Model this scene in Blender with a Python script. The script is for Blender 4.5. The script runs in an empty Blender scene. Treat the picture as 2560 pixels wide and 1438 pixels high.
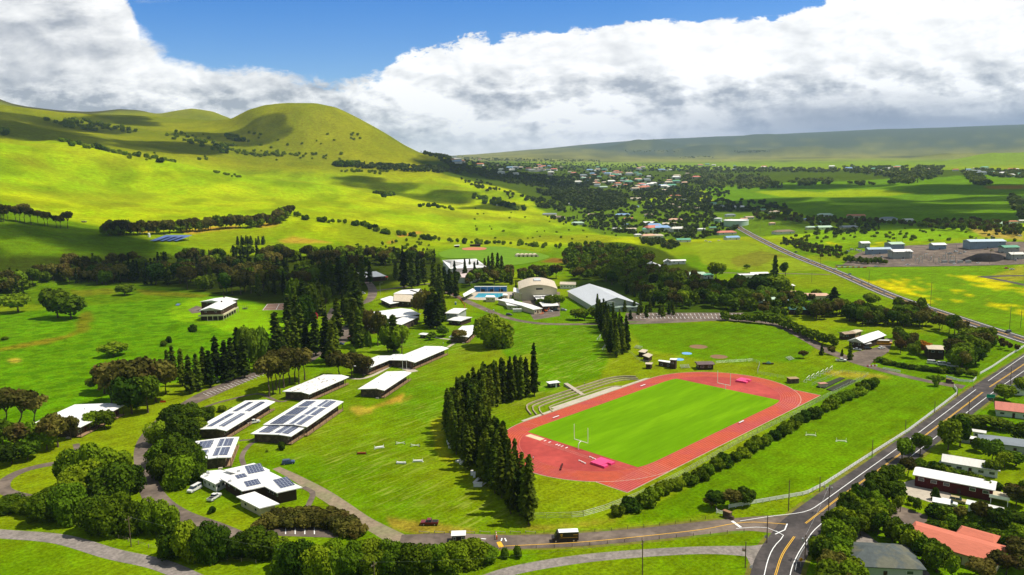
import bpy, bmesh, math, random
import numpy as np
from mathutils import Vector, Matrix
R = math.radians
random.seed(7); RNG = np.random.default_rng(11)
SC = bpy.context.scene
COL = SC.collection

# ------------------------------------------------------------------ camera
FPX, PITCH, ROLL, CAMH = 1890.0, 0.151, -0.02, 109.3
cd = bpy.data.cameras.new('camera'); cam = bpy.data.objects.new('camera', cd); COL.objects.link(cam)
cd.sensor_width = 36.0; cd.lens = 36.0*FPX/2560.0; cd.clip_start = 1.0; cd.clip_end = 60000.0
_fw = Vector((0, math.cos(PITCH), -math.sin(PITCH))); _rt = Vector((1, 0, 0)); _up = _rt.cross(_fw)
_r2 = _rt*math.cos(ROLL) + _up*math.sin(ROLL); _u2 = -_rt*math.sin(ROLL) + _up*math.cos(ROLL)
m3 = Matrix((_r2, _u2, -_fw)).transposed()
cam.matrix_world = Matrix.Translation((0, 0, CAMH)) @ m3.to_4x4()
SC.camera = cam
# ------------------------------------------------------------------ light
SUN_EL, SUN_AZ = R(60), R(90)             # azimuth clockwise from +Y (view direction)
SDIR = Vector((math.sin(SUN_AZ)*math.cos(SUN_EL), math.cos(SUN_AZ)*math.cos(SUN_EL), math.sin(SUN_EL)))
sl = bpy.data.lights.new('sun', 'SUN'); sl.energy = 5.0; sl.angle = R(0.53); sl.color = (1.0, 0.94, 0.82)
so = bpy.data.objects.new('sun', sl); COL.objects.link(so); so.location = (0, 0, 3000)
so.rotation_euler = SDIR.to_track_quat('Z', 'Y').to_euler()
SC.view_settings.view_transform = 'Standard'; SC.view_settings.look = 'None'
SC.view_settings.exposure = 0.14; SC.view_settings.gamma = 1.0

class NT:
    """tiny node-tree helper"""
    def __init__(s, tree): s.t = tree; s.n = tree.nodes; s.l = tree.links
    def node(s, ty, **kw):
        n = s.n.new(ty)
        for k, v in kw.items():
            if k == 'inp':
                for kk, vv in v.items():
                    if hasattr(vv, 'is_output'): s.l.new(vv, n.inputs[kk])
                    else: n.inputs[kk].default_value = vv
            else: setattr(n, k, v)
        return n
    def math(s, op, a, b=0.0, c=None, clamp=False):
        d = {0: a, 1: b}
        if c is not None: d[2] = c
        return s.node('ShaderNodeMath', operation=op, use_clamp=clamp, inp=d).outputs[0]
    def sep(s, v): return s.node('ShaderNodeSeparateXYZ', inp={0: v}).outputs
    def comb(s, x, y, z): return s.node('ShaderNodeCombineXYZ', inp={0: x, 1: y, 2: z}).outputs[0]
    def noise(s, vec, scale, det=4, rough=.55, dist=0.0):
        return s.node('ShaderNodeTexNoise', inp={'Vector': vec, 'Scale': scale, 'Detail': det, 'Roughness': rough, 'Distortion': dist}).outputs['Fac']
    def mapr(s, v, a, b, c=0.0, d=1.0, smooth=False):
        return s.node('ShaderNodeMapRange', interpolation_type='SMOOTHSTEP' if smooth else 'LINEAR', inp={0: v, 1: a, 2: b, 3: c, 4: d}).outputs[0]
    def mix(s, f, a, b, blend='MIX'):
        n = s.node('ShaderNodeMix', data_type='RGBA', blend_type=blend)
        for i, v in ((0, f), (6, a), (7, b)):
            if hasattr(v, 'is_output'): s.l.new(v, n.inputs[i])
            else: n.inputs[i].default_value = v if i == 0 else (tuple(v) + (1,) if len(v) == 3 else v)
        return n.outputs[2]

def build_world():
    w = bpy.data.worlds.new('World'); SC.world = w; w.use_nodes = True
    k = NT(w.node_tree); k.n.clear()
    sky = k.node('ShaderNodeTexSky', sky_type='NISHITA', sun_disc=False, sun_elevation=SUN_EL, sun_rotation=SUN_AZ, air_density=1.0, dust_density=0.2, ozone_density=3.0)
    blue = k.node('ShaderNodeHueSaturation', inp={'Hue': .517, 'Saturation': 1.55, 'Value': 1.3, 'Color': sky.outputs[0]}).outputs[0]
    d = k.node('ShaderNodeTexCoord').outputs['Generated']
    x, y, z = k.sep(d)
    ya = k.math('MAXIMUM', k.math('ABSOLUTE', y), 0.25)
    u = k.math('DIVIDE', x, ya); v = k.math('DIVIDE', z, ya)
    # cloud coordinates: s runs along the horizon, t above it
    base = k.comb(u, k.math('MULTIPLY', v, 2.1), 0.0)
    big = k.noise(base, 3.2, 8, .60, .35)
    med = k.noise(k.comb(k.math('ADD', k.math('MULTIPLY', u, .8), 7.3), k.math('MULTIPLY', v, 2.6), 3.1), 8.0, 6, .58, .25)
    fine = k.noise(k.comb(u, k.math('MULTIPLY', v, 1.9), 9.2), 34.0, 8, .66, .3)
    # lower edge of the blue gap, as elevation against direction
    pts = [(-400, -120), (200, -90), (335, -70), (372, 0), (392, 95), (450, 150), (520, 182), (700, 196), (850, 216), (975, 205), (1004, 158), (1200, 124), (1400, 98), (1750, 74), (1960, 42), (2120, 6), (2300, -50), (2900, -120)]
    fc = k.node('ShaderNodeFloatCurve'); cu = fc.mapping.curves[0]
    U = lambda px: ((px-1280)/FPX + 1.0)/2.0
    V = lambda px, py: (432 - 0.02*(px-1280) - py)/FPX
    q = [(U(a), V(a, b)/0.35) for a, b in pts]
    cu.points[0].location = q[0]; cu.points[-1].location = q[-1]
    for a in q[1:-1]: cu.points.new(*a)
    for p in cu.points: p.handle_type = 'VECTOR'
    fc.mapping.update()
    k.l.new(k.mapr(u, -1.0, 1.0), fc.inputs['Value'])
    edge = k.math('MULTIPLY', fc.outputs[0], 0.35)
    wob = k.math('ADD', k.math('MULTIPLY', k.math('SUBTRACT', med, .5), .055), k.math('MULTIPLY', k.math('SUBTRACT', fine, .5), .050))
    wob = k.math('ADD', wob, k.math('MULTIPLY', k.math('SUBTRACT', big, .5), .03))
    below = k.math('ADD', k.math('SUBTRACT', edge, v), wob)
    soft = k.mapr(u, -0.62, -0.1, 0.022, 0.0045)
    cl = k.mapr(k.math('DIVIDE', below, soft), -0.6, 1.0, 0, 1, True)
    # high wisps along the top of the gap and broken cloud beyond the picture
    wn = k.noise(k.comb(k.math('MULTIPLY', u, 1.0), k.math('MULTIPLY', v, 5.0), 1.7), 4.0, 6, .6, .3)
    wt = k.math('ADD', wn, k.math('MULTIPLY', k.math('SUBTRACT', v, 0.232), 7.0))
    wisp = k.mapr(wt, .50, .74, 0, .8, True)
    cl = k.math('MAXIMUM', cl, wisp)
    # cloud brightness: lumps lit from the upper right
    def lump(du, dv, sc, z, det): return k.noise(k.comb(k.math('ADD', u, du), k.math('MULTIPLY', k.math('ADD', v, dv), 2.0), z), sc, det, .55, .15)
    rel = k.math('SUBTRACT', lump(0, 0, 7.0, 3.3, 5), lump(.030, .022, 7.0, 3.3, 5))
    rel2 = k.math('SUBTRACT', lump(0, 0, 21.0, 5.3, 8), lump(.008, .007, 21.0, 5.3, 8))
    relief = k.math('ADD', k.math('MULTIPLY', rel, 1.1), k.math('MULTIPLY', rel2, 1.0))
    band = k.math('MULTIPLY', k.mapr(v, 0.02, 0.06, .15, 1, True), k.mapr(v, 0.095, 0.145, 1, .0, True))
    left = k.math('MULTIPLY', k.mapr(u, -0.40, -0.58, 0, 1, True), k.mapr(v, 0.03, 0.10, 0.2, 1, True))
    patch = k.mapr(k.math('ADD', k.math('MULTIPLY', big, .6), k.math('MULTIPLY', med, .4)), .44, .58, 0, 1, True)
    gr = k.math('ADD', k.math('MULTIPLY', band, k.math('ADD', .10, k.math('MULTIPLY', patch, .50))), k.math('MULTIPLY', left, k.math('ADD', .12, k.math('MULTIPLY', patch, .45))))
    gr = k.math('ADD', gr, k.math('MULTIPLY', k.mapr(v, .11, .2, .10, .16), patch))
    gr = k.math('ADD', gr, k.math('MULTIPLY', relief, k.math('ADD', .9, k.math('MULTIPLY', band, 1.9))))
    gr = k.math('ADD', gr, .06, clamp=True)
    ccol = k.mix(gr, (11.5, 11.4, 11.2), (3.9, 4.2, 4.8))
    low = k.mapr(v, -0.02, 0.05, 1, 0, True)
    ccol = k.mix(k.math('MULTIPLY', low, .6), ccol, (7.8, 8.1, 8.5))
    mt = k.math('MULTIPLY', k.mapr(u, .08, .45, 0, 1, True), k.math('MULTIPLY', k.mapr(v, .012, .03, 0, 1, True), k.mapr(k.math('ADD', v, k.math('MULTIPLY', k.math('SUBTRACT', med, .5), .06)), .095, .055, 0, 1, True)))
    ccol = k.mix(k.math('MULTIPLY', mt, .9), ccol, (2.3, 2.6, 3.5))
    out = k.mix(cl, blue, ccol)
    # clouds overhead and behind are broken and greyer: they light the land without bleaching it
    hi = k.math('MAXIMUM', k.mapr(v, .30, .8, 0, 1), k.mapr(y, 0.3, 0.0, 0, 1))
    over = k.mix(k.mapr(big, .45, .6), (1.9, 2.6, 3.8), (3.6, 3.6, 3.6))
    out = k.mix(hi, out, over)
    bg = k.node('ShaderNodeBackground', inp={0: out, 1: 0.1})
    k.l.new(bg.outputs[0], k.node('ShaderNodeOutputWorld').inputs[0])
build_world()

# ------------------------------------------------------------------ pixel -> ground tools
_F = np.array(_fw); _RT = np.array(_r2); _UP = np.array(_u2)
def ray(px, py):
    d = _F*FPX + _RT*(px-1280.0) - _UP*(py-719.0)
    return d/np.linalg.norm(d)
def at_z(px, py, z=0.0):
    d = ray(px, py); t = (z-CAMH)/d[2]
    return np.array([d[0]*t, d[1]*t, z])
def project(X, Y, Z):
    P = np.stack([X, Y, Z-CAMH], -1); w = P@_F; w = np.where(w < 1, 1e9, w)
    return 1280+FPX*(P@_RT)/w, 719-FPX*(P@_UP)/w
def vnoise(x, y, seed=0):
    xi = np.floor(x).astype(np.int64); yi = np.floor(y).astype(np.int64); fx = x-xi; fy = y-yi
    fx = fx*fx*(3-2*fx); fy = fy*fy*(3-2*fy)
    def h(a, b):
        n = (a*374761393 + b*668265263 + seed*974634777) & 0xffffffff
        n = ((n ^ (n >> 13))*1274126177) & 0xffffffff
        return ((n ^ (n >> 16)) & 0xffff)/65535.0
    return (h(xi, yi)*(1-fx)+h(xi+1, yi)*fx)*(1-fy) + (h(xi, yi+1)*(1-fx)+h(xi+1, yi+1)*fx)*fy
def fbm(x, y, seed=0, o=4):
    s = 0; a = .5; t = 0
    for i in range(o): s = s+a*vnoise(x*2**i, y*2**i, seed+i); t += a; a *= .5
    return s/t

# ------------------------------------------------------------------ terrain as a height field
FEAT = [
 [(0,None,520)], [(0,None,900)],
 [(-300,610,1020),(0,603,1050),(250,603,1080),(500,603,1120),(800,612,1100),(1000,622,1080),(1200,624,1080),(1500,616,1130),(2000,608,1150),(2560,592,1150)],
 [(-300,520,1220),(0,528,1230),(200,562,1230),(500,552,1300),(720,530,1340),(900,560,1330),(1100,598,1250),(1300,600,1270),(1500,597,1290),(1700,585,1350),(2000,570,1380),(2560,552,1400)],
 [(-300,400,1600),(0,430,1600),(300,470,1650),(600,492,1650),(900,518,1620),(1200,566,1480),(1400,580,1450),(1550,583,1400),(1700,560,1520),(2000,545,1520),(2560,522,1600)],
 [(-300,335,2000),(0,343,2000),(130,352,2000),(280,384,1950),(420,403,1950),(600,442,1920),(800,470,1880),(1000,503,1800),(1150,532,1720),(1280,540,1690),(1400,556,1640),(1550,565,1560),(1700,530,1800),(2000,520,1800),(2560,495,1900)],
 [(-300,345,2200),(0,353,2200),(280,393,2150),(420,409,2150),(600,438,2150),(800,458,2100),(1000,482,2050),(1150,508,1960),(1280,515,1900),(1400,524,1880),(1700,500,2200),(2000,490,2200),(2560,470,2300)],
 [(-300,280,2750),(0,294,2700),(134,325,2600),(235,338,2600),(340,362,2500),(480,378,2500),(620,400,2450),(760,408,2400),(900,432,2300),(1050,440,2300),(1200,470,2250),(1400,488,2250),(1700,468,2700),(2000,457,2700),(2560,442,2800)],
 [(-300,300,2900),(0,300,2900),(300,340,2900),(450,338,2900),(580,342,2850),(700,378,2650),(850,402,2520),(950,416,2480),(1060,424,2480),(1200,446,2550),(1400,455,2800),(1700,446,3200),(2000,434,3300),(2560,424,3400)],
 [(-300,280,3100),(0,286,3100),(300,312,3200),(450,317,3250),(540,320,3150),(640,312,2900),(760,322,2790),(900,352,2740),(1000,392,2700),(1060,408,2700),(1120,408,2750),(1200,424,2900),(1400,434,3500),(1700,426,4000),(2000,420,4200),(2560,414,4200)],
 [(-300,262,3400),(0,264,3400),(60,270,3400),(150,280,3500),(250,287,3600),(380,291,3700),(440,298,3700),(520,302,3500),(580,297,3200),(620,275,3120),(660,262,3080),(720,257,3050),(790,258,3040),(840,269,3030),(900,297,3010),(960,331,3000),(1010,361,2980),(1050,381,2960),(1100,389,2980),(1150,402,3100),(1200,412,3600),(1400,420,4600),(1700,412,5500),(2560,404,5500)],
 [(-300,300,4200),(0,300,4200),(380,308,4300),(580,320,3900),(720,315,3900),(900,330,3900),(1000,372,3900),(1060,398,4200),(1140,404,5500),(1200,405,6000),(1400,402,7000),(1700,397,8500),(2560,384,8500)],
 [(-300,170,6000),(-60,222,6000),(0,248,6000),(30,259,6000),(70,269,6000),(150,282,6000),(215,283,6000),(260,277,6000),(300,273,6000),(350,276,5800),(385,284,5400),(405,284,5200),(430,278,5100),(480,271,5000),(530,278,5000),(575,296,5300),(640,330,6000),(800,380,8000),(1000,400,11000),(1130,391,14000),(1300,377,14000),(1450,364,14500),(1600,352,15000),(1750,344,15500),(2000,334,16000),(2200,324,16500),(2560,312,17000),(3000,290,17500)],
 [(-300,260,9000),(300,300,9000),(600,340,9000),(1000,402,15000),(1130,396,22000),(1600,360,23000),(2560,325,24000)],
]
AZ = np.concatenate([np.linspace(-math.pi, -0.78, 36)[:-1], np.linspace(-0.78, 0.78, 781), np.linspace(0.78, math.pi, 36)[1:]])
RD = np.concatenate([[1, 40, 100, 150], np.geomspace(180, 4600, 560), np.geomspace(4600, 24500, 60)[1:]])
def make_heights():
    K = len(FEAT); D = np.zeros((K+1, len(AZ))); H = np.zeros((K+1, len(AZ)))
    for i, f in enumerate(FEAT):
        if f[0][1] is None: D[i] = f[0][2]; H[i] = 0; continue
        a = []; z = []; dd = []
        for px, py, dist in f:
            r = ray(px, py); hz = math.hypot(r[0], r[1])
            a.append(math.atan2(r[0], r[1])); z.append(CAMH + r[2]/hz*dist); dd.append(dist)
        D[i] = np.interp(AZ, a, dd); H[i] = np.interp(AZ, a, z)
    H[-1] = H[-2]; D[-1] = D[-2]*1.4
    # soften the features along the horizon a little, inside the picture
    ker = np.array([1, 2, 3, 2, 1.])/9
    for i in range(2, K):
        for A in (D, H):
            A[i] = np.convolve(np.pad(A[i], 2, mode='edge'), ker, 'valid')
    lx = np.log(D); x = np.log(RD)
    out = np.zeros((len(AZ), len(RD)))
    for j in range(len(AZ)):
        X = lx[:, j]; Y = H[:, j]; h = np.diff(X); s = np.diff(Y)/h
        m = np.zeros(len(X))
        for q in range(1, len(X)-1):
            if s[q-1]*s[q] > 0:
                w1 = 2*h[q]+h[q-1]; w2 = h[q]+2*h[q-1]; m[q] = (w1+w2)/(w1/s[q-1]+w2/s[q])
        m[-1] = s[-1]
        xx = np.clip(x, X[0], X[-1]); i = np.clip(np.searchsorted(X, xx)-1, 0, len(X)-2)
        t = (xx-X[i])/h[i]; t2 = t*t; t3 = t2*t
        out[j] = (2*t3-3*t2+1)*Y[i] + (t3-2*t2+t)*h[i]*m[i] + (-2*t3+3*t2)*Y[i+1] + (t3-t2)*h[i]*m[i+1]
    A, Q = np.meshgrid(AZ, RD, indexing='ij'); XX = Q*np.sin(A); YY = Q*np.cos(A)
    amp = np.clip((Q-1100)/900, 0, 1)
    hill = np.clip((out-10)/60, 0, 1)*amp
    n = (fbm(XX/300, YY/300, 3, 4)-.5)*44 + (np.abs(fbm(XX/120, YY/150, 9, 3)-.5))*-9
    out = out + n*hill*np.clip(1.2-Q/6000, 0.15, 1)*(1-.72*np.clip((Q-2350)/350, 0, 1)) + (fbm(XX/160, YY/160, 5, 3)-.5)*5*amp*(Q < 4000)
    k = np.clip((Q-7000)/6000, 0, 1)
    out += k*(fbm(XX/1500, YY/1500, 21, 4)-.5)*45
    # cinder cones on the far plain
    for px, py, dist, rad, hh in ((1615, 362, 11000, 520, 120), (1775, 370, 10000, 620, 90), (1990, 372, 9500, 560, 80), (2520, 398, 5200, 330, 62), (2390, 392, 7200, 330, 40), (1905, 350, 13000, 600, 70)):
        r = ray(px, py); r = r/math.hypot(r[0], r[1])*dist
        q = np.hypot(XX-r[0], YY-r[1])/rad
        out += hh*np.clip(1.25-q, 0, 1)**1.3*(q < 1.25) * (1-0.25*np.exp(-(q/.25)**2))
    out[:, RD < 620] = 0.0
    return XX, YY, out
TX, TY, TZ = make_heights()
_lRD = np.log(RD)
def height(x, y):
    x = np.asarray(x, float); y = np.asarray(y, float)
    a = np.interp(np.arctan2(x, y), AZ, np.arange(len(AZ))); r = np.interp(np.hypot(x, y), RD, np.arange(len(RD)))
    i = np.clip(a.astype(int), 0, len(AZ)-2); j = np.clip(r.astype(int), 0, len(RD)-2); fa = a-i; fr = r-j
    return (TZ[i, j]*(1-fa)+TZ[i+1, j]*fa)*(1-fr) + (TZ[i, j+1]*(1-fa)+TZ[i+1, j+1]*fa)*fr
_TT = np.concatenate([np.geomspace(180, 4600, 1400), np.geomspace(4600, 24000, 300)])
def G(px, py):
    """first point of the land seen at this place of the photograph"""
    d = ray(px, py); hz = math.hypot(d[0], d[1]); t = _TT
    x = d[0]/hz*t; y = d[1]/hz*t; z = CAMH + d[2]/hz*t; g = height(x, y); b = np.nonzero(z < g)[0]
    if len(b) == 0: i = int(np.argmin(z-g)); return np.array([x[i], y[i], g[i]])
    i = b[0]
    if i == 0: return at_z(px, py)
    e0 = z[i-1]-g[i-1]; e1 = g[i]-z[i]; f = e0/(e0+e1+1e-9)
    X = x[i-1]+(x[i]-x[i-1])*f; Y = y[i-1]+(y[i]-y[i-1])*f
    return np.array([X, Y, float(height(X, Y))])
def mpp(p): return math.sqrt(p[0]**2+p[1]**2+(p[2]-CAMH)**2)/FPX * 1.0    # metres per photograph pixel there
def depth_mpp(p): return ((np.array(p)-np.array([0, 0, CAMH]))@_F)/FPX

# ------------------------------------------------------------------ ground cover painted by what grows there, some sun, shade and haze painted in
def inpoly(px, py, poly):
    ins = np.zeros(px.shape, bool); n = len(poly)
    for i in range(n):
        x1, y1 = poly[i]; x2, y2 = poly[(i+1) % n]
        c = ((y1 > py) != (y2 > py)); xi = (x2-x1)*(py-y1)/((y2-y1) if y2 != y1 else 1e-9)+x1
        ins ^= c & (px < xi)
    return ins
COVERS = [  # (polygon in photo coordinates, nearest, farthest, colour, edge wobble px)
 ([(-400,505),(60,525),(250,568),(300,588),(520,628),(560,760),(-400,760)],600,1300,(.095,.18,.004),3),
 ([(-500,1500),(-500,700),(300,690),(560,700),(720,740),(720,830),(640,900),(560,960),(420,960),(200,1040),(60,1100),(-100,1130),(-500,1500)],150,760,(.098,.235,.004),4),
 ([(420,770),(480,745),(620,760),(720,775),(715,830),(600,838),(520,812),(430,800)],300,760,(.17,.33,.008),2),
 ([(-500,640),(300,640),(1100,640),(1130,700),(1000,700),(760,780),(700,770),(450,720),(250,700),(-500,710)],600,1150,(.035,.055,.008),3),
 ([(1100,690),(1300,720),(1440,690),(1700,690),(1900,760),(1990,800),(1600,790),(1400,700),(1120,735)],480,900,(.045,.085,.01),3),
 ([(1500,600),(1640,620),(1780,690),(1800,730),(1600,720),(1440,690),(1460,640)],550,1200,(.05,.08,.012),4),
 ([(1030,400),(1250,405),(1700,425),(2560,425),(2560,445),(2200,470),(1800,468),(1620,500),(1400,520),(1260,470),(1120,440)],1800,6000,(.06,.10,.015),3),
 ([(1330,515),(1500,505),(1800,500),(1980,540),(2060,580),(1900,590),(1700,600),(1500,585),(1400,545)],1100,2400,(.10,.18,.018),3),
 ([(860,560),(1000,570),(1080,600),(1060,640),(900,625),(840,600)],900,1500,(.20,.27,.012),2),
 ([(1283,812),(1505,812),(1520,905),(1500,945),(1345,985),(1340,880),(1270,900),(1255,880)],300,620,(.092,.21,.003),2),
 ([(1575,810),(1800,806),(1900,810),(1960,822),(2040,868),(1990,905),(1800,908),(1600,872)],300,620,(.100,.21,.003),2),
 ([(1540,1310),(1660,1250),(2190,965),(2385,972),(2050,1222),(1830,1268),(1700,1300)],150,460,(.100,.205,.003),3),
 # bare earth and dry strips
 ([(445,578),(520,567),(600,563),(605,570),(530,578),(470,586)],900,1500,(.42,.27,.10),2),
 ([(345,578),(400,575),(400,580),(350,583)],900,1500,(.36,.22,.08),1),
 ([(640,565),(680,553),(700,555),(690,565),(650,570)],900,1500,(.40,.27,.10),2),
 ([(690,600),(740,592),(800,600),(840,607),(760,608),(700,606)],900,1500,(.36,.26,.08),2),
 ([(995,588),(1050,578),(1052,584),(1000,594)],900,1500,(.42,.22,.10),1),
 ([(965,605),(990,599),(985,606),(970,609)],900,1500,(.36,.20,.09),1),
 ([(1350,655),(1380,645),(1460,650),(1440,660)],600,1200,(.20,.12,.06),2),
 ([(170,725),(280,722),(300,735),(190,745)],400,900,(.14,.17,.02),3),
 ([(340,722),(480,735),(540,742),(480,745),(360,735)],400,900,(.14,.16,.02),3),
 ([(200,780),(225,775),(232,800),(215,830),(170,840),(190,815)],300,900,(.15,.17,.02),4),
 ([(0,870),(120,845),(200,835),(120,858),(0,880)],300,900,(.20,.18,.03),3),
 ([(1005,1010),(1030,985),(1020,1000),(950,1015),(915,1035),(905,1030),(960,1005),(1010,980)],150,620,(.40,.26,.10),3),
 ([(870,1020),(905,1015),(940,1030),(900,1040)],150,620,(.30,.24,.08),4),
 ([(960,1290),(1100,1310),(1200,1325),(1160,1334),(1030,1332),(980,1320)],100,400,(.26,.22,.07),7),
 ([(1300,1318),(1430,1315),(1560,1300),(1480,1318),(1340,1328)],100,400,(.24,.22,.06),5),
 ([(1080,1050),(1125,1040),(1120,1110),(1130,1160),(1100,1150),(1090,1090)],150,600,(.27,.30,.02),7),
 ([(1480,1150),(1620,1110),(1700,1060),(1660,1110),(1560,1160)],1,2,(.2,.2,.05),3),
 ([(20,900),(45,897),(55,903),(30,908)],150,700,(.5,.38,.14),1),
 ([(2080,925),(2200,935),(2240,945),(2120,945),(2060,935)],150,700,(.24,.22,.06),3),
 # the wide right-hand plain
 ([(1760,470),(2000,455),(2560,435),(2700,560),(2200,565),(1900,520),(1780,500)],1300,3300,(.105,.22,.012),3),
 ([(2230,505),(2560,500),(2560,540),(2300,545)],1,2,(.1,.2,.01),3),
 ([(1880,480),(1980,476),(2060,480),(2140,474),(2230,476),(2300,482),(2210,490),(2060,494),(1960,492)],1300,3300,(.24,.34,.01),3),  # sunlit strip of the plain, painted in as a brighter colour
 ([(2060,655),(2620,655),(2620,830),(2440,800),(2060,665)],300,1200,(.12,.24,.009),3),
 ([(1730,610),(1850,600),(1990,640),(2090,672),(1900,685),(1760,660)],500,1300,(.19,.27,.03),3),
 ([(1820,645),(1900,625),(1960,640),(1900,660),(1840,665)],500,1300,(.17,.19,.05),4),
 ([(2060,570),(2560,540),(2560,580),(2300,605),(2000,610)],900,1400,(.16,.30,.01),3),
 ([(2420,570),(2560,575),(2560,600),(2460,592)],700,1500,(.34,.27,.15),3),
 ([(2460,465),(2560,463),(2560,472),(2470,472)],1300,3600,(.25,.17,.07),1),
 ([(2560,660),(2440,700),(2500,715),(2560,700)],400,1000,(.26,.27,.06),3),
]
def paint_ground():
    X, Y, Z = TX, TY, TZ
    Q = np.hypot(X, Y)
    n1 = fbm(X/90, Y/90, 31, 4); n2 = fbm(X/23, Y/23, 41, 3); n3 = fbm(X/300, Y/300, 51, 3)
    c = np.zeros(X.shape+(3,))
    lawn = np.array([.098, .205, .004]); lawn2 = np.array([.19, .25, .014])
    t = np.clip((n1-.36)*3.4, 0, 1)[..., None]*.8
    c[:] = lawn*(1-t)+lawn2*t
    hill = np.array([.22, .36, .004]); hill2 = np.array([.36, .44, .008]); dry = np.array([.20, .20, .03])
    th = np.clip((n3*.7+n2*.3-.4)*4, 0, 1)[..., None]
    hc = hill*(1-th)+hill2*th
    hc = hc*(1-.30*np.clip((fbm(X/60, Y/130, 65, 4)-.52)*8, 0, 1)[..., None])*(1-.45*np.clip((fbm(X/140, Y/70, 61, 4)-.56)*7, 0, 1)[..., None]) + dry*.45*np.clip((fbm(X/140, Y/70, 61, 4)-.56)*7, 0, 1)[..., None]
    kh = np.clip((Q-1000)/250, 0, 1)[..., None]
    c = c*(1-kh)+hc*kh
    olive = np.array([.14, .175, .010]); ko = (np.clip((Q-2150)/250, 0, 1)*np.clip((Z-70)/60, 0, 1))[..., None]
    c = c*(1-ko)+(olive*(1-th)+np.array([.22, .24, .014])*th)*ko
    far = np.array([.17, .27, .03]); kf = np.clip((Q-3200)/1200, 0, 1)*(Z < 1e4)
    PX, PY = project(X, Y, Z)
    kf = (kf*np.clip((PX-1050)/60, 0, 1))[..., None]
    c = c*(1-kf)+far*kf
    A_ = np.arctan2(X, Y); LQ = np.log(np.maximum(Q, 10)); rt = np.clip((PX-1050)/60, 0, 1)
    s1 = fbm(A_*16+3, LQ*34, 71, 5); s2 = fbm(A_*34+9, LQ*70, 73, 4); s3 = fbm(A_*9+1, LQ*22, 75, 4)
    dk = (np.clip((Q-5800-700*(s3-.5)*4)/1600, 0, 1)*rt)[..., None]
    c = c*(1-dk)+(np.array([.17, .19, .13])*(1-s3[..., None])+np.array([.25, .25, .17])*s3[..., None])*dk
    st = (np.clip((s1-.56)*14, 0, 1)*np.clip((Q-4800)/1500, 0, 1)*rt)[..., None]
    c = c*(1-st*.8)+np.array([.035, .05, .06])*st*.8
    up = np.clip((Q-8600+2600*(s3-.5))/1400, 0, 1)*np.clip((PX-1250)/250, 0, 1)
    lit = np.clip((s2-.60)*10, 0, 1)*np.clip((13000-Q)/2000, 0, 1)  # sunlit streaks kept brighter within the painted shade
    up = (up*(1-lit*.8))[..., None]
    c = c*(1-up)+np.array([.055, .080, .140])*up  # dark blue of the far slope: cloud shade and haze painted into its colour
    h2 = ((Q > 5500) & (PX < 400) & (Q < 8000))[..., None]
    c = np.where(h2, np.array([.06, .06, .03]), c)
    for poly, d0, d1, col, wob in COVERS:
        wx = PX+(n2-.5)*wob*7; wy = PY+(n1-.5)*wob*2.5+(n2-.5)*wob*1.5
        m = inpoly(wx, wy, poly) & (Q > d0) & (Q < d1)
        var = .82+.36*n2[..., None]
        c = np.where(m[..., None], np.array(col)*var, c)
    # yellow wildflowers in drifts
    fl = inpoly(PX, PY, [(2150,672),(2620,700),(2620,850),(2440,800),(2250,735),(2150,700)]) | inpoly(PX, PY, [(2060,605),(2250,600),(2240,622),(2080,612)])
    fx = fbm(X/34+5, Y/70, 81, 5)*.6+fbm(X/7, Y/12, 83, 3)*.4; fl = fl & (fx > .565) & (Q > 300) & (Q < 1250)
    c = np.where(fl[..., None], np.array([.50, .47, .006]), c)
    for _ in range(2): c = (c+np.roll(c, 1, 0)+np.roll(c, -1, 0)+np.roll(c, 1, 1)+np.roll(c, -1, 1))/5
    c = c*np.array([.95, .89, .26])
    return np.clip(c, 0, 1)
def mat_new(name):
    m = bpy.data.materials.new(name); m.use_nodes = True; k = NT(m.node_tree); k.n.clear()
    p = k.node('ShaderNodeBsdfPrincipled'); o = k.node('ShaderNodeOutputMaterial'); k.l.new(p.outputs[0], o.inputs[0])
    return m, k, p
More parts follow.
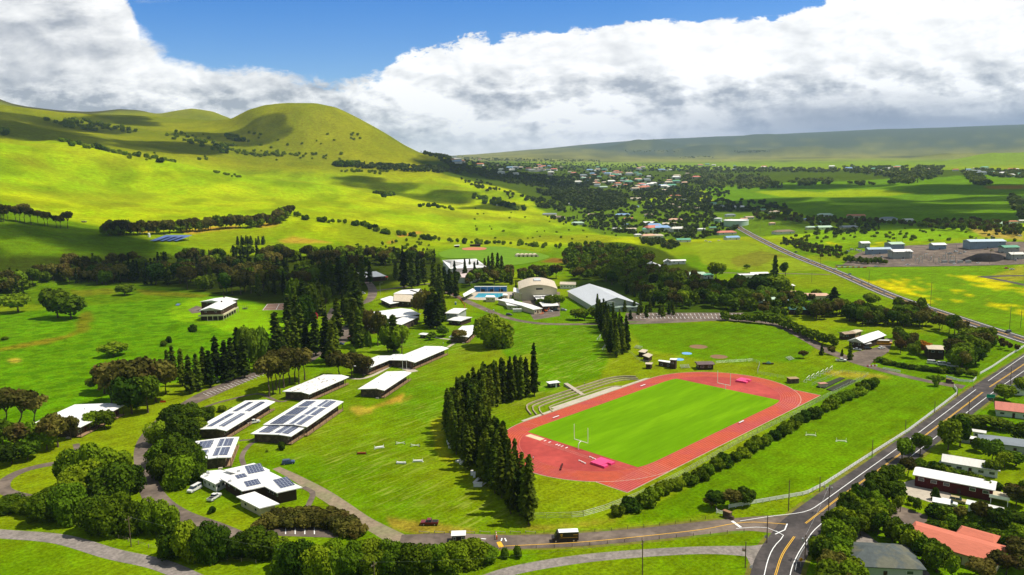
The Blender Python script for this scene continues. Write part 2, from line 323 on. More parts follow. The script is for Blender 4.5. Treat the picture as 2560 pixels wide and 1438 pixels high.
def ground_material():
    m, k, p = mat_new('ground_grass')
    an = k.node('ShaderNodeAttribute', attribute_name='cover'); at = an.outputs['Color']; mow = an.outputs['Alpha']
    pos = k.node('ShaderNodeNewGeometry').outputs['Position']
    f1 = k.noise(pos, .9, 5, .65); f2 = k.noise(pos, .12, 5, .6); f3 = k.noise(pos, .012, 4, .6)
    mp = k.node('ShaderNodeMapping', vector_type='TEXTURE', inp={'Vector': pos, 'Rotation': (0, 0, R(44)), 'Scale': (28, 2, 10)}).outputs[0]
    st = k.noise(mp, 1.0, 4, .6)
    a = k.math('MULTIPLY', k.mapr(f1, .3, .7, .60, 1.45), k.mapr(f2, .3, .7, .74, 1.26))
    a = k.math('MULTIPLY', a, k.mapr(st, .35, .65, .86, 1.14)); a = k.math('MULTIPLY', a, k.mapr(f3, .3, .7, .88, 1.12))
    c = k.node('ShaderNodeMix', data_type='RGBA', blend_type='MULTIPLY'); c.inputs[0].default_value = 1
    k.l.new(at, c.inputs[6]); k.l.new(k.node('ShaderNodeCombineColor', inp={0: a, 1: a, 2: a}).outputs[0], c.inputs[7])
    hp = k.node('ShaderNodeMapping', vector_type='TEXTURE', inp={'Vector': pos, 'Rotation': (0, 0, R(50)), 'Scale': (14, 1.7, 10)}).outputs[0]
    hay = k.math('MULTIPLY', k.mapr(k.noise(hp, 1.0, 5, .62, .4), .50, .66, 0, 1, True), k.mapr(k.noise(pos, .02, 3, .6), .40, .58, .1, 1, True))
    hc = k.mix(k.math('MULTIPLY', k.math('MULTIPLY', hay, k.mapr(mow, .5, 1, 0, 1)), .5), c.outputs[2], (.33, .36, .06))
    tus = k.math('MULTIPLY', k.mapr(mow, 0, .5, 1, .12), k.mapr(k.noise(pos, .10, 4, .62, .6), .49, .57, 0, .60, True))
    c = k.node('ShaderNodeMix', data_type='RGBA', blend_type='MIX'); k.l.new(tus, c.inputs[0]); k.l.new(hc, c.inputs[6])
    dk = k.node('ShaderNodeMix', data_type='RGBA', blend_type='MULTIPLY'); dk.inputs[0].default_value = 1; k.l.new(hc, dk.inputs[6]); dk.inputs[7].default_value = (.45, .55, .5, 1); k.l.new(dk.outputs[2], c.inputs[7])
    hs = k.node('ShaderNodeHueSaturation', inp={'Hue': k.mapr(f2, .3, .7, .488, .512), 'Color': c.outputs[2]})
    k.l.new(hs.outputs[0], p.inputs['Base Color']); p.inputs['Roughness'].default_value = .9; p.inputs['Specular IOR Level'].default_value = .0
    bh = k.math('ADD', k.math('MULTIPLY', f1, .35), k.math('MULTIPLY', k.noise(pos, .35, 4, .6), .8))
    b = k.node('ShaderNodeBump', inp={'Strength': .9, 'Distance': .8, 'Height': bh}); k.l.new(b.outputs[0], p.inputs['Normal'])
    return m
GROUND_MAT = ground_material()
def build_ground():
    na, nr = TX.shape
    co = np.stack([TX, TY, TZ], -1).reshape(-1, 3)
    ia = np.arange(na-1)[:, None]*nr; jr = np.arange(nr-1)[None, :]
    q = (ia+jr); quads = np.stack([q, q+1, q+nr+1, q+nr], -1).reshape(-1, 4)[:, ::-1]
    # (ring 0 is a 1 m hole right below the camera: closed with one fan)
    me = bpy.data.meshes.new('ground'); me.vertices.add(len(co)); me.vertices.foreach_set('co', co.astype(np.float32).ravel())
    me.loops.add(quads.size); me.loops.foreach_set('vertex_index', quads[:, ::1].astype(np.int32).ravel())
    me.polygons.add(len(quads)); me.polygons.foreach_set('loop_start', np.arange(0, quads.size, 4, dtype=np.int32))
    me.polygons.foreach_set('use_smooth', np.ones(len(quads), bool))
    me.update(calc_edges=True)
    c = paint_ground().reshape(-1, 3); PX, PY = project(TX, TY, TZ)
    mow = inpoly(PX, PY, [(520,1000),(860,960),(880,870),(1180,800),(1330,800),(1500,800),(1560,900),(1340,1000),(1120,1080),(1140,1180),(1330,1320),(960,1320),(760,1180),(600,1090)]) & (TY > 50)
    rough = inpoly(PX, PY, [(-900,1700),(-900,700),(300,690),(560,700),(460,760),(560,830),(720,830),(640,900),(560,960),(420,960),(200,1040),(60,1100),(-100,1200)]) & (TY > 50)
    c4 = np.concatenate([c, np.where(mow, 1.0, np.where(rough, 0.0, .5)).reshape(-1, 1)], 1)
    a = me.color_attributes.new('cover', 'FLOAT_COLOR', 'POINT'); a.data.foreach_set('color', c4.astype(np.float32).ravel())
    me.materials.append(GROUND_MAT)
    o = bpy.data.objects.new('ground', me); COL.objects.link(o); o['kind'] = 'structure'
build_ground()

# ------------------------------------------------------------------ materials
MATS = {}
def mat(name, col, rough=.7, spec=.3, var=.12, scale=1.5, metal=0.0, col2=None, bump=0.0, stretch=None, rnd=0.0, emit=None, c2amt=(.45, .62)):
    if name in MATS: return MATS[name]
    m, k, p = mat_new(name)
    pos = k.node('ShaderNodeTexCoord').outputs['Object']
    if stretch: pos = k.node('ShaderNodeMapping', inp={'Vector': pos, 'Scale': stretch}).outputs[0]
    n = k.noise(pos, scale, 5, .62); n2 = k.noise(pos, scale*.17, 3, .6)
    v = k.math('ADD', k.mapr(n, .3, .7, 1-var, 1+var), k.mapr(n2, .3, .7, -var*.7, var*.7))
    c = col+(1,)
    if col2: c = k.mix(k.mapr(n2, c2amt[0], c2amt[1], 0, 1, True), col, col2)
    if rnd: v = k.math('ADD', v, k.mapr(k.node('ShaderNodeObjectInfo').outputs['Random'], 0, 1, -rnd, rnd))
    h = k.node('ShaderNodeHueSaturation', inp={'Value': v, 'Color': c})
    k.l.new(h.outputs[0], p.inputs['Base Color'])
    p.inputs['Roughness'].default_value = rough; p.inputs['Specular IOR Level'].default_value = spec; p.inputs['Metallic'].default_value = metal
    if bump: k.l.new(k.node('ShaderNodeBump', inp={'Strength': bump, 'Distance': .1, 'Height': n}).outputs[0], p.inputs['Normal'])
    MATS[name] = m; return m
ASPH = mat('asphalt', (.060, .052, .050), .9, .2, .22, .7, col2=(.085, .072, .068), rnd=0)
ASPH2 = mat('old_asphalt', (.135, .105, .085), .95, .1, .22, .5, col2=(.18, .14, .11))
GRAVEL = mat('gravel', (.26, .225, .20), .95, .1, .30, .9, col2=(.17, .15, .13))
DIRTR = mat('dirt_track_surface', (.27, .21, .14), .95, .1, .25, .6, col2=(.20, .18, .10))
CONC = mat('concrete', (.46, .40, .32), .9, .2, .15, .8)
WHITEP = mat('white_paint', (.84, .84, .82), .6, .3, .06, 2)
YELP = mat('yellow_paint', (.75, .42, .03), .6, .3, .1, 1)
TRACKRED = mat('running_surface', (.46, .066, .024), .85, .2, .13, .35, col2=(.38, .050, .042))
TRACKD = mat('field_event_surface', (.37, .050, .042), .85, .2, .16, .3, col2=(.42, .062, .05))
LINEP = mat('lane_line_paint', (.56, .22, .18), .8, .2, .05, 2)
TURF = mat('infield_turf', (.120, .265, .003), .9, .0, .11, .25, col2=(.145, .30, .004), stretch=(.3, 2.2, 1))
SAND = mat('sand', (.62, .50, .32), .95, .1, .1, 1)
ROOFW = mat('white_roof', (.80, .79, .77), .5, .35, .09, 1.0, col2=(.70, .67, .62), rnd=.03, stretch=(.22, 2.4, 1), c2amt=(.5, .7))
ROOFG = mat('grey_metal_roof', (.52, .54, .56), .4, .4, .07, .4, stretch=(3, .4, 1))
ROOFTAN = mat('tan_metal_roof', (.56, .47, .34), .5, .3, .08, .3, stretch=(3, .4, 1))
STONE = mat('dark_stone_wall', (.075, .055, .040), .9, .2, .4, 2.5, col2=(.12, .085, .06))
BROWNW = mat('dark_brown_wood', (.055, .032, .020), .8, .2, .25, 3)
WOODD = mat('timber_deck', (.30, .19, .11), .8, .2, .2, 2, stretch=(.3, 4, 1))
CREAM = mat('cream_wall', (.58, .51, .35), .8, .2, .08, 1)
WHITEW = mat('white_wall', (.68, .69, .66), .7, .3, .06, 1)
GREYW = mat('grey_wall', (.36, .38, .36), .7, .3, .08, 1)
GLASS = mat('window_glass', (.03, .045, .06), .12, .7, .1, 1)
PANEL = None
DARK = mat('dark_rubber', (.02, .02, .02), .8, .3, .1, 3)
METAL = mat('galvanised_metal', (.45, .46, .47), .45, .5, .08, 3, metal=.4)
POLEW = mat('weathered_pole_wood', (.12, .085, .06), .9, .1, .25, 3)
REDW = mat('red_wall', (.075, .010, .009), .8, .2, .15, 1)
REDROOF = mat('red_shingle_roof', (.54, .16, .10), .85, .2, .12, 1.2, stretch=(.5, 3, 1))
BARK = mat('tree_bark', (.11, .080, .058), .95, .1, .3, 4)
WATER = mat('pool_water', (.07, .46, .55), .12, .6, .08, .5)
BLUEW = mat('blue_wall', (.03, .19, .50), .7, .3, .1, 1)
PINK = mat('pink_vinyl', (.72, .05, .19), .5, .4, .1, 1)
SLATE = mat('slate_blue_roof', (.085, .10, .10), .8, .2, .15, 1.2, col2=(.12, .12, .09))
def solar_mat():
    m, k, p = mat_new('solar_cells')
    uv = k.node('ShaderNodeTexCoord').outputs['Object']; x, y, z = k.sep(uv)
    def g(c, s, w):
        f = k.math('FRACT', k.math('DIVIDE', c, s)); return k.math('LESS_THAN', f, w)
    gr = k.math('MAXIMUM', g(x, 1.05, .07), g(y, 1.65, .05))
    c = k.mix(gr, (.018, .030, .085), (.50, .52, .56)); k.l.new(c, p.inputs['Base Color'])
    p.inputs['Roughness'].default_value = .22; p.inputs['Specular IOR Level'].default_value = .6; return m
PANEL = solar_mat()
def leaf_mat(name, c1, c2, dead=None):
    m, k, p = mat_new(name)
    pos = k.node('ShaderNodeNewGeometry').outputs['Position']; r = k.node('ShaderNodeObjectInfo').outputs['Random']
    n = k.math('ADD', k.math('MULTIPLY', k.noise(pos, .55, 4, .65), .55), k.math('MULTIPLY', k.noise(pos, 2.2, 3, .7), .45)); n2 = k.noise(pos, .09, 3, .6)
    c = k.mix(k.mapr(k.math('ADD', k.math('MULTIPLY', n, .7), k.math('MULTIPLY', r, .3)), .3, .68, 0, 1, True), c1, c2)
    if dead: c = k.mix(k.mapr(n2, .55, .7, 0, .8, True), c, dead)
    v = k.math('MULTIPLY', k.mapr(r, 0, 1, .78, 1.22), k.mapr(k.math('FRACT', k.math('MULTIPLY', r, 17.3)), 0, 1, .88, 1.12))
    h = k.node('ShaderNodeHueSaturation', inp={'Hue': k.mapr(k.math('FRACT', k.math('MULTIPLY', r, 7.7)), 0, 1, .485, .515), 'Value': v, 'Color': c})
    k.l.new(h.outputs[0], p.inputs['Base Color']); p.inputs['Roughness'].default_value = .8; p.inputs['Specular IOR Level'].default_value = .03
    tr = k.node('ShaderNodeBsdfTranslucent'); k.l.new(h.outputs[0], tr.inputs[0])
    mx = k.node('ShaderNodeMixShader', inp={0: .22}); k.l.new(p.outputs[0], mx.inputs[1]); k.l.new(tr.outputs[0], mx.inputs[2])
    o = [q for q in k.n if q.type == 'OUTPUT_MATERIAL'][0]; k.l.new(mx.outputs[0], o.inputs[0])
    MATS[name] = m; return m
LF_PINE = leaf_mat('pine_foliage', (.017, .038, .004), (.095, .130, .007))
LF_DARK = leaf_mat('dark_foliage', (.028, .066, .004), (.145, .215, .006))
LF_MID = leaf_mat('green_foliage', (.042, .095, .005), (.110, .180, .010))
LF_OLIVE = leaf_mat('olive_foliage', (.055, .058, .010), (.135, .120, .020), (.11, .068, .02))
LF_LIGHT = leaf_mat('light_foliage', (.10, .19, .012), (.20, .30, .02))
LF_RED = leaf_mat('red_blossom', (.50, .015, .04), (.65, .03, .08))
LF_ORANGE = leaf_mat('orange_foliage', (.45, .13, .01), (.30, .17, .02))
LF_GREY = leaf_mat('grey_twigs', (.14, .11, .085), (.21, .17, .12))

# ------------------------------------------------------------------ mesh helpers
class MB:
    def __init__(s): s.v = []; s.f = []
    def add(s, vs, fs):
        b = len(s.v); s.v.extend([tuple(map(float, q)) for q in vs]); s.f.extend([tuple(b+i for i in f) for f in fs]); return s
    def box(s, x0, x1, y0, y1, z0, z1, rot=0, c=(0, 0)):
        vs = [(x, y, z) for z in (z0, z1) for x, y in ((x0, y0), (x1, y0), (x1, y1), (x0, y1))]
        if rot or c != (0, 0):
            ca, sa = math.cos(rot), math.sin(rot); vs = [(c[0]+x*ca-y*sa, c[1]+x*sa+y*ca, z) for x, y, z in vs]
        return s.add(vs, [(3, 2, 1, 0), (4, 5, 6, 7), (0, 1, 5, 4), (1, 2, 6, 5), (2, 3, 7, 6), (3, 0, 4, 7)])
    def prism_x(s, prof, x0, x1):       # prof: closed (y,z) loop, ccw seen from +x
        n = len(prof)
        vs = [(x0, y, z) for y, z in prof]+[(x1, y, z) for y, z in prof]
        fs = [tuple(reversed(range(n))), tuple(range(n, 2*n))]+[(i, (i+1) % n, n+(i+1) % n, n+i) for i in range(n)]
        return s.add(vs, fs)
    def slab(s, pts, z0, z1):           # polygon extruded upward
        n = len(pts); vs = [(p[0], p[1], z0) for p in pts]+[(p[0], p[1], z1) for p in pts]
        return s.add(vs, [tuple(reversed(range(n))), tuple(range(n, 2*n))]+[(i, (i+1) % n, n+(i+1) % n, n+i) for i in range(n)])
    def tube(s, p0, p1, r0, r1=None, n=6):
        r1 = r0 if r1 is None else r1; p0 = Vector(p0); p1 = Vector(p1); d = (p1-p0)
        if d.length < 1e-6: return s
        q = d.to_track_quat('Z', 'Y'); vs = []
        for p, r in ((p0, r0), (p1, r1)):
            for i in range(n):
                a = 2*math.pi*i/n; vs.append(p+q@Vector((r*math.cos(a), r*math.sin(a), 0)))
        return s.add(vs, [tuple(reversed(range(n))), tuple(range(n, 2*n))]+[(i, (i+1) % n, n+(i+1) % n, n+i) for i in range(n)])
    def build(s, name, m, parent=None, smooth=False):
        me = bpy.data.meshes.new(name); me.from_pydata(s.v, [], s.f)
        me.materials.append(m)
        if smooth: me.polygons.foreach_set('use_smooth', [True]*len(me.polygons))
        me.update(); o = bpy.data.objects.new(name, me); COL.objects.link(o)
        if parent: o.parent = parent
        return o
def tag(o, label=None, cat=None, group=None, kind=None):
    if label: o['label'] = label
    if cat: o['category'] = cat
    if group: o['group'] = group
    if kind: o['kind'] = kind
    return o
def thing(name, label, cat, loc, rz=0, group=None):
    o = bpy.data.objects.new(name, None); COL.objects.link(o); o.empty_display_size = .5
    o.location = tuple(map(float, loc)); o.rotation_euler = (0, 0, rz); return tag(o, label, cat, group)
def clone(o, loc, rz=None, sc=None, label=None, group=None, parent=None):
    c = o.copy(); COL.objects.link(c)
    if parent: c.parent = parent
    else:
        c.location = tuple(map(float, loc))
        if rz is not None: c.rotation_euler = (0, 0, rz)
        if sc is not None: c.scale = sc if hasattr(sc, '__len__') else (sc, sc, sc)
        if label: c['label'] = label
        if group: c['group'] = group
    for ch in KIDS.get(o.name, ()):  clone(ch, None, parent=c)
    return c
KIDS = {}
def remember(root):
    KIDS[root.name] = [c for c in root.children]
    for c in KIDS[root.name]: remember(c)
    return root

# ------------------------------------------------------------------ flat things lying on the land
def lift(d): return 0.03 if d < 700 else 0.03+(d-700)*.0006
def sheet(name, pts, m, z=0.03, px=True, flat=True, step=None):
    """polygon sheet on the (flat) near land; pts in photo coordinates or metres"""
    P = [at_z(*p)[:2] if px else p for p in pts]
    mb = MB(); n = len(P); mb.add([(p[0], p[1], z) for p in P], [tuple(range(n))])
    o = mb.build(name, m); me = o.data
    if me.polygons and me.polygons[0].normal.z < 0: me.flip_normals()
    bm = bmesh.new(); bm.from_mesh(me); bmesh.ops.triangulate(bm, faces=bm.faces[:]); bm.to_mesh(me); bm.free()
    return o
def smooth_path(P, n=10):
    P = [np.array(p, float) for p in P]; Q = [2*P[0]-P[1]]+P+[2*P[-1]-P[-2]]; out = []
    for i in range(1, len(Q)-2):
        for t in np.linspace(0, 1, n, endpoint=False):
            a, b, c, d = Q[i-1:i+3]
            out.append(.5*((2*b)+(c-a)*t+(2*a-5*b+4*c-d)*t*t+(3*b-a-3*c+d)*t**3))
    out.append(P[-1]); return out
def ribbon(name, pts, w, m, z=0.03, px=True, n=10, off=0.0, dash=None, mb=None, smooth=True, kind='structure'):
    P = [G(*p)[:2] if px else p for p in pts]
    ws = w if hasattr(w, '__len__') else [w]*len(P)
    PW = [np.array([p[0], p[1], q]) for p, q in zip(P, ws)]
    S = smooth_path(PW, n) if smooth else PW
    S = np.array(S); own = mb is None
    if own: mb = MB()
    seg = np.hypot(*np.diff(S[:, :2], axis=0).T); L = np.concatenate([[0], np.cumsum(seg)])
    if dash:
        on, gap = dash; rs = []; s = 0
        while s < L[-1]: rs.append((s, min(s+on, L[-1]))); s += on+gap
    else: rs = [(0, L[-1])]
    for s0, s1 in rs:
        k = max(2, int((s1-s0)/3)+1); ss = np.linspace(s0, s1, k)
        x = np.interp(ss, L, S[:, 0]); y = np.interp(ss, L, S[:, 1]); ww = np.interp(ss, L, S[:, 2])
        dx = np.gradient(x); dy = np.gradient(y); q = np.hypot(dx, dy)+1e-9; nx, ny = -dy/q, dx/q
        x = x+nx*off; y = y+ny*off
        vs = []
        for i in range(k):
            for sgn in (1, -1):
                X = x[i]+nx[i]*ww[i]/2*sgn; Y = y[i]+ny[i]*ww[i]/2*sgn; d = math.hypot(X, Y)
                vs.append((X, Y, float(height(X, Y))+z+(lift(d)-.03)))
        mb.add(vs, [(2*i, 2*i+1, 2*i+3, 2*i+2) for i in range(k-1)])
    if own: return tag(mb.build(name, m), kind=kind)
    return S

# highway in front, with its markings
HW = [(1922,1560),(1938,1438),(1956,1387),(1985,1343),(2014,1309),(2098,1244),(2194,1177),(2301,1098),(2456,981),(2560,911),(2700,815),(2850,720)]
VERGE = mat('dry_verge', (.17, .16, .03), .95, .0, .3, .5, col2=(.10, .17, .01))
ribbon('road_verge', HW, 15.2, VERGE, .022); ribbon('road_verge', [(1050,1352),(1250,1355),(1450,1349),(1600,1337),(1750,1321),(1850,1311)], 10.6, VERGE, .018)
ribbon('highway', HW, 12.6, ASPH, .05)
HW2 = [(1820,548),(1865,580),(1960,628),(2090,680),(2230,740),(2400,798),(2560,850),(2720,900)]
ribbon('highway', HW2, [13,13,13.5,14,14,14,14,14], ASPH, .05)
mb = MB()
ribbon('', HW, .24, None, .085, off=-3.7, mb=mb); ribbon('', [(1908,1450),(1920,1400),(1935,1368),(1955,1346),(1958,1338),(1940,1328)], .24, None, .085, mb=mb); ribbon('', [(1850,1303),(1930,1291),(2015,1279),(2060,1253)], .24, None, .085, mb=mb)
ribbon('', [(2060,1253),(2150,1188),(2290,1087),(2440,974)], .24, None, .085, mb=mb); ribbon('', [(2470,953),(2560,890),(2700,795)], .24, None, .085, mb=mb); ribbon('', [(1840,1322),(1905,1318),(1925,1323),(1942,1330)], .2, None, .085, mb=mb)
for o in (5.2, -5.2): ribbon('', HW2, .5, None, .085, off=o, mb=mb)
tag(mb.build('road_edge_line', WHITEP), kind='structure')
mb = MB(); 
for o in (.2, -.2):
    for sg in ([(1938,1440),(1956,1387),(1986,1342)], [(2014,1309),(2098,1244)], [(2098,1244),(2194,1177),(2301,1098),(2457,981)], [(2474,968),(2560,911),(2700,815)]): ribbon('', sg, .2, None, .085, off=o, mb=mb)
for o in (.3, -.3): ribbon('', HW2, .3, None, .085, off=o, mb=mb, dash=(24, 5))
tag(mb.build('road_centre_line', YELP), kind='structure')
# school entrance road
ER = [(1000,1352),(1120,1350),(1250,1355),(1330,1354),(1450,1349),(1600,1337),(1750,1321),(1850,1311),(1940,1312),(1985,1318)]
ribbon('entrance_road', ER, [7.5,8.5,8.5,8.5,8.2,8,8,8.4,13,17], ASPH2, .035)
mb = MB(); ribbon('', [(1262,1366),(1450,1356),(1600,1342),(1750,1325),(1820,1312),(1870,1306),(1910,1307),(1965,1311)], .26, None, .085, mb=mb); tag(mb.build('entrance_centre_line', YELP), kind='structure')
mb = MB()
for a, b, w in (((1830,1303),(1852,1319),.9), ((1938,1336),(1962,1325),.35), ((1962,1325),(1968,1310),.35)):
    ribbon('', [a, b], w, None, .065, mb=mb, smooth=False)
for tri in ([(1255,1346),(1253,1353)], [(1262,1346),(1266,1354)], [(1203,1347),(1215,1348)]): ribbon('', tri, .4, None, .065, mb=mb, smooth=False)
tag(mb.build('stop_line', WHITEP), kind='structure')
sheet('speed_hump', [(1241,1356),(1252,1354),(1260,1367),(1248,1370)], YELP, .065)['kind'] = 'structure'
# gravel lane along the bottom
ribbon('gravel_lane', [(-120,1325),(0,1335),(150,1348),(280,1385),(400,1412),(500,1455)], [5.5]*6, GRAVEL, .035)
ribbon('gravel_lane', [(1180,1460),(1290,1425),(1450,1398),(1600,1384),(1750,1376),(1860,1378),(1935,1385)], [4.6,4.6,4.6,4.4,4.4,6,9], GRAVEL, .035)
sheet('gravel_apron', [(1855,1368),(1905,1362),(1945,1345),(1958,1352),(1940,1390),(1925,1440),(1890,1440),(1870,1400)], GRAVEL, .042)['kind'] = 'structure'
# campus roads and paths
ribbon('campus_road', [(690,1170),(740,1195),(800,1230),(850,1262),(905,1300),(960,1330),(1000,1352)], [3,4,5.5,5.5,5.5,6,7], DIRTR, .03)
ribbon('campus_road', [(700,918),(650,932),(590,955),(520,985),(470,1010),(420,1040),(378,1080),(358,1120),(362,1170),(372,1215),(400,1260),(450,1295),(520,1320),(600,1350)], [6,8,11,11,8,6.5,6.5,6.5,7,7,8,9,9,8], ASPH2, .035)
ribbon('campus_road', [(205,1152),(130,1160),(60,1176),(15,1200),(10,1225),(50,1240),(110,1250)], 4.6, ASPH2, .04)
ribbon('campus_road', [(190,1110),(196,1130),(205,1150)], 2.5, ASPH2, .045)
ribbon('campus_road', [(1085,722),(1130,736),(1200,768),(1270,795),(1340,808),(1420,811),(1500,810),(1600,808),(1700,804),(1800,800),(1900,805),(1960,820),(2020,850),(2060,873),(2110,893),(2160,912),(2240,935),(2330,955),(2410,968)], [7,7,7,6,6,6,6,6.5,7,6.5,7,7,7.5,8,8,6,5.5,5.5,8], ASPH2, .045)
ribbon('campus_road', [(905,690),(930,720),(925,748),(890,765),(850,790),(820,800),(835,770)], [5,8,8,6,5,5,5], ASPH2, .04)
ribbon('campus_road', [(1120,705),(1050,712),(980,722),(930,728)], 6, ASPH2, .05)
sheet('car_park', [(845,815),(885,822),(880,850),(830,868),(780,905),(760,900),(800,870),(830,850)], ASPH2, .055)['kind'] = 'structure'
sheet('car_park', [(1565,782),(1860,782),(1830,800),(1700,806),(1560,804)], ASPH2, .04)['kind'] = 'structure'
sheet('car_park', [(2105,893),(2140,880),(2195,868),(2215,845),(2232,850),(2222,880),(2190,900),(2175,912),(2150,908)], ASPH2, .06)['kind'] = 'structure'
sheet('car_park', [(690,1318),(700,1310),(850,1318),(845,1345),(700,1340),(640,1325)], ASPH2, .045)['kind'] = 'structure'
sheet('service_court', [(1335,800),(1300,745),(1270,735),(1400,730),(1400,790)], ASPH2, .035)['kind'] = 'structure'
sheet('driveway', [(2248,1210),(2300,1195),(2385,1240),(2345,1262),(2250,1232)], CONC, .04)['kind'] = 'structure'
sheet('driveway', [(2190,1262),(2240,1262),(2320,1290),(2310,1330),(2280,1340),(2210,1300)], ASPH2, .04)['kind'] = 'structure'
sheet('driveway', [(2120,1335),(2155,1325),(2250,1400),(2320,1430),(2340,1460),(2240,1460),(2140,1380)], GRAVEL, .05)['kind'] = 'structure'
ribbon('side_road', [(2090,664),(2300,662),(2560,650),(2700,640)], 9, ASPH, .07)
ribbon('side_road', [(2450,693),(2520,690),(2600,690)], 8, ASPH, .05); ribbon('side_road', [(2460,693),(2530,706),(2600,722)], 7, ASPH, .04)
ribbon('side_road', [(1700,680),(1850,683),(2000,685),(2080,687)], 4, ASPH2, .03)
mb = MB()
for p in ([(495,1168),(505,1150)],): pass
ribbon('', [(610,1165),(605,1140),(625,1112),(655,1097)], 2.0, None, .052, mb=mb); ribbon('', [(598,1102),(655,1097)], 1.4, None, .056, mb=mb)
ribbon('', [(757,1218),(782,1232),(775,1255),(762,1280)], 2.0, None, .052, mb=mb); ribbon('', [(512,1018),(560,1003),(640,985),(668,992),(700,1005),(720,1000)], 2.0, None, .052, mb=mb)
ribbon('', [(1128,697+220),(1140,868)], 1.2, None, .036, mb=mb) if False else None
tag(mb.build('footpath', ASPH2), kind='structure')
mb = MB()
ribbon('', [(873,946),(905,947),(940,935),(985,910)], 2.4, None, .035, mb=mb)
ribbon('', [(985,912),(1010,918),(1035,930)], 5.5, None, .03, mb=mb)
ribbon('', [(1120,868),(1140,852),(1100,846),(1075,840)], 2.2, None, .037, mb=mb)
tag(mb.build('concrete_path', CONC), kind='structure')
# parking bay markings
mb = MB()
for i in range(17):
    a = (480+i*9.0, 1006-i*4.55); b = (a[0]+13, a[1]-13+i*.15)
    a = (508+i*8.6, 984-i*3.1); b = (a[0]+14, a[1]+6)
    ribbon('', [a, b], .16, None, .05, mb=mb, smooth=False)
for x in (714, 738, 762, 786): ribbon('', [(x, 1316), (x, 1336)], .3, None, .07, mb=mb, smooth=False)
for r in ((1590, 784, 1850, 786), (1590, 792, 1840, 794)):
    for i in range(26): 
        x = r[0]+(r[2]-r[0])*i/25; ribbon('', [(x, r[1]), (x+3, r[1]+5)], .25, None, .07, mb=mb, smooth=False)
tag(mb.build('parking_bay_line', WHITEP), kind='structure')

# ------------------------------------------------------------------ running track
TH = .772; TE = np.array([math.cos(TH), math.sin(TH)]); TN = np.array([TE[1], -TE[0]]); TC = np.array([65.6, 327.2])
def T(a, b): p = TC+TE*a+TN*b; return (float(p[0]), float(p[1]))
HS = 47.0
def oval(r, n=40):
    out = []
    for i in range(n+1): t = -math.pi/2+math.pi*i/n; out.append(T(HS+r*math.cos(t), r*math.sin(t)))
    for i in range(n+1): t = math.pi/2+math.pi*i/n; out.append(T(-HS+r*math.cos(t), r*math.sin(t)))
    return out
def ring(name, r0, r1, m, z, kind='structure', mb=None):
    a, b = oval(r0), oval(r1); n = len(a); own = mb is None; mb = mb or MB()
    mb.add([(p[0], p[1], z) for p in a]+[(p[0], p[1], z) for p in b], [(i, (i+1) % n, n+(i+1) % n, n+i)[::-1] for i in range(n)])
    if own: return tag(mb.build(name, m), kind=kind)
TB = 0.0
def arc_pts(sgn, r, b0, b1, n=14):
    return [T(sgn*(HS+math.sqrt(max(0, r*r-b*b))), b) for b in np.linspace(b0, b1, n)]
track = MB()
n_ = len(oval(39.2))
track.add([(p[0], p[1], .05) for p in oval(39.2)], [tuple(range(n_))])
o = track.build('running_track', TRACKRED); bm = bmesh.new(); bm.from_mesh(o.data); bmesh.ops.triangulate(bm, faces=bm.faces[:]); bm.to_mesh(o.data); bm.free(); tag(o, kind='structure')
if o.data.polygons[0].normal.z < 0: o.data.flip_normals()
for sgn in (-1, 1):
    p = [T(sgn*HS, 39.3), T(sgn*76.4, 39.3)]+[T(sgn*77, 25.6)]+[T(sgn*(HS+28.6*0.7), 20)]
    sheet('running_track_chute', p, TRACKRED, .042, px=False)['kind'] = 'structure'
    d = [T(sgn*55.5, -30)]+arc_pts(sgn, 30.0, -28.8, 28.8, 24)+[T(sgn*55.5, 28.8)]
    sheet('field_event_area', d[1:], TRACKD, .075, px=False)['kind'] = 'structure'
def infield():
    P = arc_pts(1, 30.0, -30, -28.7, 5)
    P = [T(-HS, -30), T(HS, -30)]+arc_pts(1, 30, -29.6, -28.6, 4)+arc_pts(1, 30, 28.6, 29.6, 4)+[T(HS, 30), T(-HS, 30)]+arc_pts(-1, 30, 29.6, 28.6, 4)+arc_pts(-1, 30, -28.6, -29.6, 4)
    return P
INF = MB(); ip = infield(); 
o = sheet('infield', [((p[0]-TC[0])*TE[0]+(p[1]-TC[1])*TE[1], (p[0]-TC[0])*TN[0]+(p[1]-TC[1])*TN[1]) for p in ip], TURF, 0, px=False)
o.data.transform(Matrix(((1, 0, 0, 0), (0, -1, 0, 0), (0, 0, 1, 0), (0, 0, 0, 1)))); o.data.flip_normals()
o.location = (TC[0], TC[1], .10); o.rotation_euler = (0, 0, TH); o['kind'] = 'structure'
mb = MB()
for i in range(9): r = 30.25+i*1.1; ring('', r-.055, r+.055, None, .10, mb=mb)
def seg(a0, b0, a1, b1, w=.14, z=.104):
    p, q = np.array(T(a0, b0)), np.array(T(a1, b1)); d = (q-p)/np.linalg.norm(q-p); n = np.array([-d[1], d[0]])*w/2
    mb.add([(*(p+n), z), (*(p-n), z), (*(q-n), z), (*(q+n), z)], [(0, 1, 2, 3)])
for i in range(9):
    b = 30.3+i*1.1
    for sgn in (-1, 1): seg(sgn*HS, b, sgn*(76), b, .12, .098)
for a in (-76, 76, -58, 46.5): seg(a, 30.4, a, 39)
seg(-47, -30.4, -47, -39); 
for b in (-6, -4.8): seg(-60.5, b-8, -60.5, 21, .12) if b == -6 else seg(-61.8, -14, -61.8, 21, .12)
seg(-60, -16, -60, 28, .10); seg(-61.3, -16, -61.3, 24, .10)
seg(60, -16, 60, 16, .1)
tag(mb.build('lane_lines', LINEP), kind='structure')
mb = MB(); ring('', 39.2, 39.42, None, .055, mb=mb)
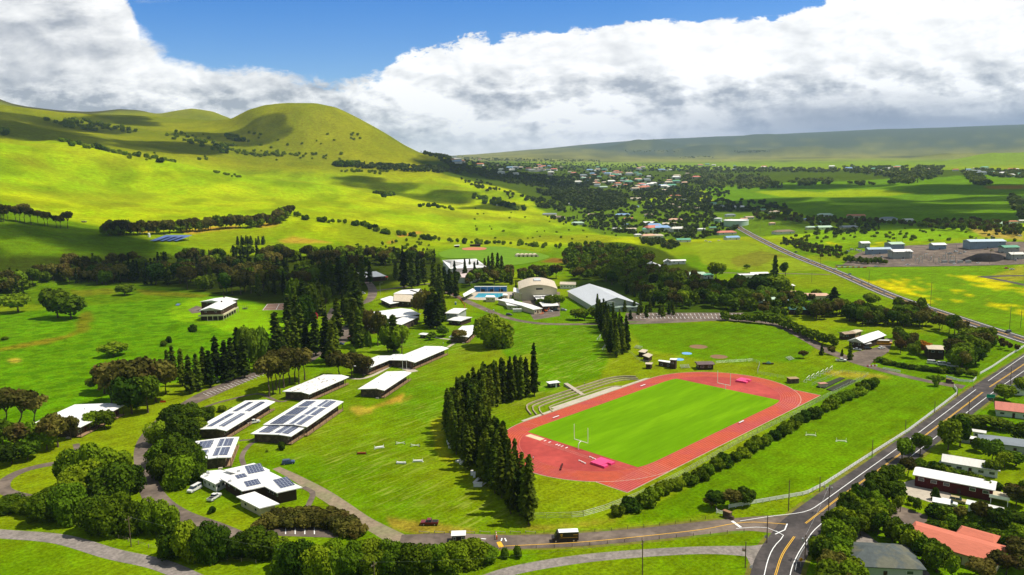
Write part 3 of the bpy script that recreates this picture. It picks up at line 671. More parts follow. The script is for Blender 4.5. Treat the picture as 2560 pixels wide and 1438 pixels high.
for sgn in (-1, 1): seg(sgn*HS, 39.4, sgn*76.6, 39.4, .25, .06); seg(sgn*76.7, 39.4, sgn*77, 25.8, .25, .06)
tag(mb.build('track_kerb', CONC), kind='structure')
sheet('sand_pit', [T(-60.2,-26),T(-60.2,-17.5),T(-57.2,-17.5),T(-57.2,-26)], SAND, .11, px=False)['kind'] = 'structure'
mb = MB()
for b in (-16, -13.4, -9.5, -8.2, -6.6, -4.2): 
    p = T(-58.8, b); mb.box(-.7, .7, -.22, .22, .10, .13, TH, p)
tag(mb.build('take_off_board', WHITEP), kind='structure')
# concrete apron and terraces beside the track
sheet('spectator_apron', [T(-47.5,-39.7),T(48,-39.7),T(46,-41.4),T(26,-41.6),T(24,-44),T(-25,-44.3),T(-25,-41.6),T(-47.5,-41.2)], CONC, .06, px=False)['kind'] = 'structure'
def terrace(i, b, a0, a1, turn, label):
    P = [(a0-turn*.95, b+turn*.85), (a0-turn*.55, b+turn*.28), (a0, b), ((a0+a1)/2, b-.4), (a1-4, b), (a1+turn*.45, b+turn*.28), (a1+turn*.75, b+turn*.65)]
    P = smooth_path([T(*p) for p in P], 8); h = .36+.12*i; mb = MB()
    X = np.array(P); d = np.gradient(X, axis=0); d /= np.hypot(d[:, 0], d[:, 1])[:, None]; N = np.stack([-d[:, 1], d[:, 0]], 1)*.28
    k = len(X); vs = []
    for j in range(k):
        for s, z in ((1, 0), (1, h), (-1, h), (-1, 0)): vs.append((*(X[j]+N[j]*s), z))
    fs = [(4*j+q, 4*j+(q+1) % 4, 4*(j+1)+(q+1) % 4, 4*(j+1)+q) for j in range(k-1) for q in range(4)]
    mb.add(vs, fs+[(0, 1, 2, 3), (4*k-1, 4*k-2, 4*k-3, 4*k-4)])
    tag(mb.build('spectator_bench', mat('weathered_concrete', (.36, .30, .20), .9, .1, .2, .8)), label, 'bench', 'curved concrete spectator benches')
terrace(0, -45.6, -22, 20, 7, 'lowest and shortest curved concrete bench, next to the track apron')
terrace(1, -49.3, -24, 32, 12, 'second curved concrete bench up the bank beside the track')
terrace(2, -52.3, -25, 33, 13, 'third curved concrete bench up the bank beside the track')
terrace(3, -55.4, -25.5, 34, 14, 'highest curved concrete bench on the bank beside the track')
# bank the benches rest against
stp = MB()
p0, p1 = np.array(at_z(1414, 964)[:2]), np.array(at_z(1459, 989)[:2]); d = (p1-p0); L = np.linalg.norm(d)
for i in range(14):
    q = p0+d*i/14; stp.box(0, L/14, -1.1, 1.1, 0, 1.3-i*.08, math.atan2(d[1], d[0]), tuple(q))
tag(stp.build('concrete_stairway', CONC), 'straight concrete stairway cutting down through the curved benches', 'stairs')

# ------------------------------------------------------------------ buildings
def frame(c0, c1, c2, H, base=0.0):
    """ground frame under a roof whose corners (photo coordinates) lie H above the ground; c0->c1 long side, body to its left"""
    p0, p1, p2 = (at_z(*c, z=H+base)[:2] for c in (c0, c1, c2))
    L = float(np.linalg.norm(p1-p0)); e = (p1-p0)/L; n = np.array([-e[1], e[0]])
    return p0, math.atan2(e[1], e[0]), L, float((p2-p0)@n)
def roof_prism(L, y0, y1, zs, th, x0, x1):
    """roof shell: zs = list of (y,z) along the top"""
    top = list(zs); bot = [(y, z-th) for y, z in reversed(zs)]
    return MB().prism_x(bot[::-1]+top[::-1], x0, x1)
def win(root, x, y, w, h, z, face='y-', frame_m=None, name='window'):
    """window: frame with a pane as sub-part; face: which way it looks"""
    fm = MB(); pm = MB(); t = .09
    if face in ('y-', 'y+'):
        s = -1 if face == 'y-' else 1
        fm.box(x-w/2, x+w/2, min(y, y+s*.06), max(y, y+s*.06), z, z+h); pm.box(x-w/2+t, x+w/2-t, min(y+s*.03, y+s*.09), max(y+s*.03, y+s*.09), z+t, z+h-t)
    else:
        s = -1 if face == 'x-' else 1
        fm.box(min(x, x+s*.06), max(x, x+s*.06), y-w/2, y+w/2, z, z+h); pm.box(min(x+s*.03, x+s*.09), max(x+s*.03, x+s*.09), y-w/2+t, y+w/2-t, z+t, z+h-t)
    f = fm.build(name, frame_m or WHITEW, root); pm.build('pane', GLASS, f); return f
def door(root, x, y, face='y-', m=None, w=1.0, h=2.1, z=0.0):
    mb = MB(); hb = MB(); s = -1 if face[1] == '-' else 1
    if face[0] == 'y':
        mb.box(x-w/2, x+w/2, min(y, y+s*.08), max(y, y+s*.08), z, z+h); hb.box(x+w*.3, x+w*.4, min(y+s*.08, y+s*.14), max(y+s*.08, y+s*.14), z+.95, z+1.1)
    else:
        mb.box(min(x, x+s*.08), max(x, x+s*.08), y-w/2, y+w/2, z, z+h); hb.box(min(x+s*.08, x+s*.14), max(x+s*.08, x+s*.14), y+w*.3, y+w*.4, z+.95, z+1.1)
    d = mb.build('door', m or BROWNW, root); hb.build('handle', METAL, d); return d
def hall(name, label, c0, c1, c2, H=4.0, arrays=(), W=None, roof_m=None, deck=2.2, cat='school building', base=0.6, wall=None, winn=None, ridge=.3, rise=.7, group=None, rail=True, endwin=False):
    o, a, L, W0 = frame(c0, c1, c2, H); W = W or W0
    r = thing(name, label, cat, (o[0], o[1], 0), a, group)
    ov = 1.1; Z = H-.05; yr = W*ridge
    top = [(0, Z), (yr, Z+rise), (W, Z-.15)]
    roof = roof_prism(L, 0, W, top, .28, 0, L).build('roof', roof_m or ROOFW, r)
    cap = MB(); cap.box(0.02, L-.02, yr-.25, yr+.25, Z+rise-.1, Z+rise+.06); cap.build('ridge_cap', ROOFG, roof)
    for q in (.3, .72):
        v = MB(); v.tube((L*q, W*.55, Z), (L*q, W*.55, Z+1.1), .16); v.build('roof_vent', METAL, roof)
    def zt(y): return Z+rise*y/yr if y < yr else Z+rise+(-.15-rise)*(y-yr)/(W-yr)
    body = MB(); yb = deck+.3
    body.add([(x, y, z) for x in (ov, L-ov) for y, z in ((yb, base*.0), (W-ov, 0), (W-ov, zt(W-ov)-.3), (yr, zt(yr)-.3), (yb, zt(yb)-.3))],
             [(4, 3, 2, 1, 0), (5, 6, 7, 8, 9)]+[(i, (i+1) % 5, 5+(i+1) % 5, 5+i) for i in range(5)])
    body.build('wall', wall or STONE, r)
    n = winn or max(3, int(L/5.5))
    for i in range(n):
        x = ov+(L-2*ov)*(i+.5)/n
        if i % 3 == 1: door(r, x, yb, 'y-', REDW if i % 2 else BROWNW, 1.1, 2.2, base+.02)
        else: win(r, x, yb, (L-2*ov)/n*.6, 1.2, base+1.0, 'y-')
    if deck > 0:
        d = MB(); d.box(.3, L-.3, .15, yb-.02, base-.25, base); dk = d.build('deck', WOODD, r)
        for i in range(0, int(L/6)+1):
            x = min(L-.5, .5+i*6.0); p = MB(); p.box(x-.1, x+.1, .3, .5, 0, Z-.22); p.build('post', BROWNW, r)
        if rail:
            q = MB(); q.box(.3, L-.3, .18, .25, base+.85, base+.97); q.box(.3, L-.3, .18, .25, base+.4, base+.48)
            for i in range(int(L/2.0)): q.box(.35+i*2.0, .45+i*2.0, .17, .26, base, base+.9)
            q.build('railing', WOODD, r)
        s = MB(); 
        for i in range(3): s.box(-.9, .3, W*.2+i*.01, W*.2+1.5, 0+i*.0, .18*(i+1)-.02) if i == 2 else None
        s.build('step', CONC, r)
    if endwin: win(r, ov, W*.6, 1.6, 1.0, 1.6, 'x-')
    for (u0, u1, v0, v1) in arrays:        # fractions of the roof
        y0, y1 = v0*W, v1*W; mb = MB(); x0, x1 = u0*L, u1*L
        q = [(x0, y0, zt(y0)+.14), (x1, y0, zt(y0)+.14), (x1, y1, zt(y1)+.14), (x0, y1, zt(y1)+.14)]
        mb.add([(x, y, z) for x, y, z in q]+[(x, y, z+.06) for x, y, z in q], [(3, 2, 1, 0), (4, 5, 6, 7), (0, 1, 5, 4), (1, 2, 6, 5), (2, 3, 7, 6), (3, 0, 4, 7)])
        mb.build('solar_array', PANEL, roof)
    return r
hall('classroom_block', 'long white-roofed school block carrying four narrow solar arrays, by the leafy bend of the drive', (566,1077), (688,1003.7), (501.5,1062.5), 4.2,
     arrays=[(.08,.50,.20,.36),(.08,.50,.56,.72),(.58,.92,.20,.36),(.58,.92,.60,.76)])
hall('classroom_block', 'longest white-roofed school block with six large solar arrays side by side', (767,1067), (859,1003.7), (678,1048), 4.6, ridge=.3,
     arrays=[(.02,.34,.14,.42),(.02,.34,.55,.86),(.37,.66,.14,.42),(.37,.66,.56,.86),(.70,.96,.14,.40),(.70,.93,.62,.86)])
hall('classroom_block', 'lower white-roofed wing with two solar arrays at the front end of the longest block', (727,1091), (764,1067.5), (643,1073.5), 4.0, ridge=.3, rise=.4,
     arrays=[(.15,.85,.12,.46),(.15,.85,.58,.86)], winn=3)
hall('classroom_block', 'small square white-roofed school block with four solar arrays beside the round trees', (578,1143), (598,1092), (470,1137), 4.2, ridge=.3, rise=.4,
     arrays=[(.10,.48,.10,.42),(.10,.44,.58,.88),(.54,.92,.10,.42),(.54,.92,.56,.88)], winn=4)
hall('classroom_block', 'white-roofed school block with flaking brown patches on the roof and no solar panels', (773,985.5), (873,942), (722.7,970.5), 4.3, roof_m=mat('peeling_white_roof', (.78, .77, .74), .6, .3, .08, 3.2, col2=(.20, .14, .10), c2amt=(.60, .63), stretch=(.5, .8, 1)))
hall('classroom_block', 'plain white-roofed school block standing nearest the middle lawn, beside two flagpoles', (960.5,976), (1028.6,931.5), (905.5,965), 4.3)
hall('classroom_block', 'left wing of the joined pair of white-roofed blocks behind the flagpoles', (923,920), (990.6,893), (883,896), 4.3, W=13)
hall('classroom_block', 'right wing of the joined pair of white-roofed blocks, pointing at the big round tree', (1037,906), (1122,870), (988,894), 4.3)
hall('classroom_block', 'short white-roofed block tucked against the big round tree', (1171,843), (1201,815), (1140,827), 4.2, winn=4)
hall('classroom_block', 'low white connecting roof between the two wings behind the flagpoles', (990,898), (1012,887), (975,889), 4.2, deck=0, winn=3, rise=.3)
# peeling patches on one roof
# multi-roof office block in the foreground
def slab_roof(root, pts, H, m=None, th=.3, name='roof', z0=0.0):
    """flat roof piece given by photo corners on a thing whose Empty sits unrotated"""
    P = [at_z(*p, z=H)[:2]-np.array(root.location[:2]) for p in pts]
    if sum(P[i][0]*P[(i+1) % len(P)][1]-P[(i+1) % len(P)][0]*P[i][1] for i in range(len(P))) < 0: P = P[::-1]
    return MB().slab(P, H-th-z0, H-z0).build(name, m or ROOFW, root), P
def inset(P, d):
    P = [np.array(p) for p in P]; c = sum(P)/len(P)
    n = len(P); out = []
    for i in range(n):
        a, b, c_ = P[i-1], P[i], P[(i+1) % n]
        e1 = (b-a)/np.linalg.norm(b-a); e2 = (c_-b)/np.linalg.norm(c_-b); n1 = np.array([-e1[1], e1[0]]); n2 = np.array([-e2[1], e2[0]])
        k = n1+n2; k = k/max(.3, (k@k)/2); out.append(b+k*d)
    return out
def walls_under(root, P, H, m, ins=1.0, name='wall', z0=0):
    return MB().slab(inset(P, ins), z0, H-.3).build(name, m, root)
def quad_array(roof, pts, H, root):
    P = [at_z(*p, z=H)[:2]-np.array(root.location[:2]) for p in pts]
    e = P[1]-P[0]; a = math.atan2(e[1], e[0]); L = np.linalg.norm(e); n = np.array([-e[1], e[0]])/L; W = (P[2]-P[0])@n
    mb = MB(); mb.box(0, L, min(0, W), max(0, W), .05, .12); o = mb.build('solar_array', PANEL, roof); o.location = (P[0][0], P[0][1], H); o.rotation_euler = (0, 0, a); return o
def wallwin(root, P, i, n, z, w=1.2, h=1.0, ins=1.0, fm=None):
    Q = inset(P, ins); a, b = Q[i], Q[(i+1) % len(Q)]; e = b-a; L = np.linalg.norm(e); e = e/L; out = np.array([e[1], -e[0]]); ang = math.atan2(e[1], e[0])
    for j in range(n):
        c = a+e*L*(j+.5)/n
        f = MB().box(-w/2, w/2, -.07, .02, z, z+h).build('window', fm or WHITEW, root); f.location = (c[0], c[1], 0); f.rotation_euler = (0, 0, ang)
        MB().box(-w/2+.08, w/2-.08, -.10, .0, z+.08, z+h-.08).build('pane', GLASS, f)
def multi(name, label, cat, centre, pieces, group=None):
    """pieces: (corner list, H, roof material, wall material, inset, [(edge, n windows)])"""
    c = G(*centre); r = thing(name, label, cat, (c[0], c[1], c[2]), 0, group); out = []
    for pc in pieces:
        pts, H, rm, wm, ins, wins = pc
        P3 = [at_z(*p, z=H+c[2])[:2]-c[:2] for p in pts]
        if sum(P3[i][0]*P3[(i+1) % len(P3)][1]-P3[(i+1) % len(P3)][0]*P3[i][1] for i in range(len(P3))) < 0: P3 = P3[::-1]
        ro = MB().slab(P3, H-.3, H).build('roof', rm, r)
        if wm: MB().slab(inset(P3, ins), 0, H-.3).build('wall', wm, r)
        for e, n in wins: wallwin(r, P3, e, n, H-2.4, ins=ins)
        out.append((ro, P3))
    return r, out
H0 = 4.0
r, ps = multi('school_office', 'rambling white-roofed office building with four solar arrays at the foot of the campus', 'office building', (620,1225),
 [([(635,1157.5),(674.5,1175),(672,1178),(756,1218),(692,1232),(661,1216),(604.6,1227),(549,1195),(590,1184),(559,1175)], 4.6, ROOFW, BROWNW, 1.3, [(0,3),(1,4),(2,3),(4,3)]),
  ([(500.5,1192),(537.5,1210),(578,1190),(590,1184),(551,1174.5),(510.6,1178)], 3.6, ROOFW, WHITEW, .8, [(0,3),(1,3),(5,2)]),
  ([(636.5,1228.7),(698.7,1259),(648,1270.7),(590.5,1241.5)], 3.4, ROOFW, CREAM, .9, [(0,2),(2,2),(3,3)])])
rf = ps[0][0]
for q in ([(590,1176),(628,1161),(664,1180),(636,1188)][0:1],): pass
for pts in ([(621,1186),(662,1178),(592,1170)], [(594,1198),(619,1192),(571,1193)], [(617,1218),(653,1210),(595,1208)], [(702,1222),(738,1213),(660,1206)]):
    c0, c1, c2 = pts
    P = [at_z(*p, z=4.6)[:2]-np.array(r.location[:2]) for p in pts]
    e = P[1]-P[0]; L = np.linalg.norm(e); n = np.array([-e[1], e[0]])/L; W = float((P[2]-P[0])@n)
    o = MB().box(0, L, 0, W, .06, .13).build('solar_array', PANEL, rf); o.location = (P[0][0], P[0][1], 4.6); o.rotation_euler = (0, 0, math.atan2(e[1], e[0]))
p = at_z(507, 1190)[:2]-np.array(r.location[:2]); MB().box(-.9, .9, -.7, .7, 0, 4.6, .9, tuple(p)).build('chimney', WHITEW, r)
for x, y in ((520,1184),(597,1180),(575,1205)):
    p = at_z(x, y, 4.5)[:2]-np.array(r.location[:2]); MB().box(-.5, .5, -.4, .4, 4.3, 5.2, .5, tuple(p)).build('roof_vent', METAL, r)
p = at_z(640, 1250)[:2]-np.array(r.location[:2])

def gable(name, label, cat, c0, c1, c2, H, rise, rm, wm, wins=6, ov=.8, base=None, group=None, chimney=None, wall_side='y-', hip=0.0, W=None, doors=1):
    o, a, L, W0 = frame(c0, c1, c2, H) if base is None else frame(c0, c1, c2, H, base)
    return gable_at(name, label, cat, (o[0], o[1], base or 0), a, L, W or W0, H, rise, rm, wm, wins, ov, group, chimney, hip, doors)
def gable_at(name, label, cat, loc, a, L, W, H, rise, rm, wm, wins=4, ov=.7, group=None, chimney=None, hip=0.0, doors=1, full=True):
    r = thing(name, label, cat, loc, a, group)
    h = hip*W/2; mb = MB()
    top = [(0, 0, H), (L, 0, H), (L, W, H), (0, W, H), (h, W/2, H+rise), (L-h, W/2, H+rise)]
    bot = [(x, y, z-.25) for x, y, z in top]
    mb.add(top+bot, [(0, 1, 5, 4), (2, 3, 4, 5), (1, 2, 5), (3, 0, 4), (7, 6, 10, 11), (9, 8, 11, 10), (8, 7, 11), (6, 9, 10), (1, 0, 6, 7), (2, 1, 7, 8), (3, 2, 8, 9), (0, 3, 9, 6)])
    rf = mb.build('roof', rm, r)
    k = rise*ov/(W/2)
    zz = H+k-.27
    w = MB()
    if hip > .2: w.box(ov, L-ov, ov, W-ov, -.6, H-.1)
    else:
        w.add([(x, y, z) for x in (ov, L-ov) for y, z in ((ov, -.6), (W-ov, -.6), (W-ov, zz), (W/2, H+rise-.27), (ov, zz))],
              [(4, 3, 2, 1, 0), (5, 6, 7, 8, 9)]+[(i, (i+1) % 5, 5+(i+1) % 5, 5+i) for i in range(5)])
    w.build('wall', wm, r)
    if full:
        n = max(2, wins//2); zw = H-2.0 if H > 3 else .9
        for i in range(n):
            x = ov+(L-2*ov)*(i+.5)/n
            if i == n//2 and doors: door(r, x, ov, 'y-', BROWNW)
            else: win(r, x, ov, min(1.8, L/n*.5), 1.1, max(.8, zw), 'y-')
        for i in range(2): win(r, ov, ov+(W-2*ov)*(i+.5)/2, min(1.4, W*.2), 1.1, max(.8, zw), 'x-')
    if chimney: MB().box(L*chimney-.5, L*chimney+.5, W*.45, W*.45+1.1, H-.5, H+rise+1.1).build('chimney', STONE, rf)
    return r
# campus centre
gable('dining_hall', 'wide white-roofed hall at the middle of the campus beside the tall pines', 'school building', (950,799), (1052,785), (938,779), 5, 1.4, ROOFW, BROWNW, 8)
r, ps = multi('library', 'white and tan flat-roofed building with black solar strips behind the campus pines', 'school building', (1000,775),
 [([(983,734),(1062,737),(1052,722),(1005,725)], 5.5, ROOFW, BROWNW, 1, [(0,4)]), ([(983,752),(1030,755),(1030,738),(985,733)], 5, ROOFTAN, BROWNW, 1, [(0,3)]),
  ([(950,748),(975,760),(998,756),(997,744),(975,740)], 4, ROOFW, BROWNW, 1, [(0,3)]), ([(1028,756),(1062,752),(1058,738),(1025,740)], 4.5, ROOFW, BROWNW, 1, [(0,2)])])
for i in range(6):
    p0 = at_z(1030+i*4, 727+i*1.2, 5.5)[:2]-np.array(r.location[:2]); MB().box(-1.2, 1.2, -4, 4, 5.52, 5.62, .5, tuple(p0)).build('solar_array', PANEL, ps[0][0])
gable('student_centre', 'white-roofed block with dark stone terrace wall right below the wide hall', 'school building', (1004,812), (1048,792), (975,806), 5, .8, ROOFW, STONE, 6)
gable('classroom_block', 'low white roof mostly hidden by pines beside the campus car park', 'school building', (930,822), (985,814), (905,808), 4, .8, ROOFW, BROWNW, 6)
gable('workshop', 'small two-level white-roofed building right of the tallest campus pines', 'school building', (1112,783), (1146,784), (1118,770), 6.5, .4, ROOFW, GREYW, 6)
gable('pavilion', 'small white flat-topped pavilion with dark open sides beside the pines and bare slope', 'pavilion', (1118,800), (1152,803), (1120,788), 3.6, .5, ROOFW, BROWNW, 6)
gable('shelter', 'small white-roofed shelter on the bank left of the short block', 'shelter', (1046,836), (1068,838), (1048,831), 2.6, .3, ROOFW, BROWNW, 4)
gable('gymnasium', 'large white hip-roofed gymnasium among conifers with steep pinkish front slope', 'gymnasium', (1125,672), (1218,668), (1118,650), 11, 3.5, ROOFW, WHITEW, 8, hip=.8)
gable('gymnasium_annex', 'pinkish low front roof leaning against the white hip-roofed gymnasium', 'gymnasium wing', (1122,693), (1180,694), (1112,676), 6, 1.5, mat('pale_pink_roof', (.62, .50, .47), .6, .3, .06, .4), WHITEW, 4, hip=.5)
gable('assembly_hall', 'white-roofed campus hall behind the dark pines with a red awning before it', 'school building', (912,694), (966,690), (914,680), 5, 2.2, ROOFW, BROWNW, 6, hip=.5)
c = G(951, 699); r = thing('awning', 'bright red peaked fabric awning in front of the white-roofed hall', 'awning', c, .1)
MB().add([(-8, -3, 2.6), (8, -3, 2.6), (8, 3, 2.6), (-8, 3, 2.6), (0, 0, 5.2), (-8, -3, 2.5), (8, -3, 2.5), (8, 3, 2.5), (-8, 3, 2.5), (0, 0, 5.1)], [(0, 1, 4), (1, 2, 4), (2, 3, 4), (3, 0, 4), (6, 5, 9), (7, 6, 9), (8, 7, 9), (5, 8, 9)]).build('canopy', mat('red_canvas', (.60, .015, .02), .7, .2, .1, 1), r)
for x in (-7.8, 7.8):
    for y in (-2.9, 2.9): MB().tube((x, y, 0), (x, y, 2.6), .1).build('post', METAL, r)
# pool court
pool_pts = [(1186,744),(1197,733.5),(1258,733.5),(1262,744.5)]
sheet('pool_deck', [(1165,747),(1185,730),(1285,730),(1275,752),(1190,750)], CONC, .06)['kind'] = 'structure'
sheet('pool_water', pool_pts, WATER, .09)['kind'] = 'structure'
mb = MB()
for i in range(9):
    t = i/8; a = (1186+76*t, 744.2); b = (1197+61*t, 733.6); ribbon('', [a, b], .6, None, .12, mb=mb, smooth=False)
tag(mb.build('lane_rope', mat('dark_blue', (.02, .10, .28), .5)), 'dark lane ropes stretched across the turquoise swimming pool', 'lane ropes')
p0, p1 = at_z(1184, 731.5)[:2], at_z(1266, 731.5)[:2]; L = np.linalg.norm(p1-p0); a = math.atan2(*(p1-p0)[::-1])
r = thing('pool_shelter', 'long open blue-backed shelter along the far edge of the swimming pool', 'shelter', (p0[0], p0[1], 0), a)
MB().box(0, L, 4.5, 4.8, 0, 4.8).build('back_wall', BLUEW, r); rr = MB().add([(0,3.4,4.9),(L,3.4,4.9),(L,5.4,5.2),(0,5.4,5.2),(0,3.4,4.8),(L,3.4,4.8),(L,5.4,5.1),(0,5.4,5.1)], [(0,1,2,3),(7,6,5,4),(0,4,5,1),(1,5,6,2),(2,6,7,3),(3,7,4,0)]).build('roof', ROOFG, r)
for i in range(6): MB().box(i*L/5-.12, i*L/5+.12, 3.5, 3.74, 0, 4.8).build('post', WHITEW, r)
for i in range(3): MB().box(L*(.2+.28*i), L*(.32+.28*i), 4.2, 4.5, .1, 2.4).build('locker', DARK, r)
r, ps = multi('pool_canopy', 'white slanting canopy beside the left end of the swimming pool', 'canopy', (1175,742), [([(1160,742),(1190,727),(1182,720.5),(1157,735)], 4.5, ROOFW, None, 1, [])])
for x, y in ((1163,748),(1186,733)):
    p = at_z(x, y)[:2]-np.array(r.location[:2]); MB().tube((*p, 0), (*p, 4.2), .15).build('post', WHITEW, r)
r, _ = multi('pool_kiosk', 'little cream block with a flat white lid in front of the swimming pool', 'kiosk', (1226,752), [([(1213,743),(1239,743.5),(1236,738.5),(1216,738)], 4.2, ROOFW, CREAM, .5, [(0,2)])])
r, _ = multi('pool_kiosk', 'tiny cream ticket hut with a white lid at the right end of the pool', 'kiosk', (1262,743), [([(1256,738),(1270,738.5),(1268,734),(1257,734)], 3.4, ROOFW, CREAM, .4, [(0,1)])])
# arched tan hall
o, a, L, W = frame((1291,722), (1394,720), (1286,704), 6.0)
def arched(name, label, cat, px_l, px_r, depth, wallH, rise, rm, wm):
    p0, p1 = at_z(*px_l)[:2], at_z(*px_r)[:2]; L = float(np.linalg.norm(p1-p0)); a = math.atan2(*(p1-p0)[::-1])
    r = thing(name, label, cat, (p0[0], p0[1], 0), a); n = 16
    prof = [(L*i/n, wallH+rise*math.sin(math.pi*i/n)**.85) for i in range(n+1)]
    top = [(x-.0, z+.3) for x, z in prof]; vs = []; 
    for y in (-1.2, depth+1.0):
        for x, z in top: vs.append((x, y, z))
        for x, z in reversed(prof): vs.append((x, y, z+.02))
    m = 2*(n+1); fs = [tuple(range(m)), tuple(reversed(range(m, 2*m)))]+[(i, m+i, m+(i+1) % m, (i+1) % m) for i in range(m)]
    rf = MB().add(vs, fs).build('roof', rm, r)
    P = [(.6, 0)]+[(x, z) for x, z in [(min(max(x, .6), L-.6), z-.02) for x, z in prof]]+[(L-.6, 0)]
    k = len(P); vs = [(x, 0, z) for x, z in P]+[(x, depth, z) for x, z in P]
    MB().add(vs, [tuple(range(k)), tuple(reversed(range(k, 2*k)))]+[(i, k+i, k+(i+1) % k, (i+1) % k) for i in range(k)]).build('wall', wm, r)
    return r, rf, L
r, rf, L = arched('arched_hall', 'tan sports hall with a shallow arched metal roof behind the pool', 'sports hall', (1297,752), (1394,750), 44, 9.5, 4.0, ROOFTAN, CREAM)
MB().box(L*.42, L*.60, 20, 34, 13.4, 14.6).build('skylight', ROOFG, rf)
f = MB().box(L*.45, L*.62, -.1, .05, 9.2, 10.6).build('window', BROWNW, r)
for i in range(5): MB().box(L*(.46+.032*i), L*(.482+.032*i), -.16, 0, 9.35, 10.45).build('pane', GLASS, f)
multi('hall_wing', 'narrow white stepped wing on the left of the arched tan hall', 'sports hall wing', (1295,748), [([(1283,729),(1304,734),(1303,722),(1284,719)], 6.5, ROOFW, CREAM, .4, [(0,2)])])
hl = hall('hall_wing', 'narrow white and tan roofed lodge in front of the arched hall', (1333,774), (1357,771), (1307,741), 4, deck=0, wall=CREAM, winn=3, cat='sports hall wing')
r, ps = multi('hall_wing', 'white flat roof with dark solar panels in front of the arched hall', 'sports hall wing', (1365,768), [([(1357,766),(1397,764),(1385,737),(1330,736)], 4.5, ROOFW, BROWNW, 1, [(0,4)])])
for x, y in ((1345,743),(1363,742),(1352,750),(1374,748)):
    p = at_z(x, y, 4.5)[:2]-np.array(r.location[:2]); MB().box(-3, 3, -3.4, 3.4, 4.55, 4.68, -.2, tuple(p)).build('solar_array', PANEL, ps[0][0])
multi('storage_block', 'small plain white-roofed storage block across the drive from the pool', 'storage building', (1280,768), [([(1268,763),(1297,765),(1283,748),(1256,746)], 3.6, ROOFW, CREAM, .6, [(0,2)])])
multi('portable_cabin', 'long white-roofed cabin standing alone between the arched hall and the grey arena', 'cabin', (1420,718), [([(1399,711),(1440,712),(1440,705),(1400,704.5)], 4.2, ROOFTAN, WHITEW, .5, [(0,5)])])
# riding arena / large metal hall
c0, c1 = (1483,773), (1596,770)
r = None
def arena():
    H = 5.0; A = np.array(at_z(1480, 779)[:2]); B = np.array(at_z(1597, 776)[:2]); L = float(np.linalg.norm(B-A)); a = math.atan2(*(B-A)[::-1])
    r = thing('metal_sports_hall', 'huge pale grey metal hall with an arched entrance, the biggest roof near the car park', 'sports hall', (A[0], A[1], 0), a)
    # gable end faces the viewer; ridge runs away, leaning left as in the photo
    e = (B-A)/L; n = np.array([-e[1], e[0]])
    far = np.array(at_z(1420, 728, 5.0)[:2])-A; dx, dy = float(far@e), float(far@n)
    fr = np.array([dx, dy]); rl = .52
    def pt(t, s, z): return (t*L+fr[0]*s, fr[1]*s, z)
    Hr = 11.0
    top = [pt(-.02, -.02, H), pt(rl, -.02, Hr), pt(1.02, -.02, H), pt(1.02, 1.02, H), pt(rl, 1.02, Hr), pt(-.02, 1.02, H)]
    bot = [(x, y, z-.3) for x, y, z in top]
    rf = MB().add(top+bot, [(0, 1, 4, 5), (1, 2, 3, 4), (11, 10, 7, 6), (10, 9, 8, 7), (0, 6, 7, 1), (1, 7, 8, 2), (2, 8, 9, 3), (3, 9, 10, 4), (4, 10, 11, 5), (5, 11, 6, 0)]).build('roof', ROOFG, r)
    w = [pt(0, 0, 0), pt(1, 0, 0), pt(1, 1, 0), pt(0, 1, 0), pt(0, 0, H-.2), pt(1, 0, H-.2), pt(1, 1, H-.2), pt(0, 1, H-.2), pt(rl, 0, Hr-.4), pt(rl, 1, Hr-.4)]
    MB().add(w, [(3, 2, 1, 0), (0, 1, 5, 8, 4), (2, 3, 7, 9, 6), (1, 2, 6, 5), (3, 0, 4, 7)]).build('wall', mat('pale_green_grey_wall', (.44, .46, .40), .7, .3, .06, .5), r)
    # arched porch
    m = 10; cx = L*.40; wv = L*.13; P = [(cx-wv, 0)]+[(cx-wv*math.cos(math.pi*i/m), 5.0+3.2*math.sin(math.pi*i/m)) for i in range(m+1)]+[(cx+wv, 0)]
    k = len(P); pm = MB().add([(x, -3, z) for x, z in P]+[(x, 6, z) for x, z in P], [tuple(range(k)), tuple(reversed(range(k, 2*k)))]+[(i, k+i, k+(i+1) % k, (i+1) % k) for i in range(k)]).build('entrance_porch', GREYW, r)
    MB().box(cx-3, cx+3, -3.15, -2.9, 0, 4.4).build('door', GLASS, pm)
    Q = [(cx-2.4*math.cos(math.pi*i/m), 5.2+1.9*math.sin(math.pi*i/m)) for i in range(m+1)]; k = len(Q)
    f = MB().add([(x, -3.15, z) for x, z in Q]+[(x, -2.95, z) for x, z in Q], [tuple(range(k)), tuple(reversed(range(k, 2*k)))]+[(i, k+i, k+(i+1) % k, (i+1) % k) for i in range(k)]).build('window', WHITEW, pm)
    MB().box(cx-1.4, cx+1.4, -3.22, -3.1, 5.5, 6.5).build('pane', GLASS, f)
    ln = MB().add([(L*.42, -5, 3.6), (L*.98, -5, 3.6), (L*.98, .1, 4.6), (L*.42, .1, 4.6), (L*.42, -5, 3.4), (L*.98, -5, 3.4), (L*.98, .1, 4.4), (L*.42, .1, 4.4)], [(0, 1, 2, 3), (7, 6, 5, 4), (0, 4, 5, 1), (1, 5, 6, 2), (2, 6, 7, 3), (3, 7, 4, 0)]).build('lean_to_roof', mat('grey_green_roof', (.26, .33, .28), .6), r)
    MB().box(L*.44, L*.96, -4.6, -.02, 0, 3.35).build('lean_to_wall', GREYW, r)
    for t in (.15, .62, .84): win(r, L*t, -.02 if t < .3 else -4.6, 2.2, 1.0, 1.9, 'y-')
arena()
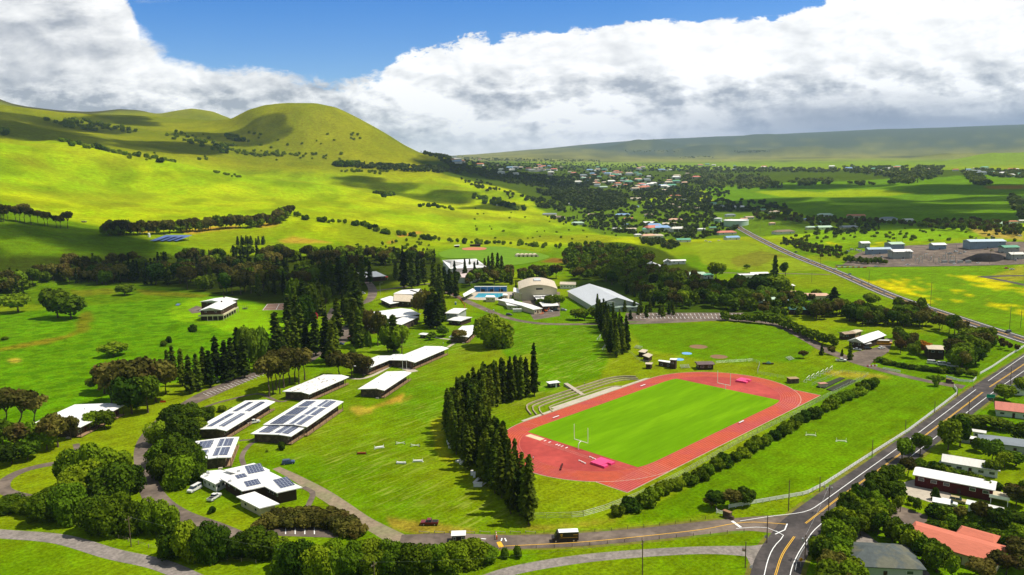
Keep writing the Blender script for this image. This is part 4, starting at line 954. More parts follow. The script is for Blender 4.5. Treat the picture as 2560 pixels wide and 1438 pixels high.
# house with wrap-round balcony
c = G(545, 795)
r = gable('balcony_house', 'dark timber chalet-like house with white roofs and a cream wrap-round balcony on the green knoll', 'house', (553,775), (591,755), (517,767), 8, 2.0, ROOFW, BROWNW, 6, chimney=.7)
W_ = 14
o, a, L, W = frame((553,775), (591,755), (517,767), 8)
MB().box(-2.5, L*.9, -2.4, .6, 3.6, 3.9).build('balcony', CREAM, r)
q = MB(); q.box(-2.5, L*.9, -2.45, -2.3, 3.9, 4.9); q.box(-2.6, -2.45, -2.4, W, 3.9, 4.9); q.build('railing', CREAM, r)
MB().box(-2.5, .7, .6, W, 3.6, 3.9).build('balcony', CREAM, r)
for i in range(7): MB().box(-2.3+i*(L+1.5)/6.5, -1.8+i*(L+1.5)/6.5, -2.3, -1.9, 0, 3.6).build('post', CREAM, r)
for i in range(3): MB().box(-2.4, -2.0, 2+i*4, 2.4+i*4, 0, 3.6).build('post', CREAM, r)
gable('house_wing', 'white-roofed rear wing with a brick chimney joined to the balcony house', 'house wing', (560,757), (596,748), (518,750), 7.5, 1.6, ROOFW, BROWNW, 6, chimney=.8)
sheet('patio', [(505,793),(520,782),(545,800),(520,803)], CONC, .05)['kind'] = 'structure'
sheet('driveway', [(470,775),(490,765),(520,770),(512,780),(480,784)], ASPH2, .05)['kind'] = 'structure'
sheet('ball_court', [(655,776),(668,760),(722,758),(718,775)], mat('red_court', (.26, .15, .10), .9), .05)['kind'] = 'structure'
mb = MB()
for s in ([(657,775.5),(669,760.5)], [(669,760.5),(720,759)], [(657,775.5),(716,774.5)], [(690,775),(698,760)], [(662,769),(690,768)]): ribbon('', s, .35, None, .08, mb=mb, smooth=False)
tag(mb.build('court_line', WHITEP), kind='structure')
# left hall under trees
r = hall('long_hall', 'long white-roofed hall half hidden by trees at the left edge of the campus', (200,1068), (312,1012), (94,1052), 5, winn=8, rail=False)
# guard booth
c = at_z(1147, 1352); r = thing('guard_booth', 'small timber guard booth with a flat white roof at the campus entrance', 'guard booth', c, .03)
MB().box(-1.9, 1.9, -1.4, 1.4, 0, 2.3).build('wall', BROWNW, r); MB().box(-2.2, 2.2, -1.65, 1.65, 2.3, 2.45).build('roof', ROOFW, r); door(r, .2, -1.4, 'y-', DARK, .9, 1.9)
for x in (-1.2, 1.3): win(r, x, -1.4, .9, .9, 1.0, 'y-')
win(r, -1.9, 0, 1.2, .9, 1.0, 'x-')
# small huts round the playing fields
c = at_z(1383, 967); r = thing('timekeeper_hut', 'small black hut with white roof and white door above the curved benches', 'hut', c, .35)
MB().box(-2.6, 2.6, -1.6, 1.6, 0, 2.3).build('wall', DARK, r); MB().box(-3.1, 3.1, -2.1, 2.1, 2.3, 2.5).build('roof', ROOFW, r); door(r, 1.0, -1.6, 'y-', WHITEW, .9, 2.0)
for x in (-1.8, -.4): win(r, x, -1.6, .8, .8, 1.0, 'y-')
multi('dugout', 'upper of two overlapping tan-roofed dugouts at the end of the pine row', 'dugout', (1600,884), [([(1595,879),(1606,872.5),(1620,875),(1612,882)], 3, ROOFTAN, BROWNW, .4, [])])
multi('dugout', 'lower of two overlapping tan-roofed dugouts at the end of the pine row', 'dugout', (1620,896), [([(1606,888),(1620,882),(1632,887),(1622,894)], 3, ROOFTAN, BROWNW, .4, [])])
multi('equipment_shed', 'tiny brown equipment shed with a tan lid near the track bend', 'shed', (1622,918), [([(1613,910),(1628,911),(1633,906.5),(1614,906)], 3, ROOFTAN, BROWNW, .4, [])])
multi('scorer_shed', 'long dark shed with a white roof joined to the scoring tower', 'shed', (1660,914), [([(1645,902),(1680,908),(1680,903),(1647,899.5)], 3, ROOFW, BROWNW, .3, [(0,2)])])
multi('scoring_tower', 'narrow dark scoring tower with white lid and two white windows beside the ball field', 'tower', (1683,918), [([(1674,899),(1690,900),(1694,896),(1676,895.5)], 5.4, ROOFW, BROWNW, .3, [(0,1)])])
gable('brown_shed', 'low dark shed with a brown roof above the far bend of the track', 'shed', (1744,912), (1788,911), (1737,904), 3.2, .5, mat('brown_roof', (.14, .10, .095), .8), BROWNW, 2, doors=0)
c = at_z(2056, 968); r = thing('small_shed', 'tiny cream shed at the corner of the two dug garden beds', 'shed', c, .2)
MB().box(-1.8, 1.8, -1.2, 1.2, 0, 2.0).build('wall', CREAM, r); MB().box(-2.1, 2.1, -1.5, 1.5, 2.0, 2.15).build('roof', mat('rose_roof', (.45, .22, .17), .8), r)
c = at_z(1982, 957); r = thing('hay_shelter', 'brown square shelter stacked with bales beside the row of goals', 'shelter', c, .1)
MB().box(-2.4, 2.4, -1.8, 1.8, 0, 2.4).build('wall', STONE, r); MB().box(-2.6, 2.6, -2, 2, 2.4, 2.6).build('roof', mat('straw', (.35, .24, .13), .9), r)
for k_, pts in enumerate(([(2040,968),(2100,945),(2112,947),(2062,972)], [(2066,975),(2122,950),(2140,953),(2082,979)])):
    P = [at_z(*p) for p in pts]; r = MB().slab([p[:2] for p in P], 0.02, .45).build('garden_bed', mat('dark_soil', (.035, .04, .02), .95), None)
    tag(r, ('left' if k_ == 0 else 'right')+' one of two long dark dug garden beds inside the small fenced plot', 'garden bed')

# maintenance yard
gable('workshop_barn', 'long white workshop roof with grey skylight strips beside the yellow school bus', 'workshop', (2160,858), (2216,838), (2146,842), 4.5, 2.2, ROOFW, BROWNW, 6)
gable('lean_to', 'small white lean-to roof in front of the workshop barn', 'lean-to', (2162,861), (2180,858), (2150,848), 3.2, .3, ROOFW, BROWNW, 2, doors=0)
gable('old_shed', 'left of two patchy rusty sheds under the dark trees by the workshop', 'shed', (2112,836), (2142,833), (2115,829), 4, .8, mat('rusty_roof', (.34, .25, .17), .8, .2, .3, .8), BROWNW, 2)
gable('old_shed', 'right of two patchy rusty sheds, with an open lit front', 'shed', (2140,832), (2158,827), (2138,824), 4, .4, ROOFTAN, WOODD, 2)
gable('open_barn', 'open-fronted tan-roofed barn with dark bay among trees near the upper road junction', 'barn', (2320,873), (2366,875), (2322,862), 6, .8, ROOFTAN, BROWNW, 2, doors=0)
gable('bungalow', 'cream-roofed bungalow with a car beside it above the dark trees', 'house', (2166,791), (2226,792), (2180,775), 4.2, 2.4, mat('cream_roof', (.60, .56, .45), .7), WHITEW, 6, hip=.5)
multi('bungalow_wing', 'low flat cream wing in front of the bungalow above the dark trees', 'house wing', (2180,795), [([(2155,790),(2195,794),(2205,786),(2168,784)], 3.6, MATS['cream_roof'], WHITEW, .5, [(0,2)])])
c = G(2410, 870); mb = MB(); n = 16; rings = 6; R_ = 7.0
vs = []; fs = []
for j in range(rings):
    ph = math.pi/2*j/(rings-1)*.98
    for i in range(n): t = 2*math.pi*i/n; vs.append((R_*math.cos(ph)*math.cos(t), R_*math.cos(ph)*math.sin(t), R_*.9*math.sin(ph)+.5))
for j in range(rings-1): fs += [(j*n+i, j*n+(i+1) % n, (j+1)*n+(i+1) % n, (j+1)*n+i) for i in range(n)]
fs.append(tuple(range((rings-1)*n, rings*n)))
o = mb.add(vs, fs).build('dome_tent', WHITEW, None, True); o.location = tuple(c); tag(o, 'pale round dome standing among the dark trees by the upper junction', 'dome')
# houses on the right
OFFW = mat('off_white_roof', (.66, .64, .58), .6, .3, .08, .6, stretch=(3, .5, 1)); PINKR = mat('salmon_roof', (.55, .19, .14), .75, .2, .12, 1, stretch=(3, .5, 1)); GREYR = mat('grey_shingle_roof', (.22, .25, .28), .75, .2, .12, 1, stretch=(.5, 3, 1))
gable('cottage', 'pale cottage with a salmon gabled roof beside the highway at the right edge', 'house', (2494,1029), (2552,1046), (2540,1005), 3.4, 2.2, PINKR, WHITEW, 4, W=13) if False else None
def house_px(name, label, base_px, L, W, ang, H, rise, rm, wm, hip=0., wins=6, chimney=None, group=None, cat='house', full=True, doors=1):
    c = G(*base_px); ca, sa = math.cos(ang), math.sin(ang)
    loc = (c[0]-(L/2*ca), c[1]-(L/2*sa), c[2]+.05)
    return gable_at(name, label, cat, loc, ang, L, W, H, rise, rm, wm, wins, .7, group, chimney, hip, doors, full)
house_px('cottage', 'pale cottage with a salmon gabled roof beside the highway at the right edge', (2534,1046), 14, 10, R(-30), 3.0, 2.4, PINKR, mat('pale_green_wall', (.50, .56, .47), .7), wins=6)
house_px('house', 'long house with a low grey shingle roof at the right edge', (2520,1133), 19, 9, R(-28), 3.2, 1.6, GREYR, GREYW, hip=.9, wins=8)
house_px('house', 'white ranch house with an off-white ribbed roof and a white car at its end', (2424,1186), 18, 8.5, R(-33), 3.0, 1.5, OFFW, WHITEW, wins=10)
r = house_px('barn_house', 'dark red house with a long bright white metal roof and a raised white deck', (2380,1236), 24, 8.5, R(-36), 4.2, 1.0, ROOFW, REDW, wins=12)
MB().box(22.5, 28, -1.5, 5, 2.0, 2.2).build('deck', CREAM, r); q = MB(); q.box(22.5, 28, -1.6, -1.5, 2.2, 3.2); q.box(28, 28.1, -1.6, 5, 2.2, 3.2); q.build('railing', WHITEP, r)
for x in (23, 27.6): MB().box(x-.1, x+.1, -1.4, -1.2, 0, 2).build('post', WHITEP, r)
house_px('house', 'sprawling house with a big pinkish-red shingle roof in the lower right corner', (2368,1404), 24, 13, R(-44), 3.4, 1.7, REDROOF, CREAM, hip=.3, wins=8)
house_px('house_wing', 'short red-shingled wing crossing the big pinkish-red roof', (2432,1378), 10, 8, R(-44), 3.2, 1.4, REDROOF, CREAM, hip=.3, wins=4, cat='house wing')
house_px('house', 'house with a slate-blue hip roof cut by the bottom edge of the picture', (2215,1450), 20, 14, R(-8), 3.4, 2.6, SLATE, GREYW, hip=1., wins=6)
house_px('house_wing', 'slate-blue roofed wing running up from the house at the bottom edge', (2170,1420), 9, 12, R(-80), 3.4, 2.2, SLATE, GREYW, hip=.6, wins=2, cat='house wing')
house_px('carport', 'small flat white carport roof beside the driveway of the red house', (2352,1276), 5, 4, R(-30), 2.4, .15, ROOFW, WHITEW, wins=2, cat='carport', full=False)
house_px('carport', 'white tent-like carport roofs half under trees below the red house deck', (2458,1290), 10, 4, R(-40), 2.6, .8, ROOFW, WHITEW, wins=2, cat='carport', full=False)
house_px('trailer', 'upper of two white camper sheds in the yard above the ranch house', (2446,1098), 5, 3.5, R(-34), 2.8, .4, OFFW, WHITEW, wins=4, cat='trailer')
house_px('trailer', 'lower of two white camper sheds in the yard above the ranch house', (2420,1110), 6, 3.5, R(-34), 2.3, .3, ROOFW, GREYW, wins=4, cat='trailer')
house_px('house', 'white building glimpsed through trees right of the green road sign', (2556,990), 9, 7, R(-10), 3, 1.2, ROOFW, WHITEW, wins=4)
# mid-right houses between the arena and the highway
GRNR = mat('green_metal_roof', (.12, .34, .22), .6, .3, .1, .6); PGRN = mat('pale_green_roof', (.42, .56, .42), .6, .3, .08, .6); BLUR = mat('blue_metal_roof', (.24, .38, .60), .55, .3, .1, .6); CLAY = mat('clay_tile_roof', (.50, .20, .11), .8, .2, .12, 1); BRNR = mat('brown_shingle_roof', (.22, .16, .12), .85, .2, .15, 1); TANR = mat('tan_shingle_roof', (.42, .34, .25), .85, .2, .12, 1); TERR = mat('peach_roof', (.62, .38, .27), .8, .2, .1, 1); DGRN = mat('dark_green_roof', (.04, .12, .09), .7, .3, .1, 1)
NEARH = [
 (1652,676,15,20,1.45,5,4.2,ROOFW,WHITEW,.0,'white villa with a tall gable and chimney beside a looped driveway'),
 (1680,662,9,10,1.45,4,2.6,ROOFW,WHITEW,.0,'small white gabled annex right behind the white villa'),
 (1697,661,19,7,.02,4,1.2,ROOFW,WHITEW,.0,'long low white garage block at the end of the looped driveway'),
 (1745,697,20,10,.0,4,2.2,PGRN,CREAM,.4,'pale green roofed house right of the grey arena woods'),
 (1772,697,12,8,.0,3.6,1.4,GRNR,WHITEW,.4,'smaller green roofed outbuilding beside the pale green roofed house'),
 (1774,727,20,9,-.28,4,1.8,ROOFW,WHITEW,.0,'white cottage with a bright white gabled roof below the flat-topped tree'),
 (1826,726,12,9,-.1,3.6,2.2,ROOFW,WHITEW,.2,'small white cottage beside the curved lane'),
 (1872,698,22,8,.0,4,1.0,ROOFW,WHITEW,.0,'left white-roofed house under the tall dark conifer'),
 (1900,694,20,8,.0,4,1.0,ROOFW,GREYW,.0,'right white-roofed house under the tall dark conifer'),
 (1975,726,11,8,.05,4,1.0,ROOFW,BROWNW,.3,'tiny white roof peeping out behind dark trees near the peach roofs'),
 (1980,746,16,9,.1,4,1.6,TERR,CREAM,.4,'peach-roofed house furthest left of the three peach roofs'),
 (2010,752,20,9,-.05,4,1.6,TERR,CREAM,.5,'middle peach-roofed house of the three in a row'),
 (2052,752,17,9,-.1,4,1.6,TERR,CREAM,.5,'peach-roofed house furthest right of the three peach roofs'),
 (1905,758,26,10,-.15,4,1.6,GRNR,BROWNW,.2,'dark green roofed house sunk in trees, upper one'),
 (1922,768,22,12,.3,4,2.6,PGRN,BROWNW,.1,'steep pale green roofed house in front of the dark green one'),
 (1963,765,9,6,.3,3.6,1.6,BLUR,WHITEW,.1,'tiny blue roofed hut among the trees'),
 (2018,788,28,9,-.2,4,1.4,DGRN,BROWNW,.2,'long dark green roof in the trees above the hedge'),
 (2095,597,0,0,0,0,0,None,None,0,''),
]
for h in NEARH:
    if h[7] is None: continue
    house_px('house' if 'house' in h[10] or 'villa' in h[10] or 'cottage' in h[10] else 'outbuilding', h[10], (h[0], h[1]), h[2]*.92, h[3], h[4], h[5], h[6], h[7], h[8], h[9], wins=6, chimney=(.12 if 'villa' in h[10] else None), cat='house' if 'house' in h[10] or 'villa' in h[10] or 'cottage' in h[10] else 'outbuilding')
# neighbourhood beyond: (x, y base, width px, roof, what)
HL = [
 (1372,540,38,GREYR,'grey hip roof'),(1395,547,34,BRNR,'brown roof'),(1487,541,46,TANR,'long tan roof'),(1557,541,42,BLUR,'sky blue roof'),(1430,513,36,ROOFW,'bright white roof'),(1445,562,34,PGRN,'pale green gabled roof'),(1572,551,26,CLAY,'clay red roof'),(1253,515,28,GREYR,'white hillside villa roof'),
 (1543,577,24,ROOFW,'white two-storey box'),(1565,566,22,BLUR,'blue roof'),(1580,578,30,ROOFTAN,'flat cream roof'),(1597,592,20,ROOFW,'white gabled roof'),(1622,562,34,ROOFW,'long white roof'),(1640,595,40,ROOFTAN,'cream low roof'),(1674,565,40,ROOFTAN,'cream double roof'),(1690,554,38,TERR,'peach roof'),(1710,606,40,MATS['green_metal_roof'],'teal roof with white walls'),(1755,578,22,ROOFW,'small white roof'),(1783,574,20,GRNR,'bright green roof'),(1820,587,52,PINKR,'long salmon roof'),(1834,600,40,BLUR,'bright blue roof over white walls'),
 (1530,487,30,BLUR,'pale blue roof'),(1510,470,24,PGRN,'light green roof'),(1460,445,18,CLAY,'red roof'),(1480,460,26,ROOFTAN,'cream roof'),(1515,458,32,ROOFTAN,'cream long roof'),(1560,455,22,GREYR,'grey roof'),(1550,433,30,CLAY,'salmon block'),(1590,500,30,ROOFTAN,'cream low roof'),(1637,521,30,BLUR,'blue-grey roof'),(1675,516,34,TANR,'tan roof'),(1712,522,30,TANR,'tan roof with pale walls'),(1690,493,48,CLAY,'vivid red roof'),(1731,490,22,BLUR,'small blue roof'),(1710,503,34,SLATE,'dark slate roof'),(1750,524,30,TANR,'tan roof'),(1660,478,26,ROOFTAN,'pale roof'),(1622,541,26,BRNR,'brown roof'),(1783,512,20,GRNR,'small green roof'),(1815,520,36,GREYR,'grey-blue solar roof'),(1850,521,28,ROOFW,'white peaked roof'),(1828,542,28,GREYR,'grey house roof'),(1910,528,18,GRNR,'mint roof'),(1938,534,30,TANR,'brown tan roof'),(1876,548,26,TANR,'flat tan roof'),(1933,563,18,TERR,'little peach gable roof'),(1860,552,20,TERR,'low peach roof'),
 (2065,542,40,PGRN,'pale green hip roof'),(2143,545,46,CLAY,'orange red tile roof'),(2225,552,42,GREYR,'blue-grey roof'),(2272,555,28,OFFW,'cream roof'),(2030,574,28,PGRN,'left pale green roof'),(2065,574,40,PGRN,'right pale green roof'),(2060,561,30,GRNR,'green roof'),(2128,574,44,GREYR,'grey roof with white walls'),(1965,585,60,BRNR,'wide brown roof'),(2148,560,26,BRNR,'dull thatch-brown roof'),(2018,553,18,BLUR,'pale blue roof'),
 (2503,565,42,PGRN,'pale green barn'),(2535,560,24,CLAY,'rusty red roof'),(2557,558,18,OFFW,'white roof'),(1590,520,20,BLUR,'bluish roof'),
]
pal = [ROOFW, ROOFTAN, CLAY, GREYR, TANR, BLUR, GRNR, OFFW, TERR, PINKR]
for i, (x, y, w, rm, what) in enumerate(HL):
    c = G(x, y); s = depth_mpp(c); L = w*s*.92; L = min(L, 34); W = min(L*.6, 16); ang = R(((i*37) % 34)-17)
    near = 'beside the water tanks' if abs(x-1830) < 90 and y < 580 else ('below the long meadow' if x < 1420 else ('in the far right estate' if x > 1990 else ('deep in the town trees' if y < 500 else ('near the bend of the highway' if y > 570 else 'in the middle of the town'))))
    house_px('house', f'house with a {what} {near}', (x, y), L, W, ang, 3.6, max(1.2, W*.16), rm, WHITEW if i % 3 else CREAM, hip=.7 if i % 2 else .1, wins=4, full=True)
rs = random.Random(5)
FT = []
for poly, n in (([(1330,425),(1560,418),(1760,430),(1700,470),(1560,480),(1440,465)], 84), ([(1180,412),(1400,412),(1400,440),(1250,440)], 20), ([(1700,412),(2560,425),(2560,436),(2040,428),(1700,425)], 26), ([(1100,395),(1200,398),(1230,425),(1120,410)], 8), ([(2400,430),(2560,438),(2560,448),(2440,442)], 8), ([(1600,560),(1800,590),(1740,600),(1600,600)], 6)):
    xs = [p[0] for p in poly]; ys = [p[1] for p in poly]; k = 0
    while k < n:
        x, y = rs.uniform(min(xs), max(xs)), rs.uniform(min(ys), max(ys))
        if not inpoly(np.array([x]), np.array([y]), poly)[0]: continue
        k += 1; FT.append((x, y))
proto = {}
for x, y in FT:
    c = G(x, y); rm = rs.choice(pal); L = rs.uniform(18, 34); key = rm.name
    nm = {'white_roof': 'white', 'tan_metal_roof': 'tan', 'clay_tile_roof': 'clay red', 'grey_shingle_roof': 'grey', 'tan_shingle_roof': 'sandy', 'blue_metal_roof': 'blue', 'green_metal_roof': 'green', 'off_white_roof': 'cream', 'peach_roof': 'peach', 'salmon_roof': 'salmon'}[key]
    lab = f'tiny far-off town house with a {nm} roof among dark trees below the plain'
    a = R(rs.uniform(-30, 30))
    if key not in proto:
        proto[key] = remember(gable_at('house', lab, 'house', (c[0], c[1], c[2]+.4), a, 18, 10, 4, 2.2, rm, WHITEW, 2, .6, f'far town houses with {nm} roofs', None, .5, 0, full=False))
        # keep the plain two-part form: wall and roof
    else: clone(proto[key], (c[0], c[1], c[2]+.8), a, L/18)
# water tanks
def tank(x, y, wpx, H, label):
    c = G(x, y); s = depth_mpp(c); R_ = wpx*s/2; r = thing('water_tank', label, 'water tank', c); n = 40
    MB().add([(R_*math.cos(2*math.pi*i/n), R_*math.sin(2*math.pi*i/n), z) for z in (-1.5, H) for i in range(n)], [(i, (i+1) % n, n+(i+1) % n, n+i) for i in range(n)]).build('shell', mat('mint_steel', (.42, .56, .44), .6, .3, .05, .2), r, True)
    MB().add([(R_*1.02*math.cos(2*math.pi*i/n), R_*1.02*math.sin(2*math.pi*i/n), H) for i in range(n)]+[(R_*1.02*math.cos(2*math.pi*i/n), R_*1.02*math.sin(2*math.pi*i/n), H+.4) for i in range(n)]+[(0, 0, H+1.6)], [tuple(reversed(range(n)))]+[(i, (i+1) % n, n+(i+1) % n, n+i) for i in range(n)]+[(n+i, n+(i+1) % n, 2*n) for i in range(n)]).build('roof', ROOFW, r)
    MB().box(-.3, .3, -R_-.5, -R_, 0, H).build('ladder', METAL, r)
tank(1840, 563, 60, 9, 'wide low pale green water tank at the top of the straight road')
tank(1795, 556, 20, 7.5, 'small pale green water tank left of the wide one')
# greenhouses by the upper ball field
c0 = G(1300, 638)
for i in range(5):
    x = 1296+i*10.5; c = G(x, 642); r = thing('hoop_tent', ['leftmost', 'second', 'middle', 'fourth', 'rightmost'][i]+' of five cream hoop tents beside the upper ball field', 'hoop tent', c, R(8))
    n = 8; w_, d_ = 4.2, 12
    P = [(w_*math.cos(math.pi*j/n), 4.0*math.sin(math.pi*j/n)) for j in range(n+1)]
    MB().add([(a, y, b) for y in (-d_/2, d_/2) for a, b in P], [tuple(range(n+1)), tuple(reversed(range(n+1, 2*n+2)))]+[(j+1, j, n+1+j, n+2+j) for j in range(n)]).build('cover', mat('cream_canvas', (.62, .53, .38), .8), r)
    MB().box(-1.2, 1.2, -d_/2-.1, -d_/2+.05, 0, 2.4).build('door', BROWNW, r)
# upper ball field
def drape(name, pts, m, z=.15, kind='structure'):
    """sheet that follows the slope"""
    P = [G(*p)[:2] for p in pts]; P = np.array(P); mn, mx = P.min(0), P.max(0); k = 26; mb = MB()
    n = len(P); sm = smooth_path(list(P)+[P[0]], 5)
    c = P.mean(0); rings_ = 8; vs = [(c[0], c[1], float(height(*c))+z)]; q = len(sm)-1
    for j in range(1, rings_+1):
        for i in range(q): p = c+(sm[i]-c)*j/rings_; vs.append((p[0], p[1], float(height(*p))+z))
    fs = [(0, 1+i, 1+(i+1) % q) for i in range(q)]+[(1+(j-1)*q+i, 1+j*q+i, 1+j*q+(i+1) % q, 1+(j-1)*q+(i+1) % q) for j in range(1, rings_) for i in range(q)]
    o = mb.add(vs, fs).build(name, m); 
    if sum(p.normal.z for p in o.data.polygons) < 0: o.data.flip_normals()
    return tag(o, kind=kind)
drape('industrial_yard', [(2105,664),(2150,632),(2230,618),(2330,612),(2460,606),(2620,612),(2640,655),(2540,662),(2300,667),(2180,668)], ASPH2, .35)
drape('sports_turf', [(1095,633),(1150,620),(1240,617),(1290,622),(1370,640),(1350,652),(1300,662),(1240,664),(1180,648),(1110,645)], mat('field_turf', (.12, .235, .004), .9, .1, .15, .3), .5)
drape('ball_infield', [(1155,622),(1185,619),(1215,621),(1210,626),(1180,627),(1158,626)], mat('infield_clay', (.48, .17, .08), .9), .8)
house_px('dugout', 'dark dugout behind the red clay infield of the upper ball field', (1188,617), 17, 5, .0, 3, .3, BROWNW, BROWNW, wins=0, cat='dugout', full=False)
house_px('dugout', 'small dugout with a white roof left of the red clay infield', (1143,619), 8, 4, .3, 3, .5, ROOFW, BROWNW, wins=0, cat='dugout', full=False)
# solar farm on the hillside
for i in range(4):
    for j in range(2): pass
    x = 403+i*17; c = G(x, 602); s = depth_mpp(c); r = thing('solar_table', ['leftmost', 'second', 'third', 'rightmost'][i]+' of the four blue solar tables on the hillside', 'solar panels', c, R(-22))
    MB().add([(-5.4, -14, 1.2), (5.4, -14, 1.2), (5.4, 14, 6.5), (-5.4, 14, 6.5), (-5.4, -14, 1.0), (5.4, -14, 1.0), (5.4, 14, 6.3), (-5.4, 14, 6.3)], [(0, 1, 2, 3), (7, 6, 5, 4), (0, 4, 5, 1), (1, 5, 6, 2), (2, 6, 7, 3), (3, 7, 4, 0)]).build('panel', mat('hill_solar', (.10, .16, .40), .35, .6, .1, .5, stretch=(6, 1, 1)), r)
    for y, z in ((-12, 1.3), (12, 5.0)): MB().tube((0, y, -1), (0, y, z), .2).build('post', METAL, r)
# industrial yard
IN = [(2470,622,88,14,BLUR if 0 else mat('ice_blue_roof', (.50, .60, .68), .5, .4, .06, .4),'long ice-blue industrial shed with open bays'),(2530,632,40,10,GRNR,'dark green roofed shed at the right end of the yard'),(2245,628,36,14,PGRN,'tall pale green warehouse in the middle of the yard'),(2258,648,48,14,ROOFW,'white gabled workshop beside the substation'),(2200,636,60,8,mat('blue_grey_roof', (.40, .50, .58), .5),'low blue-grey shed left of the white workshop'),(2165,620,24,8,ROOFW,'little white hut at the left of the yard'),(2350,625,34,10,ROOFW,'low white shed left of the ice-blue shed'),(2545,650,36,8,OFFW,'cream flat shed at the right edge of the picture')]
for i, (x, y, w, d, rm, lab) in enumerate(IN):
    c = G(x, y); s = depth_mpp(c); house_px('industrial_shed', lab, (x, y), w*s, d*1.3, R(-4+i % 3*3), 8.5 if i in (0, 2, 3) else 6.0, 2.0, rm, GREYW if i % 2 else mat('steel_blue_wall', (.22, .30, .38), .7), wins=6, cat='industrial shed')
c = G(2465, 650); mb = MB(); n = 24; vs = []; fs = []
for j in range(5):
    rr_ = 25*(1-j/4.6); 
    for i in range(n): t = 2*math.pi*i/n; q = 1+.12*math.sin(3*t+j)+.06*math.sin(7*t); vs.append((rr_*q*math.cos(t), rr_*.5*q*math.sin(t), [-.3, 3.0, 5.6, 7.0, 7.4][j]))
for j in range(4): fs += [(j*n+i, j*n+(i+1) % n, (j+1)*n+(i+1) % n, (j+1)*n+i) for i in range(n)]
fs.append(tuple(range(4*n, 5*n))); o = mb.add(vs, fs).build('gravel_heap', mat('black_cinder', (.02, .018, .02), .95, .1, .3, .5), None, True); o.location = tuple(c); tag(o, 'broad black cinder heap in the industrial yard', 'heap')
# substation
for i in range(11):
    x = 2268+i*11+(i % 3)*2; y = 648+(i % 4)*4; c = G(x, y); r = thing('substation_frame', ['first', 'second', 'third', 'fourth', 'fifth', 'sixth', 'seventh', 'eighth', 'ninth', 'tenth', 'last'][i]+' grey steel frame of the substation, counted from the left', 'substation frame', c, R(10*i), 'substation frames')
    h = 9-(i % 3)*2.2
    for sx in (-3, 3): MB().tube((sx, 0, 0), (sx, 0, h), .28).build('post', METAL, r)
    MB().box(-3.4, 3.4, -.3, .3, h-.6, h).build('beam', METAL, r)
    for sx in (-1.5, 1.5): MB().tube((sx, 0, h), (sx, 0, h+1.6), .25, .12).build('insulator', mat('brown_ceramic', (.35, .22, .14), .4), r)
for i in range(4):
    c = G(2360+i*20, 658); r = thing('transformer', ['leftmost', 'second', 'third', 'rightmost'][i]+' grey transformer box in the substation', 'transformer', c, 0)
    MB().box(-2.2, 2.2, -1.5, 1.5, 0, 3.2).build('tank', METAL, r)
    for s in (-1, 0, 1): MB().tube((s*1.2, 0, 3.2), (s*1.2, 0, 4.6), .25, .1).build('bushing', MATS['brown_ceramic'], r)
    MB().box(2.2, 2.9, -1.2, 1.2, .4, 2.8).build('radiator', GREYW, r)

# ------------------------------------------------------------------ trees and shrubs
def quads(P, N, S, seed, asp=1.0):
    """leaf clumps: bent quads at P facing about N with size S"""
    g = np.random.default_rng(seed); n = len(P)
    N = N+g.normal(0, .55, (n, 3)); N /= np.linalg.norm(N, axis=1)[:, None]+1e-9
    A = np.cross(N, g.normal(0, 1, (n, 3))); A /= np.linalg.norm(A, axis=1)[:, None]+1e-9; B = np.cross(N, A)
    S = (S*g.uniform(.65, 1.35, n))[:, None]; a = A*S*asp; b = B*S
    V = np.stack([P-a-b*.6, P+a*.8-b, P+a+b*.7, P-a*.7+b], 1).reshape(-1, 3)
    F = np.arange(4*n).reshape(n, 4)
    return V, F
def mesh_np(name, V, F, m):
    me = bpy.data.meshes.new(name); me.vertices.add(len(V)); me.vertices.foreach_set('co', V.astype(np.float32).ravel())
    me.loops.add(F.size); me.loops.foreach_set('vertex_index', F.astype(np.int32).ravel()); me.polygons.add(len(F))
    me.polygons.foreach_set('loop_start', np.arange(0, F.size, F.shape[1], dtype=np.int32)); me.update(calc_edges=True); me.materials.append(m); return me
def pine_np(seed, lv=24, br=7, cl=4, H=20., Rm=2.6, size=.62, bare=.10, shape=.62):
    g = np.random.default_rng(seed); P = []; N = []
    for i in range(lv):
        t = (i+g.uniform(-.3, .3))/lv; h = H*(bare+(1-bare)*t); r = Rm*(max(.02, 1-t))**shape*g.uniform(.72, 1.15)
        if t < .12: r *= .75
        nb = max(3, int(br*(1-.5*t))); a0 = g.uniform(0, 6.28)
        for b in range(nb):
            a = a0+6.283*b/nb+g.uniform(-.25, .25); rr = r*g.uniform(.75, 1.12)
            for c in range(cl):
                s = (c+.7)/cl; z = h+rr*s*.22-rr*s*s*.18+g.uniform(-.2, .2)
                P.append((rr*s*math.cos(a), rr*s*math.sin(a), z)); N.append((math.cos(a)*.5, math.sin(a)*.5, .9))
    P.append((0, 0, H)); N.append((1, 0, .2)); P = np.array(P); N = np.array(N)
    return quads(P, N, size, seed, 1.0)
